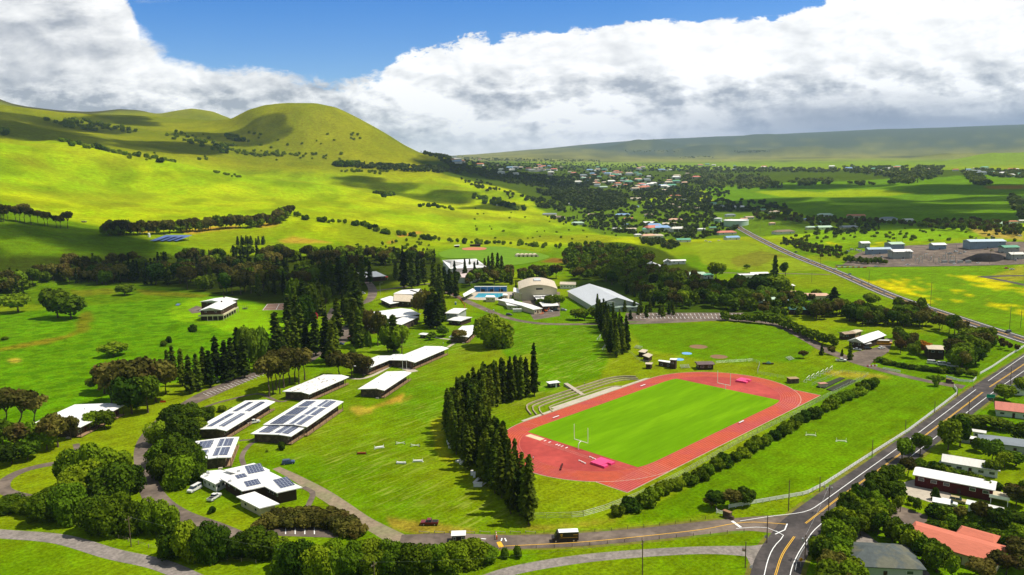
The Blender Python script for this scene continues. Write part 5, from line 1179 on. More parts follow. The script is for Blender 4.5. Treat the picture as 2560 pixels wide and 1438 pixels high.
def crown_np(seed, n, Rx, Rz, zc, lobes, size, zlo=-.35, spread=.62, fill=.25):
    """lumpy broad crown: leaf clumps over overlapping lobes"""
    g = np.random.default_rng(seed); P = []; N = []
    L = []
    for i in range(lobes):
        a = g.uniform(0, 6.283); q = math.sqrt(g.uniform(.02, 1))*spread; zz = g.uniform(zlo, .62) if lobes > 3 else 0
        L.append((Rx*q*math.cos(a), Rx*q*math.sin(a), zc+Rz*zz*(1-.5*q), g.uniform(.34, .52)))
    per = n//lobes
    for (x, y, z, r) in L:
        d = g.normal(0, 1, (per, 3)); d[:, 2] = d[:, 2]*.8+.35; d /= np.linalg.norm(d, axis=1)[:, None]
        q = np.where(g.uniform(0, 1, per) < fill, g.uniform(.4, .9, per), g.uniform(.88, 1.1, per))[:, None]
        P.append(np.array([x, y, z])+d*q*np.array([Rx*r, Rx*r, Rz*r*1.15])); N.append(d)
    P = np.concatenate(P); N = np.concatenate(N); P[:, 2] = np.maximum(P[:, 2], .12*zc)
    return quads(P, N, size, seed)
def trunk_mesh(name, H, r, limbs, spread, seed, split=.45):
    g = random.Random(seed); mb = MB(); z = 0; p = Vector((0, 0, -.4)); k = 5
    for i in range(k):
        q = Vector((g.uniform(-.12, .12)*H*.06*(i+1), g.uniform(-.12, .12)*H*.06*(i+1), H*split*(i+1)/k)) if limbs else Vector((0, 0, H*.97*(i+1)/k))
        mb.tube(p, q, r*(1-.13*i if limbs else 1-i/k*.85), r*(1-.13*(i+1) if limbs else 1-(i+1)/k*.85), 6); p = q
    for i in range(limbs):
        a = 6.283*i/limbs+g.uniform(-.4, .4); m = p+Vector((math.cos(a)*spread*.45, math.sin(a)*spread*.45, H*(.5-split/3)*g.uniform(.45, .7)))
        e = m+Vector((math.cos(a)*spread*.4, math.sin(a)*spread*.4, H*.22*g.uniform(.7, 1.2)))
        mb.tube(p, m, r*.5, r*.3, 5); mb.tube(m, e, r*.3, r*.1, 5)
    me = bpy.data.meshes.new(name); me.from_pydata(mb.v, [], mb.f); me.materials.append(BARK); me.update(); return me
KIND = {}
def reg(kind, obj, cat, H, variants):
    KIND[kind] = dict(name=obj, cat=cat, H=H, v=variants)
def low(seed, m, n=70, **k): pass
# variant lists: (crown mesh, trunk mesh or None)
reg('pine', 'pine_tree', 'tree', 20, [(mesh_np('crown', *pine_np(s), LF_PINE), trunk_mesh('trunk', 20, .32, 0, 0, s)) for s in (1, 2, 3, 4)])
reg('cone', 'conifer', 'tree', 12, [(mesh_np('crown', *pine_np(s, 18, 8, 4, 12., 2.9, .62, .05, .75), LF_PINE), trunk_mesh('trunk', 12, .25, 0, 0, s)) for s in (11, 12)])
reg('farpine', 'pine_tree', 'tree', 20, [(mesh_np('crown', *pine_np(s, 13, 5, 2, 20., 2.9, 1.15), LF_PINE), trunk_mesh('trunk', 20, .32, 0, 0, s)) for s in (21, 22)])
reg('round', 'broadleaf_tree', 'tree', 9, [(mesh_np('crown', *crown_np(s, 6400, 6.2, 4.6, 4.4, 20, .32, zlo=-.85), LF_DARK), trunk_mesh('trunk', 6, .42, 5, 3.2, s)) for s in (31, 32, 33)])
reg('green', 'broadleaf_tree', 'tree', 9, [(mesh_np('crown', *crown_np(s, 2600, 5.0, 4.2, 5.2, 14, .42), LF_MID), trunk_mesh('trunk', 7, .35, 5, 2.6, s)) for s in (41, 42)])
reg('dark', 'broadleaf_tree', 'tree', 10, [(mesh_np('crown', *crown_np(s, 1700, 4.6, 4.6, 5.8, 14, .50), LF_DARK), trunk_mesh('trunk', 8, .35, 5, 2.4, s)) for s in (51, 52, 53)])
reg('olive', 'eucalyptus_tree', 'tree', 12, [(mesh_np('crown', *crown_np(s, 1900, 4.8, 4.4, 8.2, 15, .46, spread=.72, fill=.35), LF_OLIVE), trunk_mesh('trunk', 10, .36, 6, 2.8, s, .42)) for s in (61, 62, 63)])
reg('tallgum', 'eucalyptus_tree', 'tree', 15, [(mesh_np('crown', *crown_np(s, 2000, 4.4, 4.2, 11.0, 13, .44, spread=.8, fill=.35), LF_OLIVE), trunk_mesh('trunk', 13, .40, 6, 2.6, s, .5)) for s in (71, 72)])
reg('fardark', 'broadleaf_tree', 'tree', 9, [(mesh_np('crown', *crown_np(s, 320, 4.6, 4.2, 4.9, 9, 1.0), LF_DARK), trunk_mesh('trunk', 7, .35, 3, 2, s)) for s in (81, 82)])
reg('farolive', 'eucalyptus_tree', 'tree', 12, [(mesh_np('crown', *crown_np(s, 340, 4.6, 4.6, 7.2, 9, 1.0), LF_OLIVE), trunk_mesh('trunk', 9, .35, 3, 2, s)) for s in (84, 85)])
reg('hillbush', 'shrub', 'shrub', 5, [(mesh_np('shrub', *crown_np(s, 420, 4.2, 3.4, 1.9, 8, .75), LF_DARK), None) for s in (86, 87, 88)])
reg('bush', 'shrub', 'shrub', 3, [(mesh_np('shrub', *crown_np(s, 1600, 2.3, 1.9, 1.25, 11, .24, zlo=-.6), LF_DARK), None) for s in (91, 92, 93)])
reg('gbush', 'shrub', 'shrub', 3, [(mesh_np('shrub', *crown_np(s, 1300, 2.5, 1.9, 1.2, 9, .26), LF_MID), None) for s in (94, 95)])
reg('obush', 'shrub', 'shrub', 3, [(mesh_np('shrub', *crown_np(s, 1300, 2.6, 1.8, 1.2, 9, .26), LF_OLIVE), None) for s in (96, 97)])
reg('blossom', 'flowering_tree', 'tree', 5, [(mesh_np('crown', *crown_np(98, 900, 2.2, 2.6, 2.8, 8, .3), LF_RED), trunk_mesh('trunk', 3, .15, 3, 1, 98))])
reg('orange', 'autumn_tree', 'tree', 7, [(mesh_np('crown', *crown_np(99, 1400, 4.2, 3.0, 3.8, 10, .4), LF_ORANGE), trunk_mesh('trunk', 5, .2, 4, 2, 99))])
reg('grey', 'bare_tree', 'tree', 7, [(mesh_np('crown', *crown_np(s, 700, 3.8, 3.2, 3.8, 9, .34, fill=.6), LF_GREY), trunk_mesh('trunk', 6, .25, 6, 2.6, s)) for s in (100, 101)])
NT_ = {}
TREES = []
CNT = {}
def tree(kind, x, y, h, label=None, group=None, wide=1.0, world=None, sink=0.0, rng=random):
    K = KIND[kind]; c = world if world is not None else G(x, y)
    s = h/K['H']; vi = rng.randrange(len(K['v'])); w = s*wide*(rng.uniform(.78, 1.28) if kind in ('pine', 'farpine', 'cone') and wide == 1.0 else rng.uniform(.92, 1.08)); az = rng.uniform(0, 6.28)
    CNT[kind] = CNT.get(kind, 0)+1
    TREES.append((kind, vi, (float(c[0]), float(c[1]), float(c[2])-sink-.05), s, w, az, label, group, h*max(.6, wide)/max(50., float(np.linalg.norm(np.array(c[:3])-[0, 0, CAMH])))))
def plant_all(limit=295):
    by = {}; grp = {}
    for i, t in enumerate(TREES): grp.setdefault(t[6], []).append(i)
    for lab, I in grp.items():
        if len(I) < 7 or lab is None: continue
        A = np.array([TREES[i][2] for i in I]); px, py = project(A[:, 0], A[:, 1], A[:, 2]); lo, hi = np.quantile(px, [.33, .67]); md = np.median(py)
        for q, i in enumerate(I):
            w = ('left' if px[q] < lo else ('right' if px[q] > hi else 'middle')); f = ('front' if py[q] > md else 'rear')
            t = list(TREES[i]); t[6] = f'{lab}, {f} {w}' if len(lab.split()) < 15 else lab; TREES[i] = tuple(t)
    for t in TREES: by.setdefault(KIND[t[0]]['name'], []).append(t)
    STUFF = {'shrub': 'distant_shrubs', 'broadleaf_tree': 'distant_broadleaf_trees', 'eucalyptus_tree': 'distant_gum_trees', 'pine_tree': 'distant_pines'}
    for nm, L in by.items():
        L.sort(key=lambda t: -t[8])
        for kind, vi, loc, s, w, az, label, group, _ in L[:limit]:
            cm, tm = KIND[kind]['v'][vi]
            if tm is None: r = bpy.data.objects.new(nm, cm); COL.objects.link(r)
            else:
                r = bpy.data.objects.new(nm, None); COL.objects.link(r); r.empty_display_size = .5
                for n2, me in (('crown', cm), ('trunk', tm)):
                    o = bpy.data.objects.new(n2, me); COL.objects.link(o); o.parent = r
            r.location = loc; r.rotation_euler = (0, 0, az); r.scale = (w, w, s); tag(r, label, KIND[kind]['cat'], group)
        if len(L) > limit:
            VV = []; FF = []; MI = []; base = 0; mats = []
            for kind, vi, loc, s, w, az, *_ in L[limit:]:
                me = KIND[kind]['v'][vi][0]; lk = {'round': 'fardark', 'green': 'fardark', 'dark': 'fardark', 'olive': 'farolive', 'tallgum': 'farolive', 'pine': 'farpine', 'obush': 'hillbush', 'bush': 'hillbush', 'gbush': 'hillbush'}.get(kind)
                if lk and loc[1] > 420:
                    K2 = KIND[lk]; q = KIND[kind]['H']/K2['H']; me2 = K2['v'][vi % len(K2['v'])][0]; s2, w2 = s*q, w*q
                else: me2, s2, w2 = me, s, w
                V = np.empty(len(me2.vertices)*3, np.float32); me2.vertices.foreach_get('co', V); V = V.reshape(-1, 3)
                ca, sa = math.cos(az), math.sin(az)
                VV.append(np.stack([(V[:, 0]*ca-V[:, 1]*sa)*w2+loc[0], (V[:, 0]*sa+V[:, 1]*ca)*w2+loc[1], V[:, 2]*s2+loc[2]], 1)); F = np.arange(len(V)).reshape(-1, 4)+base; FF.append(F); base += len(V)
                m = me.materials[0]
                if m not in mats: mats.append(m)
                MI.append(np.full(len(F), mats.index(m), np.int32))
            me = mesh_np(STUFF[nm], np.concatenate(VV), np.concatenate(FF), mats[0]); [me.materials.append(m) for m in mats[1:]]
            me.polygons.foreach_set('material_index', np.concatenate(MI)); o = bpy.data.objects.new(STUFF[nm], me); COL.objects.link(o); tag(o, kind='stuff')
ORD = ['first', 'second', 'third', 'fourth', 'fifth', 'sixth', 'seventh', 'eighth', 'ninth', 'tenth', 'eleventh', 'twelfth', 'thirteenth', 'fourteenth', 'fifteenth', 'sixteenth', 'seventeenth', 'eighteenth', 'nineteenth', 'twentieth']
def scatter(kind, poly, n, h, group, label, seed=0, near=2.2, wide=1.0, minsep=None):
    g = random.Random(seed*7+len(poly)); W = [G(*p)[:2] for p in poly]; xs = [p[0] for p in W]; ys = [p[1] for p in W]; pts = []; k = 0; t = 0
    while k < n and t < n*60:
        t += 1; x, y = g.uniform(min(xs), max(xs)), g.uniform(min(ys), max(ys))
        if not inpoly(np.array([x]), np.array([y]), W)[0]: continue
        if any((x-a)**2+(y-b)**2 < near*near for a, b in pts): continue
        pts.append((x, y)); k += 1
    for x, y in pts:
        kd = kind if isinstance(kind, str) else g.choice(kind)
        lab = label if isinstance(label, str) else label[kd]
        tree(kd, 0, 0, g.uniform(*h), lab, group if isinstance(group, str) else group[kd], wide, world=(x, y, float(height(x, y))), rng=g)
def row(kind, pts, n, h, group, label, seed=0, jit=1.0, wide=1.0, ordinal=None):
    g = random.Random(seed+3); W = [G(*p)[:2] for p in pts]; W = np.array(W); L = np.concatenate([[0], np.cumsum(np.hypot(*np.diff(W, axis=0).T))])
    for i in range(n):
        s = L[-1]*(i+.5)/n; x = np.interp(s, L, W[:, 0])+g.uniform(-jit, jit); y = np.interp(s, L, W[:, 1])+g.uniform(-jit, jit)
        kd = kind if isinstance(kind, str) else g.choice(kind)
        lab = label if ordinal is None else f'{ORD[i] if i < 20 else str(i+1)+"th"} {label}'
        if ordinal is not None and i >= 20: lab = f'{["twenty-first","twenty-second","twenty-third","twenty-fourth","twenty-fifth","twenty-sixth","twenty-seventh","twenty-eighth","twenty-ninth","thirtieth","thirty-first","thirty-second","thirty-third","thirty-fourth","thirty-fifth"][i-20]} {label}'
        tree(kd, 0, 0, g.uniform(*h), lab, group, wide, world=(x, y, float(height(x, y))), rng=g)
def one(kind, x, y, top, label, wpx=None, group=None, seed=None):
    """single tree from its base and top in the photograph; wpx = crown width there"""
    c = G(x, y); s = depth_mpp(c); h = (y-top)*s; K = KIND[kind]; base_w = {'pine': 5.4, 'cone': 6, 'round': 12.4, 'green': 10.5, 'dark': 9.6, 'olive': 10.2, 'tallgum': 9.6, 'bush': 4.8, 'gbush': 5, 'obush': 5.2, 'hillbush': 8.6, 'blossom': 4.6, 'orange': 8.6, 'grey': 7.8, 'fardark': 9.6, 'farolive': 9.6, 'farpine': 6}[kind]
    wide = 1.0 if wpx is None else (wpx*s)/(base_w*h/K['H'])
    return tree(kind, x, y, h, label, group, wide, world=c, rng=random.Random(seed if seed is not None else int(x*13+y)))
# the curved pine grove by the track
scatter('pine', [(1128,1060),(1160,1040),(1215,1002),(1270,990),(1322,986),(1325,996),(1290,1004),(1230,1020),(1210,1062),(1200,1090)], 68, (16.5,21.5), 'tall pines of the curved grove by the track', 'tall pine in the upper arm of the curved grove by the track', 1, 1.9)
scatter('pine', [(1120,1068),(1205,1070),(1225,1120),(1262,1168),(1290,1210),(1322,1268),(1332,1300),(1322,1310),(1292,1290),(1262,1262),(1225,1235),(1198,1202),(1162,1168),(1134,1134),(1120,1105)], 90, (15.5,20), 'tall pines of the curved grove by the track', 'tall pine in the lower arm of the curved grove by the track', 2, 1.8)
one('pine', 1336, 990, 858, 'tallest lone-standing pine at the upper right tip of the curved grove', 34)
one('pine', 1322, 1312, 1137, 'pine with bare lower trunk at the bottom tip of the curved grove', 44)
one('pine', 1277, 1285, 1095, 'slim pine rising above the lower tip of the curved grove', 34)
scatter('pine', [(1488,800),(1512,800),(1545,835),(1572,875),(1560,900),(1530,908),(1520,880),(1505,845)], 44, (15,20), 'pines of the short grove between the two playing fields', 'dark pine in the short grove between the two playing fields', 3, 2.6)
# pines bordering the bay car park and lower pasture
for i, (x, t, b) in enumerate([(420,873,935),(435,862,950),(457,870,965),(476,885,985),(495,880,978),(512,866,962),(527,872,968),(543,838,948),(566,850,955),(582,843,950),(598,818,935),(612,838,945),(650,822,925),(672,832,915),(693,780,905),(706,815,900),(722,800,895),(740,790,892),(755,760,875),(768,798,888),(790,780,890),(818,778,905),(832,800,915),(838,790,900),(700,850,930),(746,840,915)]):
    one('pine', x, b, t, f'{ORD[i] if i < 20 else ["twenty-first","twenty-second","twenty-third","twenty-fourth","twenty-fifth","twenty-sixth"][i-20]} dark pine from the left in the ragged row above the bay car park', (b-t)*.36, 'pines in the row above the bay car park')
one('green', 625, 935, 820, 'bushy lighter green tree inside the pine row above the bay car park', 60)
one('green', 650, 930, 822, 'second bushy lighter tree inside the pine row above the bay car park', 50)
# great wood across the campus back
WG = {'pine': 'pines in the big campus wood', 'olive': 'gum trees in the big campus wood', 'dark': 'leafy trees in the big campus wood', 'farpine': 'pines in the big campus wood'}
WL = {'pine': 'dark pine in the big wood behind the balcony house', 'olive': 'brown-green gum tree in the big wood behind the balcony house', 'dark': 'dark leafy tree in the big wood behind the balcony house', 'farpine': 'dark pine in the big wood behind the balcony house'}
scatter(['pine', 'pine', 'olive', 'dark'], [(330,712),(450,724),(520,738),(640,745),(725,752),(760,730),(900,700),(905,668),(800,655),(600,655),(450,664),(330,682)], 150, (16,23), WG, WL, 4, 5.0)
WG2 = {k: v.replace('big campus wood', 'left end of the wood') for k, v in WG.items()}; WL2 = {k: v.replace('big wood behind the balcony house', 'left end of the wood above the rough pasture') for k, v in WL.items()}
scatter(['olive', 'dark', 'olive', 'pine'], [(-40,742),(60,740),(100,712),(300,712),(340,690),(320,680),(120,690),(0,700),(-60,710)], 70, (12,19), WG2, WL2, 5, 5)
WL3 = {k: v.replace('big wood behind the balcony house', 'top edge of the wood below the hillside solar tables') for k, v in WL.items()}
scatter(['olive', 'pine', 'dark'], [(120,672),(300,662),(450,655),(600,640),(800,640),(1000,648),(1090,655),(1090,665),(900,662),(700,652),(450,664),(200,685)], 90, (13,18), WG, WL3, 6, 5.5)
for i, (x, t, b) in enumerate([(905,640,712),(925,650,710),(1010,628,720),(1030,640,722),(1045,650,715),(1062,645,712),(1085,655,735),(1100,660,740),(1112,665,735),(1055,648,700),(990,650,700),(870,660,745),(885,660,765),(895,680,775),(850,640,735),(1125,672,742),(1140,680,745),(830,650,740),(812,648,735)]):
    one('pine', x, b, t, f'{ORD[i]} of the tall pines standing round the red awning and the white gymnasium', (b-t)*.38, 'tall pines round the red awning')
for i, (x, t, b) in enumerate([(725,705,795),(742,700,800),(760,700,805),(780,712,800),(800,706,790),(815,715,785),(742,735,830),(765,742,835),(722,735,820)]):
    one('dark' if i % 2 else 'pine', x, b, t, f'{ORD[i]} tree of the tall dark clump between the ball court and the drive', (b-t)*(.55 if i % 2 else .4), 'tall dark clump by the ball court')
for i, (x, t, b) in enumerate([(860,730,800),(878,728,812),(893,700,820),(905,738,815),(890,745,850),(885,775,865),(900,770,870),(870,745,815),(845,745,850)]):
    one('pine', x, b, t, f'{ORD[i]} pine of the clump left of the middle car park', (b-t)*.36, 'pines left of the middle car park')
for i, (x, t, b, w, k) in enumerate([(1085,718,815,40,'pine'),(1100,725,812,36,'pine'),(1075,735,820,40,'pine'),(1062,728,808,52,'olive'),(1092,735,822,36,'pine'),(1045,735,800,42,'olive'),(1108,735,800,30,'pine')]):
    one(k, x, b, t, f'{ORD[i]} tree of the tallest dark clump in the middle of the campus buildings', w, 'tallest clump in the middle of campus')
for i, (x, t, b, w, k) in enumerate([(985,785,880,46,'pine'),(1005,815,885,50,'dark'),(970,815,880,44,'dark'),(945,780,865,40,'olive'),(925,775,862,38,'olive'),(912,800,862,30,'pine'),(955,790,860,44,'dark')]):
    one(k, x, b, t, f'{ORD[i]} tree of the group screening the low roof beside the middle car park', w, 'trees beside the middle car park')
one('green', 921, 880, 832, 'slender pale tree on the lawn below the middle car park', 22)
for i, (x, b, t, w, k, lab) in enumerate([(848,940,878,64,'olive','left'), (880,945,882,60,'olive','middle'), (908,940,890,52,'olive','right')]):
    one(k, x, b, t, f'{lab} of three golden-olive bushy trees against the joined white blocks', w, 'golden-olive trees by the joined blocks')
# gum trees on the lawn above the solar blocks
for i, (x, b, t, w) in enumerate([(673,992,885,64),(683,985,895,52),(692,975,872,62),(710,970,865,66),(724,958,868,62),(738,955,872,60),(762,950,868,58),(748,962,880,50),(700,985,890,48)]):
    one('tallgum', x, b, t, f'{ORD[i]} gum tree with long bare trunk in the group above the solar roofs', w, 'bare-trunked gum trees above the solar roofs')
# brown-olive mass and left edge trees
for i, (x, b, t, w, k) in enumerate([(262,985,912,84,'olive'),(300,1010,905,95,'olive'),(345,1015,900,100,'olive'),(390,1005,905,88,'olive'),(415,985,918,60,'olive'),(330,1035,935,80,'dark'),(370,1032,940,70,'dark'),(232,975,945,34,'dark'),(280,1010,950,60,'dark')]):
    one(k, x, b, t, f'{ORD[i]} tree of the big brown-green thicket left of the bay car park', w, 'big brown-green thicket by the car park')
for i, (x, b, t, w, k) in enumerate([(20,1075,965,80,'tallgum'),(55,1080,970,85,'tallgum'),(88,1070,985,60,'tallgum'),(8,1115,1050,60,'dark'),(45,1130,1060,70,'olive'),(90,1120,1048,60,'dark'),(145,1118,1035,84,'olive'),(118,1125,1060,56,'dark'),(30,1160,1105,80,'dark'),(70,1150,1100,60,'dark'),(178,1100,1040,40,'olive')]):
    one(k, x, b, t, f'{ORD[i]} tree of the scrubby gum clump at the left edge before the long hall', w, 'scrubby clump at the left edge')
one('dark', 228, 1075, 1030, 'left dark bush tree against the long hall wall', 46); one('dark', 262, 1072, 1028, 'right dark bush tree against the long hall wall', 56)
# round-headed trees
BIG = [(205,1225,1120,100),(255,1222,1102,110),(300,1205,1106,100),(235,1250,1150,120),(295,1255,1150,120),(335,1235,1150,80),(200,1250,1165,80),
 (130,1302,1215,100),(175,1305,1205,110),(240,1330,1238,100),(290,1335,1232,110),(330,1335,1245,80),(385,1330,1240,80),(420,1335,1238,76),(95,1290,1235,70),(30,1280,1232,70),(62,1285,1240,50),
 (425,1065,1003,80),(480,1062,1000,80),(505,1055,1010,50),(400,1110,1042,80),(450,1112,1030,90),(485,1090,1040,60),(400,1160,1090,80),(448,1165,1080,90),(395,1200,1130,70),(440,1215,1130,96),(480,1205,1120,60),(465,1160,1095,60),
 (440,1392,1310,80),(475,1402,1300,90),(515,1405,1302,90),(545,1400,1300,70),(600,1392,1330,80),(650,1395,1318,90),(690,1395,1335,60),(712,1430,1350,70),(755,1445,1345,100),(800,1450,1350,90),(840,1440,1345,80),(880,1438,1350,80),(925,1430,1352,90),(970,1428,1350,80),(1010,1425,1355,80),(1050,1425,1355,80),(1090,1420,1352,74),(1130,1418,1352,80),(1175,1410,1348,90),(1215,1405,1355,60)]
for i, (x, b, t, w) in enumerate(BIG):
    zone = 'in the big round clump beside the looped path' if i < 7 else ('in the row above the bottom gravel lane' if i < 17 else ('in the bright clump hugging the drive bend' if i < 29 else 'in the long bottom row in front of the entrance road'))
    j = i if i < 7 else (i-7 if i < 17 else (i-17 if i < 29 else i-29))
    x2 = x-16 if i < 7 else (x+9 if 17 <= i < 29 else x)
    one('round', x2, b-2, t+(4 if i < 29 else 0), f'{ORD[j] if j < 20 else "twenty-first"} dense round-headed tree {zone}', w*(.98 if i < 29 else 1.1), 'dense trees '+zone)
one('round', 1236, 868, 786, 'big round spreading tree beside the short white block', 112, seed=4)
for x, b, t, w, k, lab in [(1108,842,815,40,'green','low round green tree left of the short white block'),(1142,855,825,46,'olive','golden-green tree in front of the short white block'),(1080,850,832,34,'green','small flat green tree on the lawn behind the right wing'),
 (882,882,868,16,'bush','round dark clipped bush below the middle car park'),(788,802,780,14,'blossom','red blossoming tree beside the drive'),(312,738,712,52,'dark','dark round shrub tree in the middle of the rough pasture'),(284,890,856,68,'dark','wide low dark tree at the foot of the rough pasture'),(422,858,842,18,'bush','upper of two small bushes in the rough pasture'),(409,866,852,20,'bush','lower of two small bushes in the rough pasture'),(485,829,812,26,'bush','small dark bush at the edge of the balcony house lawn'),
 (178,797,735,80,'dark','right of two merged dark trees standing alone in the rough pasture'),(145,795,718,70,'dark','left of two merged dark trees standing alone in the rough pasture'),(45,780,735,84,'dark','broad dark tree at the left edge of the rough pasture'),(12,850,842,22,'bush','flat dark bush at the left edge of the pasture'),
 (530,1283,1267,20,'bush','round clipped bush on the lawn near the parked white pickup'),(706,1124,1104,24,'gbush','small round bush in front of the longest solar block'),(668,1130,1124,8,'bush','tiny shrub on the lawn beside the path'),(555,1030,1015,26,'bush','dark bush on the slope below the bay car park'),(578,1040,1000+20,24,'bush','twin dark bush on the slope below the bay car park'),(88,1303,1280,34,'bush','small dark bush below the leftmost round tree'),
 (1265,1394,1366,26,'gbush','left of two isolated bushes below the entrance road'),(1296,1393,1364,28,'gbush','right of two isolated bushes below the entrance road'),
 (1790,1272,1228,60,'dark','left bush of the clump beside the stone gateway'),(1825,1268,1222,60,'olive','middle bush of the clump beside the stone gateway'),(1862,1262,1220,56,'dark','right bush of the clump beside the stone gateway'),(1778,1270,1240,40,'olive','lowest bush of the clump beside the stone gateway'),
 (2341,966,938,22,'bush','small round bush at the corner of the far right meadow'),(2330,945,937,30,'gbush','flat-topped little tree beside the upper side road'),(2352,948,941,22,'gbush','second flat-topped little tree beside the upper side road'),
 (2008,897,877,24,'olive','little brown tree beside the upper drive'),(2054,888,860,16,'cone','small conical tree beside the upper drive'),(2078,887,866,22,'olive','small bushy tree beside the upper drive'),(2105,890,872,11,'cone','tiny conical tree beside the upper drive'),(2125,900,858,18,'cone','taller dark conifer by the workshop gate'),
 (1234,706+8,690,6,'cone','small conifer')][:-1]:
    one(k, x, b, t, lab, w)
# small conifers round the gym and pool
for i, (x, t, b) in enumerate([(1175,648,690),(1163,648,700),(1195,650,690),(1212,645,690),(1222,640,690),(1232,632,690),(1245,632,700),(1137,652,700),(1255,640,695),(1187,655,698),(1278,665,712),(1290,700,720)]):
    one('cone', x, b, t, f'{ORD[i]} slim conifer of those round the white gymnasium', (b-t)*.34, 'slim conifers round the white gymnasium')
SG = {'olive': 'gums behind the pool', 'dark': 'leafy trees behind the pool', 'pine': 'conifers behind the pool', 'green': 'green trees behind the pool'}
SL = {'olive': 'brown-green gum in the trees behind the pool and arched hall', 'dark': 'dark tree in the trees behind the pool and arched hall', 'pine': 'dark conifer in the trees behind the pool and arched hall', 'green': 'green tree in the trees behind the pool and arched hall'}
scatter(['olive', 'dark', 'dark', 'olive'], [(1130,728),(1180,716),(1300,706),(1440,702),(1440,690),(1300,690),(1180,698),(1130,712)], 44, (9,14), SG, SL, 7, 4.5)
scatter(['dark', 'green', 'olive', 'dark'], [(1440,700),(1500,700),(1600,745),(1640,770),(1680,772),(1790,772),(1850,780),(2000,778),(1960,745),(1860,715),(1800,725),(1720,735),(1640,690),(1560,670),(1450,680)], 210, (8,13), {k: v.replace('behind the pool', 'right of the grey arena') for k, v in SG.items()}, {k: v.replace('behind the pool and arched hall', 'right of the big grey arena') for k, v in SL.items()}, 8, 5)
scatter(['dark', 'olive', 'green'], [(1400,640),(1500,625),(1620,640),(1640,665),(1600,680),(1500,672),(1420,680)], 90, (9,14), {k: v.replace('behind the pool', 'below the hill tongue') for k, v in SG.items()}, {k: v.replace('behind the pool and arched hall', 'below the tip of the long meadow') for k, v in SL.items()}, 9, 7)
scatter('cone', [(1560,775),(1680,775),(1690,800),(1560,800)], 14, (7,9.5), 'young conifers along the car park', 'young conifer standing along the car park beyond the pine grove', 10, 4)
scatter(['dark','olive'], [(1480,668),(1700,690),(1800,720),(1760,740),(1640,720),(1520,690)], 60, (8,12), {k: v.replace('behind the pool', 'beyond the grey arena') for k, v in SG.items()}, {k: v.replace('behind the pool and arched hall', 'beyond the far end of the big grey arena') for k, v in SL.items()}, 41, 5)
scatter('cone', [(1565,735),(1575,725),(1640,760),(1640,770)], 16, (8,10), 'tight row of dark conifers right of the arena', 'dark conifer in the tight row right of the grey arena', 11, 2)
for i, (x, b, t, w) in enumerate([(1445,800,770,44),(1462,800,775,36),(1480,795,770,30)]): one('dark', x, b, t, f'{["left", "middle", "right"][i]} spreading tree on the lawn below the grey arena', w)
for i, (x, b, t, w) in enumerate([(1375,770,740,40),(1395,768,738,36),(1350,768,748,24)]): one('dark', x, b, t, f'{["middle", "right", "left"][i]} of the dark trees shading the solar-topped wing of the arched hall', w)
row('obush', [(1300,772),(1265,758),(1250,748)], 5, (2.5,3.4), 'bushes beside the storage block', 'bush from the front in the row left of the plain storage block', ordinal=1, jit=.3)
# hedge and the trees right of the campus
row('dark', [(1800,800),(1870,806),(1950,815),(2000,835),(2040,855),(2090,868)], 26, (5,7), 'thick hedge row along the upper drive', 'thick dark hedge tree along the bend of the upper drive', 12, 1.0, 1.25)
RGp = {'dark': 'dark trees round the workshop yard', 'olive': 'brown-green trees round the workshop yard', 'green': 'green trees round the workshop yard'}
RLp = {'dark': 'dark tree of the grove round the workshop yard', 'olive': 'brown-green tree of the grove round the workshop yard', 'green': 'lighter green tree of the grove round the workshop yard'}
scatter(['dark', 'olive', 'dark'], [(2010,805),(2100,795),(2140,815),(2240,820),(2330,825),(2430,850),(2440,880),(2400,905),(2400,935),(2440,900),(2450,860),(2330,812),(2200,800),(2100,780),(2020,790)], 60, (9,13), RGp, RLp, 13, 3.5)
scatter(['dark', 'dark', 'olive'], [(2378,880),(2440,870),(2475,880),(2440,925),(2395,940),(2375,915)], 20, (11,14), RGp, {k: v.replace('round the workshop yard', 'beside the open barn') for k, v in RLp.items()}, 14, 3)
scatter(['dark', 'olive'], [(2230,880),(2300,905),(2300,880),(2280,855),(2240,845)], 9, (7,9.5), RGp, {k: v.replace('round the workshop yard', 'between the workshop and the open barn') for k, v in RLp.items()}, 15, 4)
one('green', 2258, 870, 830, 'rounded lighter tree in front of the workshop yard', 48); one('orange', 2310, 888, 850, 'orange-tinted tree beside the open barn', 52)
one('olive', 2275, 800, 755, 'brown-leaved tree right of the cream bungalow', 44); one('dark', 2245, 775, 745, 'left dark tree behind the cream bungalow', 30); one('dark', 2303, 785, 748, 'right dark tree above the cream bungalow', 30)
one('dark', 2170, 765, 735, 'dark spreading tree on the meadow above the cream bungalow', 52)
row('olive', [(2340,800),(2400,820),(2460,850),(2500,870),(2545,885)], 22, (4,6.5), 'scrub along the straight highway', 'scrubby tree along the near side of the straight highway', 16, 2.5)
row('bush', [(2190,905),(2260,920),(2330,930),(2400,935)], 14, (2.2,3.2), 'hedge below the open barn', 'hedge bush below the open barn', 17, .6, 1.3)
row('dark', [(2400,940),(2440,945)], 3, (3.5,4.5), 'bushes at the upper junction', 'bush from the left at the upper road junction', 18, .3, 1.3, ordinal=1)
# the bush row along the track
row('bush', [(1518,1292),(1560,1282),(1610,1262),(1666,1234),(1725,1211),(1811,1162),(1868,1137),(1952,1088),(2022,1048),(2100,1008),(2150,985),(2188,962)], 34, (3.0,4.5), 'round bushes in the row along the track', 'round bush from the lower end of the long row along the track', 19, .5, 1.12, ordinal=1)
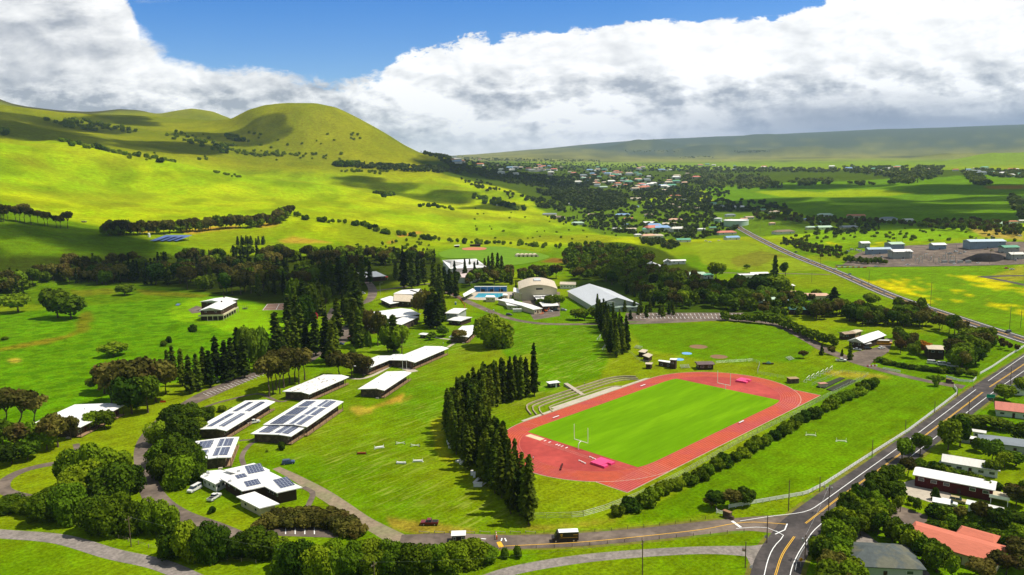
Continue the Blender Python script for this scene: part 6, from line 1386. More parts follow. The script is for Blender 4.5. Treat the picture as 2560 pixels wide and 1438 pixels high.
# casuarinas and gardens in the lower right
row('dark', [(2045,1445),(2066,1385),(2094,1333),(2128,1292),(2168,1258),(2210,1228),(2232,1208)], 15, (7,9), 'dark shelter belt beside the highway', 'dark tree from the bottom in the shelter belt beside the highway', 20, 1.5, .9, ordinal=1)
scatter('dark', [(2070,1430),(2105,1355),(2155,1300),(2225,1240),(2240,1262),(2175,1315),(2130,1385),(2100,1440)], 18, (6,8), 'dark shelter belt beside the highway', 'inner dark tree of the shelter belt beside the highway', 21, 3.0)
scatter(['olive', 'dark'], [(2065,1460),(2110,1430),(2150,1480),(2120,1520),(2070,1500)], 7, (7,9), 'olive trees at the bottom edge', 'olive-green tree at the bottom edge beside the highway bend', 22, 3)
row('dark', [(2150,1318),(2210,1340),(2270,1375),(2330,1420),(2380,1450)], 16, (6.5,8.5), 'dark garden trees before the red roof', 'dark tree from the left in the garden row before the big red roof', 23, 1.2, .9, ordinal=1)
row('dark', [(2170,1330),(2210,1300),(2240,1285)], 6, (3.6,4.6), 'clipped green hedge by the drive', 'clump from the left in the green hedge by the drive', 24, .4, 1.0, ordinal=1)
row('bush', [(2325,1325),(2400,1330),(2470,1350),(2560,1370)], 17, (2.6,3.4), 'hedge above the big red roof', 'hedge bush above the big red roof', 25, .6, 1.2)
row('bush', [(2330,1290),(2420,1310),(2480,1320),(2560,1345)], 14, (2.6,4), 'hedge below the white carports', 'hedge bush below the white carports', 26, 1.0, 1.3)
row('bush', [(2290,1160),(2350,1180),(2430,1206),(2500,1232)], 14, (2.4,3.2), 'hedge between the ranch house and the red house', 'hedge bush between the ranch house and the red house', 27, .5, 1.1)
for i, (x, b, t, w, k) in enumerate([(2255,1150,1095,54,'dark'),(2300,1138,1085,54,'dark'),(2370,1125,1050,60,'dark'),(2400,1118,1040,56,'dark'),(2430,1065,1040,70,'dark'),(2465,1070,1040,70,'dark'),(2500,1075,1045,60,'dark'),(2545,1105,1055,60,'dark'),(2480,1155,1100,60,'green'),(2450,1130,1095,40,'green'),(2540,1165,1130,60,'dark'),(2510,1170,1130,44,'dark'),(2270,1190,1145,50,'olive'),(2292,1278,1245,30,'green'),(2278,1262,1240,24,'green'),(2405,1306,1266,40,'olive'),(2450,1315,1255,56,'olive'),(2500,1330,1270,56,'dark'),(2540,1325,1280,60,'dark'),(2480,1190,1150,44,'dark'),(2540,1265,1215,56,'olive'),(2470,1240,1200,30,'green'),(2250,1280,1240,40,'dark'),(2510,1000,960,50,'dark'),(2545,985,945,50,'dark'),(2515,1440,1380,80,'olive'),(2556,1420,1350,80,'olive'),(2450,1450,1400,70,'olive'),(2560,1250,1205,40,'bush'),(2340,1250,1220,26,'bush')]):
    one(k, x, b, t, f'{["first","second","third","fourth","fifth","sixth","seventh","eighth","ninth","tenth","eleventh","twelfth","thirteenth","fourteenth","fifteenth","sixteenth","seventeenth","eighteenth","nineteenth","twentieth","twenty-first","twenty-second","twenty-third","twenty-fourth","twenty-fifth","twenty-sixth","twenty-seventh","twenty-eighth","twenty-ninth","thirtieth"][i]} garden {"shrub" if k=="bush" else "tree"} among the houses right of the highway', w, 'garden trees right of the highway')
# olive band round the small parking bay
scatter('obush', [(640,1318),(700,1300),(830,1298),(905,1335),(880,1345),(840,1320),(700,1312),(660,1325)], 34, (3.0,4.4), 'grey-green scrub round the handicap bay', 'grey-green scrub bush round the small parking bay', 28, 1.6, 1.2)
# ---- the hills
HG = 'tree line below the sunny meadow'
row(['olive', 'farolive', 'dark'], [(268,590),(300,588),(330,588),(400,586),(470,580),(560,572),(640,568),(690,560),(722,540)], 84, (14,20), HG, 'tree in the long line below the sunny meadow', 30, 4, 1.0)
scatter(['olive', 'dark'], [(265,590),(330,592),(340,583),(275,582)], 18, (13,18), HG, 'tree in the dense left end of the line below the meadow', 31, 4)
for i, (x, t, b) in enumerate([(3,510,555),(20,512,552),(40,515,556),(62,508,558),(78,520,562),(95,525,560),(112,528,566),(120,530,565),(142,538,570),(152,540,572),(170,528,572),(50,520,555),(10,520,556)]):
    one('tallgum', x, b, t, f'{ORD[i]} thin gum tree of the loose row on the shaded left meadow', (b-t)*.62, 'loose row on the shaded left meadow')
row(['hillbush', 'fardark'], [(735,540),(780,552),(830,557),(870,562),(910,565),(960,585),(1010,588),(1060,598),(1085,602)], 42, (5,9), 'scrub belt behind the gardens', 'shrub in the scrub belt between the gardens and the meadow', 32, 8)
row(['hillbush', 'fardark'], [(1085,602),(1120,606),(1180,610),(1230,610),(1290,612),(1340,618),(1400,622),(1450,620),(1500,615),(1560,622)], 44, (4.5,8.5), 'scrub belt behind the upper ball field', 'shrub in the scrub belt behind the upper ball field', 33, 7)
scatter(['hillbush', 'green'], [(860,620),(930,612),(1050,600),(1080,610),(1060,640),(980,650),(900,640)], 26, (3,6), 'garden plot shrubs', 'shrub among the garden plots below the meadow', 34, 6)
row('cone', [(592,612),(620,612),(640,612),(662,610)], 18, (8,13), 'small conifers below the solar tables', 'small conifer in the short row right of the solar tables', 35, 3)
for poly, n, h, lab in [([(105,300),(200,300),(300,315),(345,330),(320,335),(240,330),(160,318)], 60, (8,13), 'dark bushy tree in the gully high on the left hills'), ([(140,358),(200,355),(300,375),(430,400),(440,412),(330,400),(220,378)], 60, (7,11), 'dark bushy tree in the long gully behind the sunny meadow'), ([(405,335),(450,328),(480,350),(600,370),(560,385),(500,368),(430,350)], 34, (8,12), 'dark bushy tree in the hollow left of the cone'), ([(560,338),(595,335),(615,355),(580,358)], 12, (9,13), 'dark bushy tree at the foot of the cone'), ([(0,328),(25,330),(20,342),(0,340)], 7, (9,12), 'dark bushy tree at the left edge high on the hills'), ([(530,428),(580,435),(620,447),(590,446),(540,434)], 14, (4,6), 'low shrub in the fold of the sunny meadow'), ([(935,483),(975,480),(985,490),(950,497)], 12, (8,11), 'dark bushy tree in the notch of the far meadow'), ([(1010,515),(1080,512),(1135,520),(1130,526),(1060,522)], 12, (5,8), 'shrub along the bank of the far meadow'), ([(1170,488),(1230,495),(1290,515),(1330,525),(1300,528),(1210,510)], 26, (8,12), 'tree round the white hillside villa'), ([(820,410),(900,400),(905,420),(830,422)], 16, (10,15), 'tall dark tree below the right foot of the cone'), ([(830,425),(980,428),(990,436),(840,432)], 24, (5,8), 'bright bush below the foot of the cone'), ([(700,380),(850,392),(880,405),(760,400)], 16, (5,8), 'bush on the lower slope of the cone'), ([(560,370),(740,378),(760,392),(600,388)], 26, (6,10), 'scattered bush in the hollow before the cone')]:
    scatter('hillbush', poly, n, h, 'bushes: '+lab, lab, len(lab), 9)
g = random.Random(77)
for i in range(46):
    x, y = g.uniform(360, 900), g.uniform(330, 402); c = G(x, y)
    if c[1] < 1500: continue
    tree('hillbush', x, y, g.uniform(4, 8), 'lone round bush dotted over the slopes before the cone', 'lone bushes before the cone', 1.0, world=c, rng=g)
for i in range(40):
    x, y = g.uniform(1180, 1560), g.uniform(520, 600); 
    if y < 500+ (x-1180)*.09+20: continue
    c = G(x, y); tree('hillbush', x, y, g.uniform(2, 3.5), 'tiny bush dotted over the tip of the long meadow', 'tiny bushes on the meadow tip', 1.0, world=c, rng=g)
for i in range(70):
    x, y = g.uniform(2010, 2540), g.uniform(572, 606); c = G(x, y)
    tree('hillbush', x, y, g.uniform(2, 4), 'small dark bush dotted over the pasture above the industrial yard', 'small bushes above the industrial yard', 1.0, world=c, rng=g)
# right plain singles
for x, b, t, w, k, lab in [(1937,695,638,26,'cone','tall dark conical tree towering over the white roofs'),(1963,690,657,32,'dark','wind-bent dark tree right of the tall conical tree'),(1868,672,662,20,'dark','small flat tree left of the tall conical tree'),(1790,700,658,46,'dark','flat-topped dark tree beside the curved lane'),(1730,735,710,26,'dark','dark crooked tree before the pale green roof'),(1910,745,690,90,'dark','left of two great dark trees below the tall conical tree'),(1945,748,692,70,'dark','right of two great dark trees below the tall conical tree'),(2085,752,718,36,'cone','dark pyramidal tree right of the peach roofs'),(2040,745,725,30,'dark','dark tree between the peach roofs'),(1650,715,700,30,'olive','brown shrub below the white villa')]:
    one(k, x, b, t, lab, w)
scatter(['dark', 'green', 'olive'], [(1860,735),(1960,740),(2080,765),(2090,785),(1990,800),(1900,790),(1790,770),(1780,750)], 80, (5,9), {k: v.replace('behind the pool', 'round the peach roofs') for k, v in SG.items()}, {k: v.replace('behind the pool and arched hall', 'round the peach and green roofs') for k, v in SL.items()}, 36, 5)
scatter(['olive', 'fardark'], [(1930,605),(1990,595),(2060,622),(2110,625),(2120,645),(2080,652),(2020,640)], 60, (4,6.5), {'olive': 'scrub left of the industrial yard', 'fardark': 'scrub left of the industrial yard'}, 'scrub tree in the thicket left of the industrial yard', 37, 5)
row('fardark', [(2110,655),(2160,660),(2215,662)], 14, (6,8), 'screen of trees before the yard', 'dark tree screening the front of the industrial yard', 38, 2)
scatter(['fardark', 'farolive'], [(2180,560),(2300,572),(2420,580),(2560,595),(2560,580),(2480,560),(2400,560),(2300,562)], 110, (7,12), 'tree belt at the right edge of the plain', 'dark tree in the belt below the shaded plain', 39, 8)
scatter(['fardark', 'farolive'], [(1880,540),(2000,545),(2200,558),(2200,566),(2000,560),(1890,552)], 110, (6,11), 'estate trees along the shaded plain', 'tree between the estate houses along the shaded plain', 40, 8)
# everything farther: one wood of trees nobody could count
def far_wood(name, zones, seed):
    g = np.random.default_rng(seed); VV = []; FF = []; base = 0; protos = [crown_np(200+i, 46, 5.0, 4.6, 4.2, 5, 2.0, fill=.1) for i in range(5)]+[pine_np(300, 8, 4, 1, 16., 2.6, 1.9)]
    for poly, n, (h0, h1) in zones:
        xs = [p[0] for p in poly]; ys = [p[1] for p in poly]; k = 0; t = 0
        while k < n and t < n*30:
            t += 1; x, y = g.uniform(min(xs), max(xs)), g.uniform(min(ys), max(ys))
            if not inpoly(np.array([x]), np.array([y]), poly)[0]: continue
            c = G(x, y); k += 1
            i = g.integers(0, 6); 
            if i == 5 and g.random() < .6: i = 0
            V, F = protos[i]; s = g.uniform(h0, h1)/(9. if i < 5 else 16.); a = g.uniform(0, 6.28); ca, sa = math.cos(a), math.sin(a); wx = s*g.uniform(.9, 1.3)
            P = np.stack([(V[:, 0]*ca-V[:, 1]*sa)*wx+c[0], (V[:, 0]*sa+V[:, 1]*ca)*wx+c[1], V[:, 2]*s+c[2]-.3], 1)
            VV.append(P); FF.append(F+base); base += len(P)
    me = mesh_np(name, np.concatenate(VV), np.concatenate(FF), LF_FAR); o = bpy.data.objects.new(name, me); COL.objects.link(o); return tag(o, kind='stuff')
LF_FAR = leaf_mat('distant_foliage', (.040, .070, .012), (.13, .155, .024), (.11, .085, .04))
far_wood('town_woods', [([(1085,392),(1150,388),(1210,404),(1260,420),(1330,440),(1500,430),(1480,470),(1400,475),(1290,462),(1210,446),(1130,420)], 860, (6,12)),
 ([(1200,404),(1500,408),(1740,416),(1740,430),(1400,430),(1230,420)], 520, (6,10)), ([(1480,440),(1720,440),(1800,462),(1760,478),(1620,490),(1540,478)], 330, (6,10)),
 ([(1340,480),(1480,478),(1570,490),(1560,520),(1500,530),(1400,508)], 420, (9,16)), ([(1560,492),(1740,480),(1800,500),(1900,530),(1800,530),(1620,525)], 320, (6,11)),
 ([(1360,548),(1500,540),(1600,555),(1740,545),(1860,560),(1830,580),(1740,600),(1560,585),(1450,568)], 320, (4,9)), ([(1600,590),(1700,610),(1680,625),(1600,610)], 70, (4,8)), ([(1400,520),(1500,512),(1760,518),(1800,550),(1560,548),(1400,536)], 170, (5,10)), ([(1560,470),(1800,468),(1830,492),(1740,500),(1600,495)], 150, (7,12)), ([(1840,500),(1960,512),(1980,540),(1880,535)], 60, (6,10)), ([(1960,600),(2080,622),(2100,640),(2030,632),(1950,612)], 90, (3,5)), ([(2020,560),(2200,565),(2200,585),(2040,590)], 60, (4,8)),
 ([(880,412),(1100,418),(1160,436),(1060,432),(900,424)], 150, (9,15)), ([(1050,382),(1100,386),(1140,392),(1130,398),(1060,390)], 50, (8,13)), ([(1130,440),(1200,452),(1330,500),(1300,505),(1180,470)], 50, (6,10)), ([(1330,500),(1420,515),(1410,530),(1340,520)], 40, (8,14))], 1)
far_wood('plain_woods', [([(1700,418),(1900,420),(2100,425),(2100,432),(1900,432),(1720,436)], 260, (9,15)), ([(2100,418),(2360,418),(2350,440),(2290,460),(2220,462),(2230,445),(2110,432)], 300, (10,16)), ([(1700,440),(1900,438),(1960,470),(1900,474),(1760,470)], 200, (10,16)), ([(2440,425),(2560,428),(2560,446),(2470,444)], 120, (8,13)), ([(2400,425),(2440,432),(2470,462),(2440,466),(2420,446)], 80, (9,15)), ([(2520,490),(2560,500),(2560,560),(2535,520)], 30, (8,13)), ([(1960,452),(2080,450),(2080,462),(2000,466)], 60, (8,13)), ([(2120,456),(2200,460),(2190,466),(2130,464)], 18, (8,12)), ([(1700,392),(1790,391),(1790,395),(1700,397)], 30, (9,13)), ([(1830,378),(1930,376),(1920,381),(1840,384)], 60, (9,14)), ([(1560,376),(1700,376),(1690,380),(1560,381)], 30, (9,14)), ([(1140,394),(1300,398),(1500,402),(1500,406),(1200,402)], 160, (9,14))], 2)
plant_all()
print('TREES', CNT, sum(CNT.values()))

# ------------------------------------------------------------------ vehicles
PAINT = {n: mat('paint_'+n, c, .3, .5, .03, 1) for n, c in dict(white=(.72, .72, .70), black=(.012, .012, .015), silver=(.40, .42, .44), maroon=(.16, .008, .02), blue=(.02, .05, .14), tan=(.45, .36, .18), red=(.45, .02, .02), yellow=(.72, .33, .01), brown=(.022, .014, .010), orange=(.65, .12, .01)).items()}
LAMP = mat('headlamp_glass', (.75, .75, .70), .2, .6, .02, 1)
def wheel(root, x, y, r=.34, w=.24):
    mb = MB(); mb.tube((x, y-w/2, r), (x, y+w/2, r), r, r, 12); t = mb.build('wheel', DARK, root)
    MB().tube((x, y-w/2-.02, r), (x, y+w/2+.02, r), r*.55, r*.55, 8).build('rim', METAL, t)
def body_prism(prof, w, tuck=.0):
    n = len(prof); zs = [p[1] for p in prof]; zt = max(zs); mb = MB(); vs = []
    for s in (-1, 1):
        for x, z in prof: vs.append((x, s*(w/2-tuck*(z-min(zs))/(zt-min(zs)+1e-6)), z))
    return mb.add(vs, [tuple(range(n)), tuple(reversed(range(n, 2*n)))]+[(i, n+i, n+(i+1) % n, (i+1) % n)[::-1] for i in range(n)][::1])
def fixn(o):
    bm = bmesh.new(); bm.from_mesh(o.data); bmesh.ops.recalc_face_normals(bm, faces=bm.faces[:]); bm.to_mesh(o.data); bm.free(); return o
def vehicle(kind, colour, x, y, ang, label, cat='car', world=None):
    c = world if world is not None else G(x, y); c = (c[0], c[1], float(height(c[0], c[1]))+.06+(lift(math.hypot(c[0], c[1]))-.03))
    P = PAINT[colour]; r = thing({'pickup': 'pickup_truck', 'van': 'parked_van', 'suv': 'parked_car', 'sedan': 'parked_car', 'wagon': 'parked_car'}[kind], label, cat, c, ang)
    if kind == 'sedan':
        L, w = 4.6, 1.8; low = [(-2.3, .3), (2.3, .3), (2.3, .62), (2.15, .80), (1.0, .92), (-1.7, .98), (-2.25, .90), (-2.3, .6)]; cab = [(-1.65, .96), (.95, .90), (.30, 1.40), (-.95, 1.42)]; roof = (-.92, .28, 1.43)
    elif kind in ('suv', 'wagon'):
        L, w = 4.8, 1.95; low = [(-2.4, .38), (2.4, .38), (2.4, .85), (2.25, 1.02), (1.15, 1.10), (-2.35, 1.12), (-2.4, .7)]; cab = [(-2.3, 1.1), (1.15, 1.08), (.5, 1.72), (-2.05, 1.76)]; roof = (-2.02, .46, 1.77)
    elif kind == 'pickup':
        L, w = 5.6, 2.0; low = [(-2.8, .5), (2.8, .5), (2.8, 1.0), (2.65, 1.15), (1.3, 1.20), (-.75, 1.22), (-2.8, 1.22)]; cab = [(-.75, 1.2), (1.3, 1.18), (.75, 1.85), (-.6, 1.88)]; roof = (-.57, .72, 1.89)
    else:
        L, w = 5.4, 2.0; low = [(-2.7, .4), (2.7, .4), (2.7, .95), (2.5, 1.15), (1.9, 1.25), (-2.65, 1.25), (-2.7, .8)]; cab = [(-2.65, 1.2), (1.9, 1.22), (1.2, 2.05), (-2.6, 2.1)]; roof = (-2.55, 1.15, 2.11)
    fixn(body_prism(low, w).build('body', P, r))
    cb = fixn(body_prism(cab, w-.08, .2).build('cabin_window', GLASS, r))
    MB().box(roof[0], roof[1], -w/2+.24, w/2-.24, roof[2]-.03, roof[2]+.04).build('roof', P, r)
    if kind != 'pickup' or True:
        for s in (-1, 1): MB().box((cab[0][0]+cab[1][0])/2-.06, (cab[0][0]+cab[1][0])/2+.06, s*(w/2-.10)-.06, s*(w/2-.10)+.06, cab[0][1], roof[2]-.05).build('door_pillar', P, cb)
    if kind == 'pickup': MB().box(-2.68, -.85, -w/2+.12, w/2-.12, 1.20, 1.235).build('cargo_bed', DARK, r)
    if kind == 'van': MB().box(-2.2, .2, -w/2-.01, w/2+.01, 1.25, 1.36).build('side_panel', P, r)
    for sx in (-L*.31, L*.31):
        for sy in (-1, 1): wheel(r, sx, sy*(w/2-.1), .36 if kind != 'pickup' else .42)
    for sy in (-1, 1): MB().box(L/2-.03, L/2+.03, sy*w*.36-.18, sy*w*.36+.18, low[2][1]-.2, low[2][1]-.02).build('headlight', LAMP, r)
    return r
V = vehicle
V('pickup', 'maroon', 1074, 1312, R(178), 'maroon pickup truck parked on the grass near the guard booth', 'pickup')
V('suv', 'blue', 721, 1160, R(15), 'dark blue minivan parked alone on the lawn beside the dirt lane')
V('van', 'white', 487, 1227, R(-110), 'white passenger van parked left of the school office', 'van')
V('pickup', 'white', 536, 1248, R(75), 'white pickup parked on the lawn in front of the school office', 'pickup')
V('pickup', 'white', 634, 1059, R(35), 'white pickup parked between the two long solar roofs', 'pickup')
V('suv', 'white', 536, 957, R(160), 'white car parked in the bays of the curving car park')
V('sedan', 'black', 495, 974, R(160), 'black car parked in the bays of the curving car park')
V('sedan', 'black', 868, 818, R(0), 'black sedan at the top of the middle car park'); V('sedan', 'red', 877, 846, R(10), 'dark red sedan beside the low roof in the middle car park'); V('sedan', 'blue', 852, 862, R(-10), 'dark blue sedan at the bottom of the middle car park')
V('wagon', 'black', 1273, 789, R(-20), 'black car parked on grass beside the middle road'); V('suv', 'black', 1391, 778, R(0), 'black car beside the building works'); V('suv', 'silver', 1409, 777, R(-30), 'silver car at the right of the building works')
V('sedan', 'white', 1375, 780, R(-15), 'white car next to the orange building machines'); V('van', 'white', 906, 736, R(0), 'white van waiting on the drive below the red awning', 'van')
V('pickup', 'white', 2103, 904, R(-12), 'black and white pickup on the grass beside the upper drive', 'pickup'); V('sedan', 'silver', 2143, 876, R(-25), 'silver sedan parked before the workshop'); V('sedan', 'white', 2204, 872, R(25), 'white sedan parked right of the workshop lean-to'); V('sedan', 'white', 2204, 861, R(-30), 'pale car just below the yellow school bus'); V('suv', 'black', 2168, 874, R(0), 'black car under the tree at the workshop')
V('sedan', 'white', 2235, 781, R(0), 'white car parked right of the cream bungalow')
for i, x in enumerate((2331, 2357, 2381)): V('van', 'white', x, 910+i*4, R(-20), f'{["left", "middle", "right"][i]} of three white vehicles below the open barn', 'van')
V('suv', 'white', 2372, 1263, R(-36), 'white and black car in front of the red house'); V('suv', 'tan', 2394, 1256, R(-36), 'tan car parked behind the white one at the red house'); V('pickup', 'white', 2362, 1158, R(40), 'white pickup at the end of the ranch house', 'pickup')
V('sedan', 'black', 2240, 1418, R(-30), 'black car on the drive of the slate-roofed house'); V('sedan', 'red', 2208, 1258, R(30), 'red car half hidden under the dark shelter belt')
V('pickup', 'silver', 2449, 1112, R(-20), 'silver vehicle beside the camper sheds', 'pickup')
V('sedan', 'white', 2088, 674, R(-140), 'white car on the straight highway at the side road junction'); V('sedan', 'blue', 2124, 687, R(-140), 'dark blue car on the straight highway below the white one'); V('suv', 'black', 1990, 632, R(45), 'black car highest on the straight highway'); V('sedan', 'silver', 2029, 655, R(-140), 'silver car on the straight highway before the thicket'); V('van', 'silver', 2316, 768, R(-140), 'grey van on the straight highway beside the dark trees', 'van'); V('suv', 'black', 2470+50, 832, R(-150), 'dark car lowest on the straight highway')
for i, (x, y, k, c) in enumerate([(2270,664,'sedan','white'),(2258,652,'sedan','white'),(2226,644,'sedan','blue'),(2386,661,'sedan','white'),(2446,659,'sedan','white'),(2130,626,'van','white'),(2142,627,'suv','white'),(2150,630,'van','white'),(2166,628,'sedan','tan'),(2390,631,'van','white'),(2400,636,'pickup','white'),(2412,632,'suv','white'),(2375,636,'pickup','silver'),(2465,625,'sedan','tan'),(2480,628,'pickup','tan'),(2505,632,'suv','white'),(2540,652,'suv','silver'),(2516,672,'sedan','red'),(2530,675,'sedan','white'),(2480,594,'van','tan'),(2550,592,'van','white'),(2440,598,'pickup','tan'),(2120,630,'suv','silver'),(2185,640,'sedan','white'),(2205,644,'suv','silver'),(2190,668,'sedan','silver')]):
    V(k, c, x, y, R(-10+37*i % 60), f'{ {"white":"white","blue":"blue","tan":"tan","silver":"silver","red":"red"}[c] } {"car" if k in ("sedan","suv") else k} in the industrial yard, number {["one","two","three","four","five","six","seven","eight","nine","ten","eleven","twelve","thirteen","fourteen","fifteen","sixteen","seventeen","eighteen","nineteen","twenty","twenty-one","twenty-two","twenty-three","twenty-four","twenty-five","twenty-six"][i]} from its left end' if 0 else f'{c} {"car" if k in ("sedan","suv") else k} {"on the yard road" if y > 658 else "among the industrial sheds"} {"at the left" if x < 2200 else ("in the middle" if x < 2400 else "at the right")} of the yard, {ORD[i] if i < 20 else ["early","late","far","near","outer","inner"][i-20]} vehicle', 'car')
for i, (x, y, c) in enumerate([(1765,604,'white'),(1775,606,'white'),(1797,603,'white'),(1405,553,'red')]): V('sedan', c, x, y, R(20*i), f'{["first", "second", "third", "red fourth"][i]} tiny car parked outside the town houses by the highway bend')
# school bus
c = at_z(2207, 862); r = thing('school_bus', 'yellow school bus with white roof parked behind the workshop', 'bus', c, R(-12))
MB().box(-5, 3.6, -1.2, 1.2, .5, 2.7).build('body', PAINT['yellow'], r); MB().box(3.6, 5.2, -1.1, 1.1, .5, 1.5).build('bonnet', PAINT['yellow'], r); MB().box(-5, 3.6, -1.15, 1.15, 2.7, 2.95).build('roof', ROOFW, r)
for i in range(7): MB().box(-4.7+i*1.15, -3.85+i*1.15, -1.24, 1.24, 1.7, 2.35).build('window', GLASS, r)
for sx in (-3.2, 3.9):
    for sy in (-1, 1): wheel(r, sx, sy*1.05, .5)
# delivery truck
c = at_z(1413, 1352); r = thing('delivery_truck', 'dark brown delivery truck with a white roof driving on the entrance road', 'truck', c, R(183))
fixn(body_prism([(-3.9, .55), (2.4, .55), (2.4, 3.15), (-3.9, 3.15)], 2.35).build('cargo_body', PAINT['brown'], r)); MB().box(-3.9, 2.0, -1.17, 1.17, 3.15, 3.22).build('roof', WHITEP, r)
fixn(body_prism([(2.4, .55), (4.0, .55), (4.05, 1.35), (3.2, 1.55), (2.4, 3.1)], 2.2).build('cab', PAINT['brown'], r))
MB().add([(3.28, -.95, 1.58), (3.28, .95, 1.58), (2.55, .95, 2.95), (2.55, -.95, 2.95)], [(0, 1, 2, 3)]).build('windscreen', GLASS, r)
for s in (-1, 1): MB().box(2.15, 2.45, s*1.19-.02, s*1.19+.02, .7, 2.7).build('door_opening', DARK, r)
gold = mat('gold_decal', (.62, .33, .03), .5)
def shield(x, s, z, k):
    P = [(-.38, .42), (0, .5), (.38, .42), (.38, -.1), (.22, -.38), (0, -.52), (-.22, -.38), (-.38, -.1)]
    return [(x+a*k, s, z+b*k) for a, b in P]
for s in (1, -1):
    P = shield(1.2, s*1.20, 2.35, .95); MB().add(P, [tuple(range(8)) if s < 0 else tuple(reversed(range(8)))]).build('shield_emblem', gold, r)
    cu = bpy.data.curves.new('t', 'FONT'); cu.body = 'UPS'; cu.size = .42; cu.align_x = 'CENTER'; cu.align_y = 'CENTER'; cu.extrude = .004
    to = bpy.data.objects.new('t', cu); COL.objects.link(to); bpy.context.view_layer.update(); me = bpy.data.meshes.new_from_object(to.evaluated_get(bpy.context.evaluated_depsgraph_get())); bpy.data.objects.remove(to)
    me.materials.clear(); me.materials.append(PAINT['brown']); o = bpy.data.objects.new('emblem_letters', me); COL.objects.link(o); o.parent = r; o.location = (1.2, s*1.215, 2.3); o.rotation_euler = (R(90), 0, R(180) if s > 0 else 0)
    MB().box(-3.6, 1.7, s*1.185-.01, s*1.185+.01, 1.50, 1.60).build('gold_stripe', gold, r)
    MB().box(-3.6, -2.3, s*1.185-.01, s*1.185+.01, 2.28, 2.40).build('gold_lettering_line', gold, r)
for sx in (-2.4, 2.9):
    for sy in (-1, 1): wheel(r, sx, sy*1.02, .48, .3)
for sy in (-1, 1): MB().box(4.03, 4.10, sy*.75-.16, sy*.75+.16, .95, 1.2).build('headlight', LAMP, r)
# small machines by the building works
for x, y, lab in ((1352,779,'left'), (1366,780,'right')):
    c = at_z(x, y); r = thing('digger', lab+' of two small orange diggers at the building works', 'digger', c, R(30))
    MB().box(-1.6, 1.6, -1.0, 1.0, .1, .7).build('track_unit', DARK, r); MB().box(-1.3, .7, -.9, .9, .7, 1.7).build('body', PAINT['orange'], r); MB().box(-.3, .7, -.7, .7, 1.7, 2.6).build('cab', GLASS, r)
    MB().tube((.7, 0, 1.2), (2.6, 0, 3.0), .16).tube((2.6, 0, 3.0), (3.6, 0, .8), .13).build('boom', PAINT['orange'], r); MB().box(3.3, 4.0, -.4, .4, .3, .9).build('bucket', DARK, r)
c = at_z(1397, 967+0); r = thing('ride_on_mower', 'red ride-on mower parked against the black hut', 'mower', at_z(1395, 966), .2)
MB().box(-.9, .9, -.6, .6, .35, .9).build('body', PAINT['red'], r); MB().box(-.6, -.1, -.3, .3, .9, 1.4).build('seat', DARK, r)
for sx in (-.6, .7):
    for sy in (-1, 1): wheel(r, sx, sy*.6, .3, .2)
c = at_z(1293, 781); r = thing('site_trailer', 'white box trailer on the lawn beside the building works', 'trailer', c, 0); MB().box(-3.4, 3.4, -1.2, 1.2, .5, 2.7).build('body', OFFW, r); MB().box(-3.5, 3.5, -1.3, 1.3, 2.7, 2.8).build('roof', ROOFW, r)
for sy in (-1, 1): wheel(r, 0, sy*1.1, .4)

# ------------------------------------------------------------------ sports furniture
def goalpost(a, b, face, label):
    p = T(a, b); r = thing('goal_post', label, 'goal post', (*p, .05), TH)
    m = MB(); P = smooth_path([(0, 0, 0), (0, 0, 1.6), (face*.5, 0, 2.6), (face*1.6, 0, 3.05)], 5)
    for q0, q1 in zip(P[:-1], P[1:]): m.tube(q0, q1, .15)
    m.build('gooseneck', WHITEP, r)
    MB().tube((face*1.6, -3.55, 3.05), (face*1.6, 3.55, 3.05), .13).build('crossbar', WHITEP, r)
    for s in (-1, 1): MB().tube((face*1.6, s*3.55, 3.05), (face*1.6, s*3.55, 9.3), .11).build('upright', WHITEP, r)
goalpost(-57.0, .5, 1, 'white goal post at the near end of the infield'); goalpost(55.3, .5, -1, 'white goal post at the far end of the infield')
def mat_pit(a, b, L, W, rot, label):
    r = thing('landing_mat', label, 'landing mat', (*T(a, b), .11), TH+rot)
    MB().box(-L/2, L/2, -W/2, W/2, 0, .85).build('main_cushion', PINK, r); MB().box(-L/2-1.6, -L/2-.02, -W/2, -.8, 0, .75).build('front_cushion', PINK, r); MB().box(-L/2-1.6, -L/2-.02, .8, W/2, 0, .75).build('front_cushion', PINK, r)
mat_pit(-62.3, 16.2, 5.2, 6.4, R(90), 'large bright pink pole vault mat in the near bend of the track'); mat_pit(74.5, -1, 4.2, 6.6, R(95), 'bright pink high jump mat in the far bend of the track')
def white_bench(a, b, L, label, m=None):
    r = thing('aluminium_bench', label, 'bench', (*T(a, b), .1), TH); MB().box(-L/2, L/2, -.25, .25, .42, .50).build('seat', m or WHITEP, r)
    for s in (-1, 1): MB().box(s*L*.4-.05, s*L*.4+.05, -.2, .2, 0, .42).build('leg', METAL, r)
white_bench(-34, -32.5, 4, 'white bench on the far straight of the track near the left bend'); white_bench(33, -33.5, 4, 'white bench on the far straight of the track near the right end'); white_bench(15, 31.5, 4, 'white bench on the near straight of the track'); 
r = thing('hurdle_cart', 'flat dark red hurdle cart standing by the near bend', 'cart', (*T(-75.5, 8), .12), TH+.6); MB().box(-3, 3, -.3, .3, .2, .45).build('deck', REDW, r); [MB().box(s*2.4-.1, s*2.4+.1, -.35, .35, 0, .2).build('wheel', DARK, r) for s in (-1, 1)]
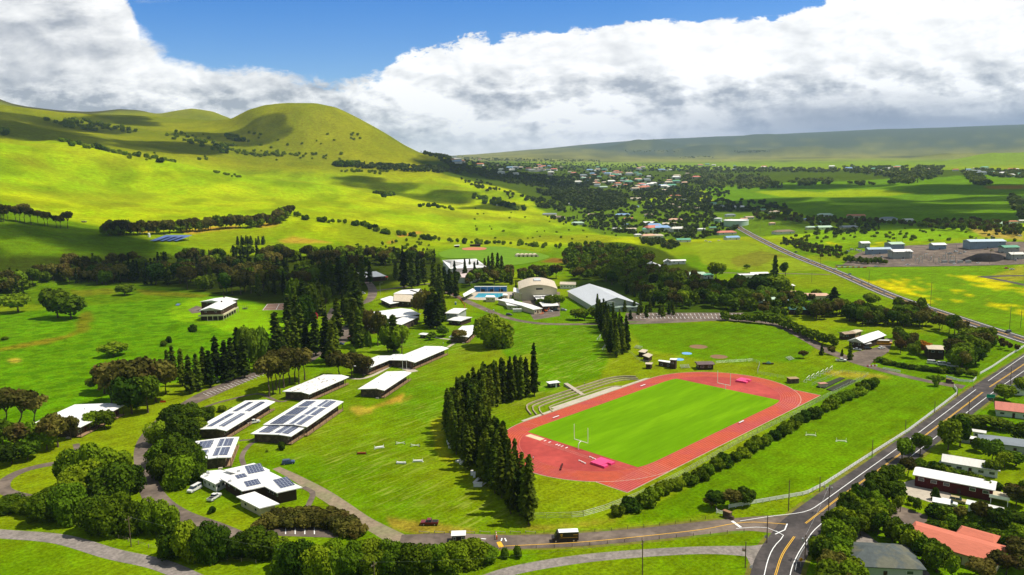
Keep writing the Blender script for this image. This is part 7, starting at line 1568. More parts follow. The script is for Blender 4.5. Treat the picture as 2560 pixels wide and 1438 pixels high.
for i, (a, b) in enumerate(((-66.5, 10.5), (-60.8, 11.0))):
    r = thing('hurdle_rack', ['lower', 'upper'][i]+' white bar rack lying beside the large pink mat', 'rack', (*T(a, b), .12), TH+1.4); MB().box(-2, 2, -.12, .12, .3, .42).build('bar', WHITEP, r); [MB().box(s*1.8-.1, s*1.8+.1, -.3, .3, 0, .3).build('foot', WHITEP, r) for s in (-1, 0, 1)]
# row of portable soccer goals
def soccer_goal(x, y, ang, label, w=7.0, grp=None):
    r = thing('soccer_goal', label, 'soccer goal', G(x, y), ang, grp); m = MB(); h = 2.4
    for s in (-1, 1): m.tube((s*w/2, 0, 0), (s*w/2, 0, h), .1)
    m.tube((-w/2, 0, h), (w/2, 0, h), .1); m.build('front_frame', WHITEP, r)
    n = MB()
    for s in (-1, 1): n.tube((s*w/2, 0, h), (s*w/2, 1.8, 0), .07).tube((s*w/2, 0, 0), (s*w/2, 1.8, 0), .07)
    n.tube((-w/2, 1.8, 0), (w/2, 1.8, 0), .07); n.build('rear_frame', WHITEP, r)
    k = MB()
    for i in range(1, 10): k.tube((-w/2+w*i/10, 0, h), (-w/2+w*i/10, 1.8, 0), .02, n=3)
    k.build('net', METAL, r)
for i in range(6): soccer_goal(2020+i*11.5, 953-i*5.0, R(55), f'{ORD[i]} of the row of white portable goals, counted from the left', 5.5, 'row of white portable goals')
soccer_goal(1500, 848, R(80), 'upper white goal at the edge of the short pine grove', 6); soccer_goal(1513, 872, R(80), 'lower white goal at the edge of the short pine grove', 6)
# jumps
def jump(x, y, ang, style, label, px=True):
    r = thing('show_jump', label, 'horse jump', G(x, y), ang); w = 1.8; up = DARK if style in ('cross', 'red', 'low') else WHITEP
    for s in (-1, 1): MB().tube((s*w, 0, 0), (s*w, 0, 1.5), .06).box(s*w-.3, s*w+.3, -.3, .3, 0, .12).build('stand', up, r)
    if style in ('cross', 'low'):
        MB().tube((-w, 0, .2), (w, 0, 1.0), .09).build('pole', WHITEP, r); MB().tube((-w, .15, 1.0), (w, .15, .2), .09).build('pole', WHITEP, r)
    if style == 'low' or style == 'box': MB().box(-w, w, -.35, .35, .15, .75).build('box', WHITEP, r)
    if style == 'red': MB().box(-w+.15, w-.15, -.25, .25, .1, .85).build('board', mat('red_board', (.32, .06, .02), .8), r)
    if style == 'bar': MB().tube((-w, 0, .45), (w, 0, .45), .09).build('pole', WHITEP, r); MB().tube((-w, .1, .2), (w, .1, .2), .08).build('pole', WHITEP, r)
jump(904, 1136, R(0), 'red', 'red-board jump at the left of the ring of jumps on the lawn'); jump(948, 1121, R(22), 'box', 'tilted white box jump in the ring of jumps on the lawn'); jump(1001, 1111, R(3), 'cross', 'crossed-pole jump with a green pole at the top of the ring of jumps'); jump(1038, 1117, R(-3), 'cross', 'white crossed-pole jump at the right of the ring of jumps'); jump(1003, 1160, R(-4), 'low', 'jump with poles laid over a low white box at the bottom of the ring'); jump(1045, 1155, R(0), 'box', 'solid white box jump at the lower right of the ring')
jump(2027, 1089, R(-12), 'bar', 'left of two white jumps in the roadside meadow'); jump(2103, 1104, R(-12), 'bar', 'right of two white jumps in the roadside meadow')
# jump parts stored along the grove
for i, (x, y, w, d, h, a) in enumerate([(1195,1216,3.0,1.6,1.2,0),(1192,1203,1.0,4.5,.4,.4),(1186,1192,.8,2.2,1.4,0),(1180,1187,.8,2.0,1.3,0),(1150,1153,1.6,3.2,.5,.7),(1156,1160,1.0,2.4,.8,.7),(1126,1120,1.2,1.6,.9,.3),(1121,1105,1.4,1.6,1.0,0),(1122,1111,1.0,1.0,.8,.2),(1210,1212,.3,4.0,.3,.6)]):
    c = at_z(x, y); r = thing('stored_jump', f'{ORD[i]} white jump box stored along the grove edge, counted from the bottom' if i else 'largest white jump box, lowest of those stored along the grove edge', 'jump box', c, -a, 'white jump boxes stored along the grove')
    MB().box(-w/2, w/2, -d/2, d/2, .1, h).build('box', WHITEP, r); MB().box(-w/2-.08, w/2+.08, -d/2-.08, d/2+.08, h, h+.08).build('lid', OFFW, r)
# throwing circles, bleachers
for i, (x, y) in enumerate(((1717,884),(1697,899))):
    c = at_z(x, y); n = 20; r = MB().add([(3.0*math.cos(2*math.pi*j/n), 3.0*math.sin(2*math.pi*j/n), z) for z in (0, .12) for j in range(n)], [tuple(reversed(range(n))), tuple(range(n, 2*n))]+[(j, (j+1) % n, n+(j+1) % n, n+j) for j in range(n)]).build('round_mat', mat('pale_blue_mat', (.16, .38, .70), .6), None); r.location = tuple(c); tag(r, ('upper' if i == 0 else 'lower')+' of two round pale blue mats behind the ball field sheds', 'round mat')
for x, y, w in ((1746,867,5.5),(1797,892,5.0)):
    p = at_z(x, y); mb = MB(); n = 18; mb.add([(p[0]+w*math.cos(2*math.pi*j/n)*(1+.1*math.sin(3*j)), p[1]+w*math.sin(2*math.pi*j/n), .045) for j in range(n)], [tuple(range(n))]); tag(mb.build('bare_earth_patch', mat('bare_earth', (.22, .12, .06), .95)), kind='structure')
for x, y, a, lab in ((1714,921,R(5),'grey metal bleachers beside the scoring shed'),(1980,900,R(40),'white metal bleachers alone on the upper meadow'),(1592,872,R(-50),'small metal bleachers behind the tan dugouts')):
    r = thing('bleachers', lab, 'bleachers', at_z(x, y), a)
    for i in range(4): MB().box(-2.6, 2.6, i*.7, i*.7+.35, .35+i*.35, .43+i*.35).build('plank', METAL, r)
    for s in (-2.3, 0, 2.3): MB().tube((s, 0, 0), (s, 2.4, 1.5), .05).tube((s, 2.4, 0), (s, 2.4, 1.5), .05).build('frame', METAL, r)
c = at_z(1920, 911); r = thing('covered_bench', 'dark tarp-covered bench and frame in the fenced corner of the upper field', 'bench', c, R(-10)); MB().box(-3, 3, -.6, .6, .3, .8).build('bench', BROWNW, r); MB().add([(-1, -1, .8), (1.6, -1, .8), (1.6, 1, .8), (-1, 1, .8), (.3, 0, 1.9)], [(0, 1, 4), (1, 2, 4), (2, 3, 4), (3, 0, 4)]).build('tarp', DGRN, r)

# ------------------------------------------------------------------ fences
def fence(name, label, pts, step, h, rails, m, pr=.07, rr=.05, solid=None, mesh=None, flat_rail=False):
    P = np.array([G(*p)[:2] for p in pts]); L = np.concatenate([[0], np.cumsum(np.hypot(*np.diff(P, axis=0).T))]); n = min(98, max(2, int(L[-1]/step)+1))
    s = np.linspace(0, L[-1], n); X = np.interp(s, L, P[:, 0]); Y = np.interp(s, L, P[:, 1]); Z = height(X, Y)
    r = thing(name, label, 'fence', (X[0], Y[0], float(Z[0])), 0); o = np.array([X[0], Y[0], float(Z[0])])
    p0 = None
    for x, y, z in zip(X, Y, Z):
        q = np.array([x, y, z])-o
        if p0 is None: p0 = MB().box(-pr, pr, -pr, pr, -.2, h).build('post', m, r); pp = p0
        else: pp = p0.copy(); COL.objects.link(pp); pp.parent = r
        pp.location = tuple(map(float, q))
    for hh in rails:
        rm = MB()
        for i in range(n-1):
            a = np.array([X[i], Y[i], Z[i]+hh])-o; b = np.array([X[i+1], Y[i+1], Z[i+1]+hh])-o
            if flat_rail:
                d = (b-a)[:2]; q = np.linalg.norm(d); nn = np.array([-d[1], d[0]])/q*.03; w = .17
                rm.add([(a[0]+nn[0], a[1]+nn[1], a[2]-w), (b[0]+nn[0], b[1]+nn[1], b[2]-w), (b[0]+nn[0], b[1]+nn[1], b[2]+w), (a[0]+nn[0], a[1]+nn[1], a[2]+w), (a[0]-nn[0], a[1]-nn[1], a[2]-w), (b[0]-nn[0], b[1]-nn[1], b[2]-w), (b[0]-nn[0], b[1]-nn[1], b[2]+w), (a[0]-nn[0], a[1]-nn[1], a[2]+w)], [(0, 1, 2, 3), (7, 6, 5, 4), (3, 2, 6, 7), (0, 4, 5, 1)])
            else: rm.tube(a, b, rr, n=4)
        rm.build('rail', m, r)
    return r
fence('white_rail_fence', 'long white three-rail fence between the roadside meadow and the highway', [(1822,1272),(1900,1258),(1975,1245),(2015,1238),(2060,1215),(2160,1150),(2270,1080),(2360,1012),(2393,986),(2392,978),(2385,969)], 2.6, 1.45, (.45, .85, 1.28), WHITEP, .11, flat_rail=True)
fence('white_rail_fence', 'short white rail fence beyond the upper road junction', [(2450,937),(2480,920),(2520,893),(2560,868)], 2.6, 1.4, (.45, .85, 1.25), WHITEP, .11, flat_rail=True)
fence('white_rail_fence', 'curved white rail fence beside the bushes at the upper junction', [(2366,945),(2400,955),(2432,957),(2440,948)], 2.4, 1.3, (.45, .85, 1.2), WHITEP, .11, flat_rail=True)
fence('white_rail_fence', 'little white rail fence on the upper drive beside the barrier', [(2208,924),(2250,932)], 2.4, 1.2, (.45, 1.1), WHITEP, .11, flat_rail=True)
for i in range(8): fence('log_rail_barrier', f'{ORD[i]} low log rail from the left along the entrance road', [(1048+i*38, 1333), (1073+i*38, 1335)], 4.6, .75, (.65,), mat('grey_log', (.30, .25, .19), .9), .09, .08)
fence('wire_fence', 'thin post and wire fence along the north side of the entrance road', [(1360,1334),(1500,1330),(1620,1318),(1720,1306),(1800,1293)], 5, 1.1, (.4, .7, 1.0), POLEW, .07, .015)
fence('wire_fence', 'thin post and wire fence between entrance road and gravel lane', [(1250,1374),(1400,1370),(1560,1356),(1720,1342),(1860,1331)], 5, 1.1, (.4, .7, 1.0), POLEW, .07, .015)
fence('wire_fence', 'old post fence above the bottom left gravel lane', [(150,1305),(280,1340),(380,1372),(520,1395),(640,1408)], 4.5, 1.1, (.5, 1.0), mat('pale_post', (.35, .28, .2), .9), .09, .015)
fence('chain_link_fence', 'grey chain-link fence between the track and the row of round bushes', [(1335,1296),(1450,1293),(1505,1278),(1590,1245),(1700,1190),(1850,1105),(1990,1035),(2100,975),(2150,950)], 4, 1.8, (.1, .6, 1.2, 1.75), METAL, .05, .03)
fence('chain_link_fence', 'chain-link fence round the upper end of the field sheds', [(1560,870),(1600,905),(1630,912)], 3, 1.8, (.6, 1.2, 1.75), METAL, .05, .03)
fence('chain_link_fence', 'chain-link fence enclosing the corner of the upper field', [(1790,910),(1886,904),(1900,912),(1892,935),(1960,948)], 3.5, 1.8, (.6, 1.2, 1.75), METAL, .05, .03)
fence('chain_link_fence', 'chain-link fence round the two dug garden beds', [(2030,965),(2105,932),(2170,938),(2150,955)], 3, 1.6, (.6, 1.5), METAL, .05, .03)
fence('orange_safety_fence', 'orange plastic safety fence beside the middle road', [(1125,733),(1150,748),(1163,765),(1160,780)], 2.5, 1.2, (.3, .6, .9, 1.15), PAINT['orange'], .06, .06)
fence('orange_safety_fence', 'orange plastic safety fence before the building works', [(1318,766),(1335,776),(1360,785),(1350,787)], 2.5, 1.2, (.3, .6, .9, 1.15), PAINT['orange'], .06, .06)
fence('timber_rail', 'dark timber rail along the drive above the campus roofs', [(925,758),(950,750),(975,742)], 2.5, 1.2, (.5, 1.1), BROWNW, .08, .06)
fence('guard_rail', 'grey steel guard rail on the outer side of the highway bend', [(1988,1430),(1993,1405),(2003,1385),(2018,1362)], 2, .8, (.6,), METAL, .07, .12)
fence('white_rail_fence', 'low white rail on the drive of the slate-roofed house', [(2258,1317),(2285,1322)], 2.4, 1.1, (.45, 1.0), WHITEP, .1, flat_rail=True)
# stone gateway
for (x, y, lab) in ((1818,1294,'left dark stone gateway pier at the school entrance'), (2372,958,'dark stone gateway pier at the upper junction')):
    c = at_z(x, y); r = thing('stone_gateway', lab, 'gateway', c, R(-50)); MB().box(-1.3, 1.3, -.55, .55, 0, 2.0).build('pier', STONE, r); MB().box(-1.4, 1.4, -.65, .65, 2.0, 2.2).build('coping', mat('brown_coping', (.28, .16, .08), .8), r); MB().box(1.3, 2.3, -.4, .4, 0, 1.0).build('low_wall', STONE, r)
c = at_z(1804, 1286); r = thing('white_gate', 'small white five-bar gate beside the stone gateway pier', 'gate', c, R(-35))
for z in (.3, .6, .9, 1.2): MB().box(-1.6, 1.6, -.04, .04, z-.05, z+.05).build('bar', WHITEP, r)
for s in (-1.65, 1.65): MB().box(s-.1, s+.1, -.1, .1, 0, 1.5).build('post', WHITEP, r)
c = at_z(1242, 1349); r = thing('barrier_arm', 'red and white striped barrier arm at the guard booth', 'barrier', c, R(95)); MB().box(-.2, .2, -.2, .2, 0, 1.1).build('housing', PAINT['orange'], r)
for i in range(5): MB().box(.2+i*.6, .8+i*.6, -.06, .06, .95, 1.1).build('arm', PAINT['orange'] if i % 2 == 0 else WHITEP, r)
c = at_z(2180, 917); r = thing('traffic_barrier', 'red and white barricade across the upper drive', 'barrier', c, R(5))
for i in range(6): MB().box(-3+i, -2+i, -.15, .15, .2, .9).build('board', PAINT['red'] if i % 2 == 0 else WHITEP, r)
for i in range(11):
    x = 2092+i*7.0; c = G(x, 669+i*.1); r = thing('lane_barrier', f'{ORD[i]} orange and white lane barrier from the left along the side road', 'barrier', (c[0], c[1], c[2]+.2), 0, 'lane barriers along the side road'); MB().box(-2, 2, -.3, .3, 0, .9).build('body', PAINT['orange'] if i % 2 == 0 else WHITEP, r); MB().box(-2.1, 2.1, -.4, .4, 0, .15).build('foot', DARK, r)

# ------------------------------------------------------------------ poles and signs
def pole(x, y, top, label, arm=True, m=None, r_=.13, lamp=False, light_arm=False):
    c = G(x, y); h = max(3, (y-top)*depth_mpp(c)); r = thing('utility_pole' if not light_arm else 'street_lamp', label, 'pole' if not light_arm else 'street lamp', c)
    MB().tube((0, 0, -.2), (0, 0, h), r_*1.2, r_, 7).build('pole', m or POLEW, r)
    if arm: MB().box(-1.1, 1.1, -.07, .07, h-.9, h-.75, R(60)).build('crossarm', m or POLEW, r); [MB().tube((math.cos(R(60))*s, math.sin(R(60))*s, h-.75), (math.cos(R(60))*s, math.sin(R(60))*s, h-.45), .06).build('insulator', METAL, r) for s in (-.9, .9)]
    if light_arm:
        MB().tube((0, 0, h-.1), (1.2, 0, h+.35), .06).tube((1.2, 0, h+.35), (2.2, 0, h+.3), .06).build('arm', m or METAL, r); MB().box(1.9, 2.7, -.16, .16, h+.18, h+.32).build('lamp_head', METAL, r)
    return r, Vector((float(c[0]), float(c[1]), float(c[2])+h))
tops = {}
for i, (x, y, t, lab, arm) in enumerate([(328,1367,1287,'brown utility pole above the bottom left gravel lane',True),(938,1480,1400,'pale utility pole rising from the bottom row of round trees',True),(1606,1440,1345,'utility pole standing in the grass at the bottom edge',True),(2071,1282,1207,'stout pole with two grey transformers beside the highway',True),(1971,1278,1197,'brown pole standing between fence and entrance road',False),(2049,1229,1190,'short dark pole behind the white fence',False),(2180,1142,1098,'dark pole against the middle of the white fence',False),(2263,1082,1049,'dark pole near the upper half of the white fence',False),(2336,1032,1002,'dark pole closest to the upper end of the white fence',False),(2393,992,965,'dark pole at the upper end of the white fence',False),(2421,1042,997,'pole on the house side of the highway opposite the fence',True),(2525,968,915,'pole on the house side of the highway above the green sign',True),(2277,1155,1108,'pole with a crossarm between highway and garden trees',True),(2012,1400,1333,'pole beside the highway bend with two transformers',True),(1917,1358,1285,'slim pole on the grass island of the junction',False),(1863,1420,1350,'thin pole beside the flag on the gravel apron',False),(2051,667,620,'dark pole at the side road junction',False),(2172,710,678,'dark pole on the far side of the straight highway',True),(2326,765,703,'tall dark pole between highway and flower field',True),(2523,828,765,'tall dark pole at the right end of the flower field',True),(2551,820,773,'second tall pole at the right end of the flower field',True),(2029,706,683,'lone dark pole in the green paddock',False),(2241,612,578,'leftmost tall pole behind the industrial yard',False),(2255,618,583,'second tall pole behind the industrial yard',False),(1967,616,590,'pole beside the scrub thicket',False),(1900,585,558,'pole right of the big water tank',False),(1852,572,552,'pole in front of the big water tank',False),(1778,556,530,'pole left of the small water tank',False),(1749,550,527,'pole on the meadow left of the water tanks',False),(2230,650,624,'pole inside the industrial yard left of the white workshop',False),(2388,660,612,'tall pole behind the parked trucks of the yard',False),(2474,660,620,'pole before the black cinder heap',False),(2533,655,630,'pole at the right end of the yard road',False),(1580,640,600,'lone pole')][:-1]):
    k = pole(x, y, t, lab, arm); tops[lab] = k[1]
for nm in ('stout pole with two grey transformers beside the highway', 'pole beside the highway bend with two transformers'):
    o = [q for q in bpy.data.objects if q.get('label') == nm][0]; h = tops[nm].z-o.location.z
    for s in (-.8, .8): MB().tube((s, 0, h-2.0), (s, 0, h-1.0), .25, .25, 8).build('transformer', METAL, o)
pole(571, 945, 903, 'pale street lamp beside the curving car park', False, METAL, .08, light_arm=True); pole(951, 738, 708, 'pale curved street lamp beside the drive below the red awning', False, METAL, .08, light_arm=True)
def wire(a, b, sag, lab):
    mb = MB(); P = [a.lerp(b, i/12)-Vector((0, 0, sag*4*(i/12)*(1-i/12))) for i in range(13)]
    for p, q in zip(P[:-1], P[1:]): mb.tube(p, q, .022, n=3)
    tag(mb.build('overhead_wire', METAL), lab, 'wire')
wire(tops['brown utility pole above the bottom left gravel lane'], tops['pale utility pole rising from the bottom row of round trees'], 1.5, 'overhead wire between the bottom left pole and the bottom row of trees')
wire(tops['pale utility pole rising from the bottom row of round trees'], tops['utility pole standing in the grass at the bottom edge'], 1.5, 'overhead wire sagging across the bottom row of trees')
wire(tops['stout pole with two grey transformers beside the highway'], tops['pole beside the highway bend with two transformers'], .6, 'overhead wire along the highway bend')
for i, x in enumerate((1007, 1017)):
    c = at_z(x, 926); r = thing('flagpole', ['left', 'right'][i]+' of two white flagpoles in front of the joined white blocks', 'flagpole', c); MB().tube((0, 0, 0), (0, 0, 9.6), .10, .06, 8).build('pole', WHITEP, r); MB().tube((0, 0, 9.6), (0, 0, 9.8), .12, .05, 8).build('finial', METAL, r)
def sign(x, y, w, h, z, label, m, ang=0, border=None, diamond=False, posts=2, pm=None):
    c = G(x, y); r = thing('road_sign', label, 'sign', c, ang)
    if diamond: b = MB().add([(0, -.03, z-h/2), (w/2, -.03, z), (0, -.03, z+h/2), (-w/2, -.03, z), (0, .03, z-h/2), (w/2, .03, z), (0, .03, z+h/2), (-w/2, .03, z)], [(0, 1, 2, 3), (7, 6, 5, 4), (0, 4, 5, 1), (1, 5, 6, 2), (2, 6, 7, 3), (3, 7, 4, 0)]).build('panel', m, r)
    else: b = MB().box(-w/2, w/2, -.03, .03, z-h/2, z+h/2).build('panel', m, r)
    if border:
        t = .08; MB().box(-w/2, w/2, -.045, -.032, z+h/2-t, z+h/2).box(-w/2, w/2, -.045, -.032, z-h/2, z-h/2+t).box(-w/2, -w/2+t, -.045, -.032, z-h/2+t, z+h/2-t).box(w/2-t, w/2, -.045, -.032, z-h/2+t, z+h/2-t).build('border', border, b)
    for s in ((-w*.35, w*.35) if posts == 2 else (0,)): MB().tube((s, .08, 0), (s, .08, z+h*.3), .05).build('post', pm or METAL, r)
    return r, b
green = mat('green_sign_face', (.0, .33, .21), .5)
r, b = sign(2476, 1006, 3.6, 1.7, 3.0, 'green direction sign on the verge of the highway', green, R(-10), mat('pale_green_border', (.30, .55, .35), .5))
dg = mat('dark_green_letters', (.0, .16, .13), .5)
for x0, x1, z0 in ((-1.45, -1.0, 3.05), (-.6, .2, 3.0), (.4, .9, 3.2), (.3, 1.4, 2.6)): MB().box(x0, x1, -.046, -.033, z0, z0+.3).build('faded_lettering', dg, b)
r, b = sign(2002, 1418, 1.3, 1.3, 2.2, 'yellow diamond junction warning sign beside the highway bend', PAINT['yellow'], R(5), diamond=True, posts=1)
MB().box(-.06, .06, -.05, -.035, 1.85, 2.5).build('arrow_symbol', DARK, b); MB().add([(-.06, -.05, 2.2), (-.28, -.05, 1.92), (-.2, -.05, 1.88), (.0, -.05, 2.12)], [(0, 1, 2, 3)]).build('arrow_symbol', DARK, b)
sign(1915, 1358, .9, .9, 2.0, 'grey-backed sign on two yellow posts on the junction island', METAL, 0, pm=PAINT['yellow']); sign(1877, 1434, .9, .8, 2.0, 'grey-backed sign on a yellow post at the bottom of the gravel apron', METAL, R(20), posts=1, pm=PAINT['yellow'])
sign(408, 1010, 2.6, 1.0, 1.2, 'red board sign at the edge of the brown thicket', PAINT['red'], R(10)); sign(2060, 1228, .5, .7, 1.6, 'small yellow-posted marker sign beside the short dark pole', METAL, 0, posts=1, pm=PAINT['yellow'])
r, b = sign(384, 1100, 1.6, 1.2, 1.4, 'white slatted notice board on the drive bend', WHITEP, R(40))
# flag on the apron
c = at_z(1855, 1390); r = thing('flag', 'small red, white and blue striped flag on a post at the gravel apron', 'flag', c); MB().tube((0, 0, 0), (0, 0, 2.4), .04).build('staff', METAL, r)
for i, k in enumerate(('white', 'red', 'blue', 'white', 'red')): MB().box(.05, 1.0, -.015, .015, 1.5+i*.17, 1.67+i*.17, R(-40)).build('stripe', PAINT[k], r)
for i, (x, y, lab) in enumerate([(1164,779,'small white post on the left side of the middle road'),(1235,778,'white marker block on the right side of the middle road')]):
    c = at_z(1217 if i == 0 else 1234, 780 if i == 0 else 778); r = thing('marker_post', lab, 'marker', c); MB().box(-.45, .45, -.35, .35, 0, 1.2).build('body', WHITEP, r); MB().box(-.5, .5, -.4, .4, 1.2, 1.3).build('cap', OFFW, r)
c = at_z(1136, 757); r = thing('portable_toilet', 'blue portable toilet with a white lid above the small two-level building', 'toilet', at_z(1139, 762)); MB().box(-.6, .6, -.6, .6, 0, 2.1).build('cabin', BLUEW, r); MB().box(-.65, .65, -.65, .65, 2.1, 2.3).build('roof', ROOFW, r); door(r, 0, -.6, 'y-', BLUEW, .8, 1.8)
c = at_z(489, 1188+8); r = thing('portable_toilet', 'grey portable toilet left of the school office', 'toilet', at_z(486, 1197)); MB().box(-.6, .6, -.6, .6, 0, 2.1).build('cabin', GREYW, r); MB().box(-.65, .65, -.65, .65, 2.1, 2.3).build('roof', METAL, r); door(r, 0, -.6, 'y-', GREYW, .8, 1.8)
r = thing('trampoline', 'dark netted trampoline on the lawn right of the balcony house', 'trampoline', at_z(613, 773)); n = 14
MB().add([(2.2*math.cos(2*math.pi*j/n), 2.2*math.sin(2*math.pi*j/n), z) for z in (.75, .85) for j in range(n)], [tuple(reversed(range(n))), tuple(range(n, 2*n))]+[(j, (j+1) % n, n+(j+1) % n, n+j) for j in range(n)]).build('bed', DARK, r)
q = MB(); [q.tube((2.2*math.cos(2*math.pi*j/7), 2.2*math.sin(2*math.pi*j/7), 0), (2.2*math.cos(2*math.pi*j/7), 2.2*math.sin(2*math.pi*j/7), 2.6), .05) for j in range(7)]; q.build('net_pole', METAL, r)
for i, (x, y) in enumerate(((445, 764),)): 
    r = thing('ground_solar_panel', 'tilted solar panel standing on the lawn left of the balcony house', 'solar panel', at_z(x, y), R(-25)); MB().add([(-2, -1.2, .4), (2, -1.2, .4), (2, 1.2, 1.5), (-2, 1.2, 1.5), (-2, -1.2, .32), (2, -1.2, .32), (2, 1.2, 1.42), (-2, 1.2, 1.42)], [(0, 1, 2, 3), (7, 6, 5, 4), (0, 4, 5, 1), (1, 5, 6, 2), (2, 6, 7, 3), (3, 7, 4, 0)]).build('panel', MATS['hill_solar'], r); [MB().tube((s, 0, 0), (s, 0, .9), .06).build('leg', METAL, r) for s in (-1.5, 1.5)]
for i, (x, y, lab) in enumerate(((373, 593, 'tall white hillside tank left of the solar tables'), (350, 585, 'small white hillside box above the tank'))):
    c = G(x, y); r = thing('white_tank', lab, 'tank', c); MB().tube((0, 0, -.5), (0, 0, 5 if i == 0 else 2), 1.6, 1.6, 12).build('shell', WHITEW, r); MB().tube((0, 0, 5 if i == 0 else 2), (0, 0, 5.6 if i == 0 else 2.4), 1.7, .3, 12).build('lid', WHITEP, r)
c = G(210, 556); r = thing('hill_shed', 'tiny pale trough shed on the shaded left meadow', 'shed', c); MB().box(-3, 3, -1.5, 1.5, 0, 1.6).build('wall', STONE, r); MB().box(-3.2, 3.2, -1.7, 1.7, 1.6, 1.8).build('roof', OFFW, r)
# ------------------------------------------------------------------ people (tiny in the photograph)
def person(x, y, top_c, leg_c, label, ang=0.0, world=None):
    c = world or tuple(at_z(x, y)); SK = mat('skin', (.42, .25, .17), .6); TP = mat('cloth_'+top_c[0], top_c[1], .9); LG = mat('cloth_'+leg_c[0], leg_c[1], .9)
    J = [(0, 0, .95), (0, 0, 1.15), (0, 0, 1.40), (0, 0, 1.52), (0, .02, 1.66), (-.19, 0, 1.40), (-.25, .03, 1.12), (-.24, .10, .86), (.19, 0, 1.40), (.26, -.02, 1.12), (.27, .04, .86), (-.10, 0, .90), (-.11, .08, .50), (-.11, .02, .06), (-.11, .16, .03), (.10, 0, .90), (.12, -.06, .50), (.13, -.14, .06), (.13, -.02, .03)]
    E = [(0, 1), (1, 2), (2, 3), (3, 4), (2, 5), (5, 6), (6, 7), (2, 8), (8, 9), (9, 10), (0, 11), (11, 12), (12, 13), (13, 14), (0, 15), (15, 16), (16, 17), (17, 18)]
    Rr = [.13, .12, .14, .055, .10, .07, .05, .035, .07, .05, .035, .10, .065, .045, .04, .10, .065, .045, .04]
    me = bpy.data.meshes.new('person'); me.from_pydata(J, E, []); o = bpy.data.objects.new('person', me); COL.objects.link(o)
    sk = o.modifiers.new('s', 'SKIN'); 
    for v, q in zip(me.skin_vertices[0].data, Rr): v.radius = (q, q)
    me.skin_vertices[0].data[0].use_root = True; ss = o.modifiers.new('b', 'SUBSURF'); ss.levels = 1; ss.render_levels = 1
    bpy.context.view_layer.update(); m2 = bpy.data.meshes.new_from_object(o.evaluated_get(bpy.context.evaluated_depsgraph_get())); o.modifiers.clear(); o.data = m2
    m2.materials.clear(); [m2.materials.append(q) for q in (SK, TP, LG)]
    for p in m2.polygons: z = p.center.z; p.material_index = 1 if .98 < z < 1.47 and abs(p.center.x) < .24 else (2 if .12 < z <= .98 and abs(p.center.x) < .2 else 0)
    o.location = c; o.rotation_euler = (0, 0, ang); tag(o, label, 'person')
    h = MB(); n = 8
    h.add([(.11*math.cos(2*math.pi*i/n), .02+.12*math.sin(2*math.pi*i/n)-.02, 1.66) for i in range(n)]+[(.10*math.cos(2*math.pi*i/n), .10*math.sin(2*math.pi*i/n)-.01, 1.74) for i in range(n)]+[(0, 0, 1.79)], [(i, (i+1) % n, n+(i+1) % n, n+i) for i in range(n)]+[(n+i, n+(i+1) % n, 2*n) for i in range(n)]).build('hair', DARK, o)
person(1333, 1151, ('white', (.7, .7, .68)), ('black', (.02, .02, .02)), 'person in a white top standing on the near bend of the track', .4)
person(1461, 963, ('grey', (.25, .27, .3)), ('black', (.02, .02, .02)), 'person in grey standing above the highest curved bench', 1.2)
person(2187, 911, ('orange', (.6, .2, .02)), ('black', (.02, .02, .02)), 'person in an orange vest beside the red and white barricade', 2.0)
person(1108, 862, ('white', (.7, .7, .68)), ('blue', (.03, .05, .12)), 'person in a white top on the concrete path by the wings', 1.0)
person(2434, 972, ('red', (.5, .03, .05)), ('black', (.02, .02, .02)), 'person in a red top waiting at the upper junction', .2)

# ------------------------------------------------------------------ clouds overhead that shade parts of the land
def cloud_mat():
    m = bpy.data.materials.new('cloud_vapour'); m.use_nodes = True; k = NT(m.node_tree); k.n.clear()
    lw = k.node('ShaderNodeLayerWeight', inp={'Blend': .5}).outputs['Facing']
    pos = k.node('ShaderNodeNewGeometry').outputs['Position']; n = k.noise(pos, .012, 3, .6)
    f = k.math('MULTIPLY', k.mapr(lw, .15, .95, .75, 0.0, True), k.mapr(n, .35, .65, .55, 1.0), clamp=True)
    t = k.node('ShaderNodeBsdfTransparent'); d = k.node('ShaderNodeBsdfDiffuse', inp={0: (.85, .86, .88, 1)})
    mx = k.node('ShaderNodeMixShader', inp={0: f}); k.l.new(t.outputs[0], mx.inputs[1]); k.l.new(d.outputs[0], mx.inputs[2])
    k.l.new(mx.outputs[0], k.node('ShaderNodeOutputMaterial').inputs[0]); return m
CLM = cloud_mat(); ALT = 1500.0
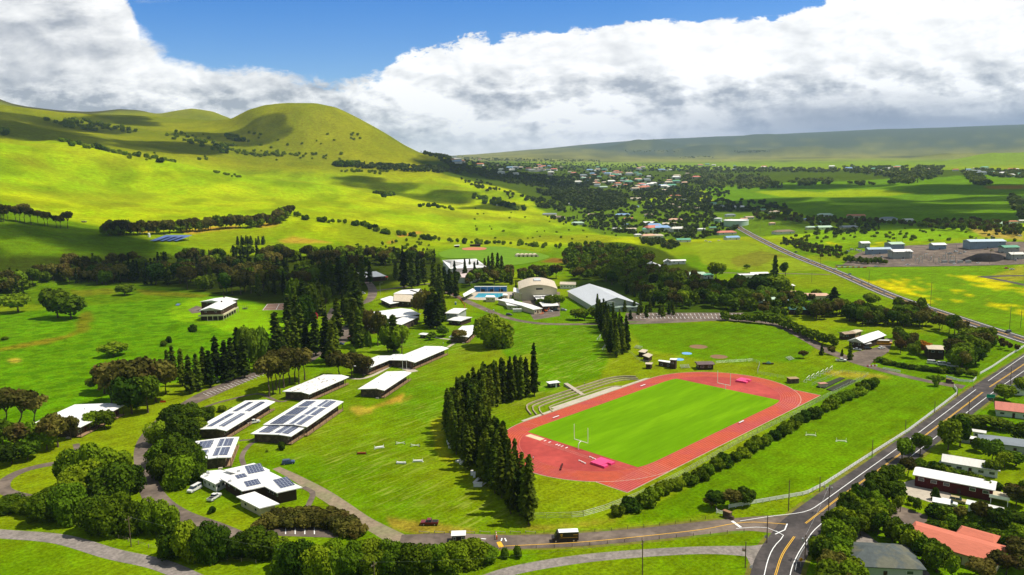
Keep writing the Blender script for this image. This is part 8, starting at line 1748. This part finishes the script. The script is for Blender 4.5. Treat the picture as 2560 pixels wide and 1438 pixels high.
def cloud_bank(zones, seed):
    g = np.random.default_rng(seed); bm = bmesh.new(); k = 0
    bmesh.ops.create_icosphere(bm, subdivisions=3, radius=1.0); B = np.array([v.co[:] for v in bm.verts]); F = np.array([[v.index for v in f.verts] for f in bm.faces]); bm.free()
    VV = []; FF = []
    for poly, n, (r0, r1) in zones:
        xs = [p[0] for p in poly]; ys = [p[1] for p in poly]; q = 0; t = 0
        while q < n and t < n*50:
            t += 1; x, y = g.uniform(min(xs), max(xs)), g.uniform(min(ys), max(ys))
            if not inpoly(np.array([x]), np.array([y]), poly)[0]: continue
            c = G(x, y); q += 1; al = ALT+g.uniform(0, 120); s = (al-c[2])/SDIR.z; p = c+np.array(SDIR)*s; r = g.uniform(r0, r1)
            N = B*(1+.16*np.sin(B[:, [0]]*5+q)*np.cos(B[:, [1]]*4+q*2)+.08*np.sin(B[:, [2]]*9+q)); a = g.uniform(0, 6.28)
            S = N*np.array([r*g.uniform(.8, 1.5), r*g.uniform(.7, 1.1), r*.30]); ca, sa = math.cos(a), math.sin(a)
            VV.append(np.stack([S[:, 0]*ca-S[:, 1]*sa, S[:, 0]*sa+S[:, 1]*ca, S[:, 2]], 1)+p); FF.append(F+k*len(B)); k += 1
    me = mesh_np('cloud', np.concatenate(VV), np.concatenate(FF), CLM); me.polygons.foreach_set('use_smooth', [True]*len(me.polygons)); o = bpy.data.objects.new('cloud', me); COL.objects.link(o); tag(o, kind='structure')
cloud_bank([([(-100,270),(250,285),(400,300),(560,308),(620,285),(700,262),(720,285),(600,345),(560,385),(430,400),(250,350),(-100,330)], 17, (80, 150)), ([(-300,530),(0,535),(220,580),(340,610),(420,640),(-300,660)], 9, (40, 70)), ([(870,440),(1000,452),(1180,500),(1330,535),(1200,530),(1060,500),(930,470)], 15, (45, 85))], 1)
cloud_bank([([(1800,500),(2000,500),(2300,497),(2600,490),(2600,560),(2300,560),(2000,545),(1850,525)], 40, (60, 110)), ([(1900,462),(2150,464),(2400,468),(2600,462),(2600,482),(2350,476),(2150,468),(1950,472)], 34, (55, 95)), ([(1060,400),(1250,408),(1500,412),(1500,440),(1350,462),(1200,440)], 16, (90, 170))], 2)
cloud_bank([([(500,660),(1050,650),(1100,720),(760,770),(500,730),(200,700)], 14, (30, 50)), ([(1440,660),(1680,690),(1800,760),(1560,740)], 6, (30, 50))], 3)
# ------------------------------------------------------------------ the air between
hz = MB().box(-25500, 25500, -25500, 25500, -60, 1150).build('haze', None) if False else None
mb = MB().box(-25500, 25500, -25500, 25500, -400, 1250); me = bpy.data.meshes.new('haze'); me.from_pydata(mb.v, [], mb.f); me.update()
m = bpy.data.materials.new('haze_air'); m.use_nodes = True; k = NT(m.node_tree); k.n.clear()
v = k.node('ShaderNodeVolumePrincipled', inp={'Color': (.50, .66, .98, 1), 'Density': 3.5e-5, 'Anisotropy': .2}); o = k.node('ShaderNodeOutputMaterial'); k.l.new(v.outputs[0], o.inputs['Volume'])
me.materials.append(m); ho = bpy.data.objects.new('haze', me); COL.objects.link(ho); ho['kind'] = 'stuff'
SC.cycles.transparent_max_bounces = 24; SC.cycles.volume_bounces = 1
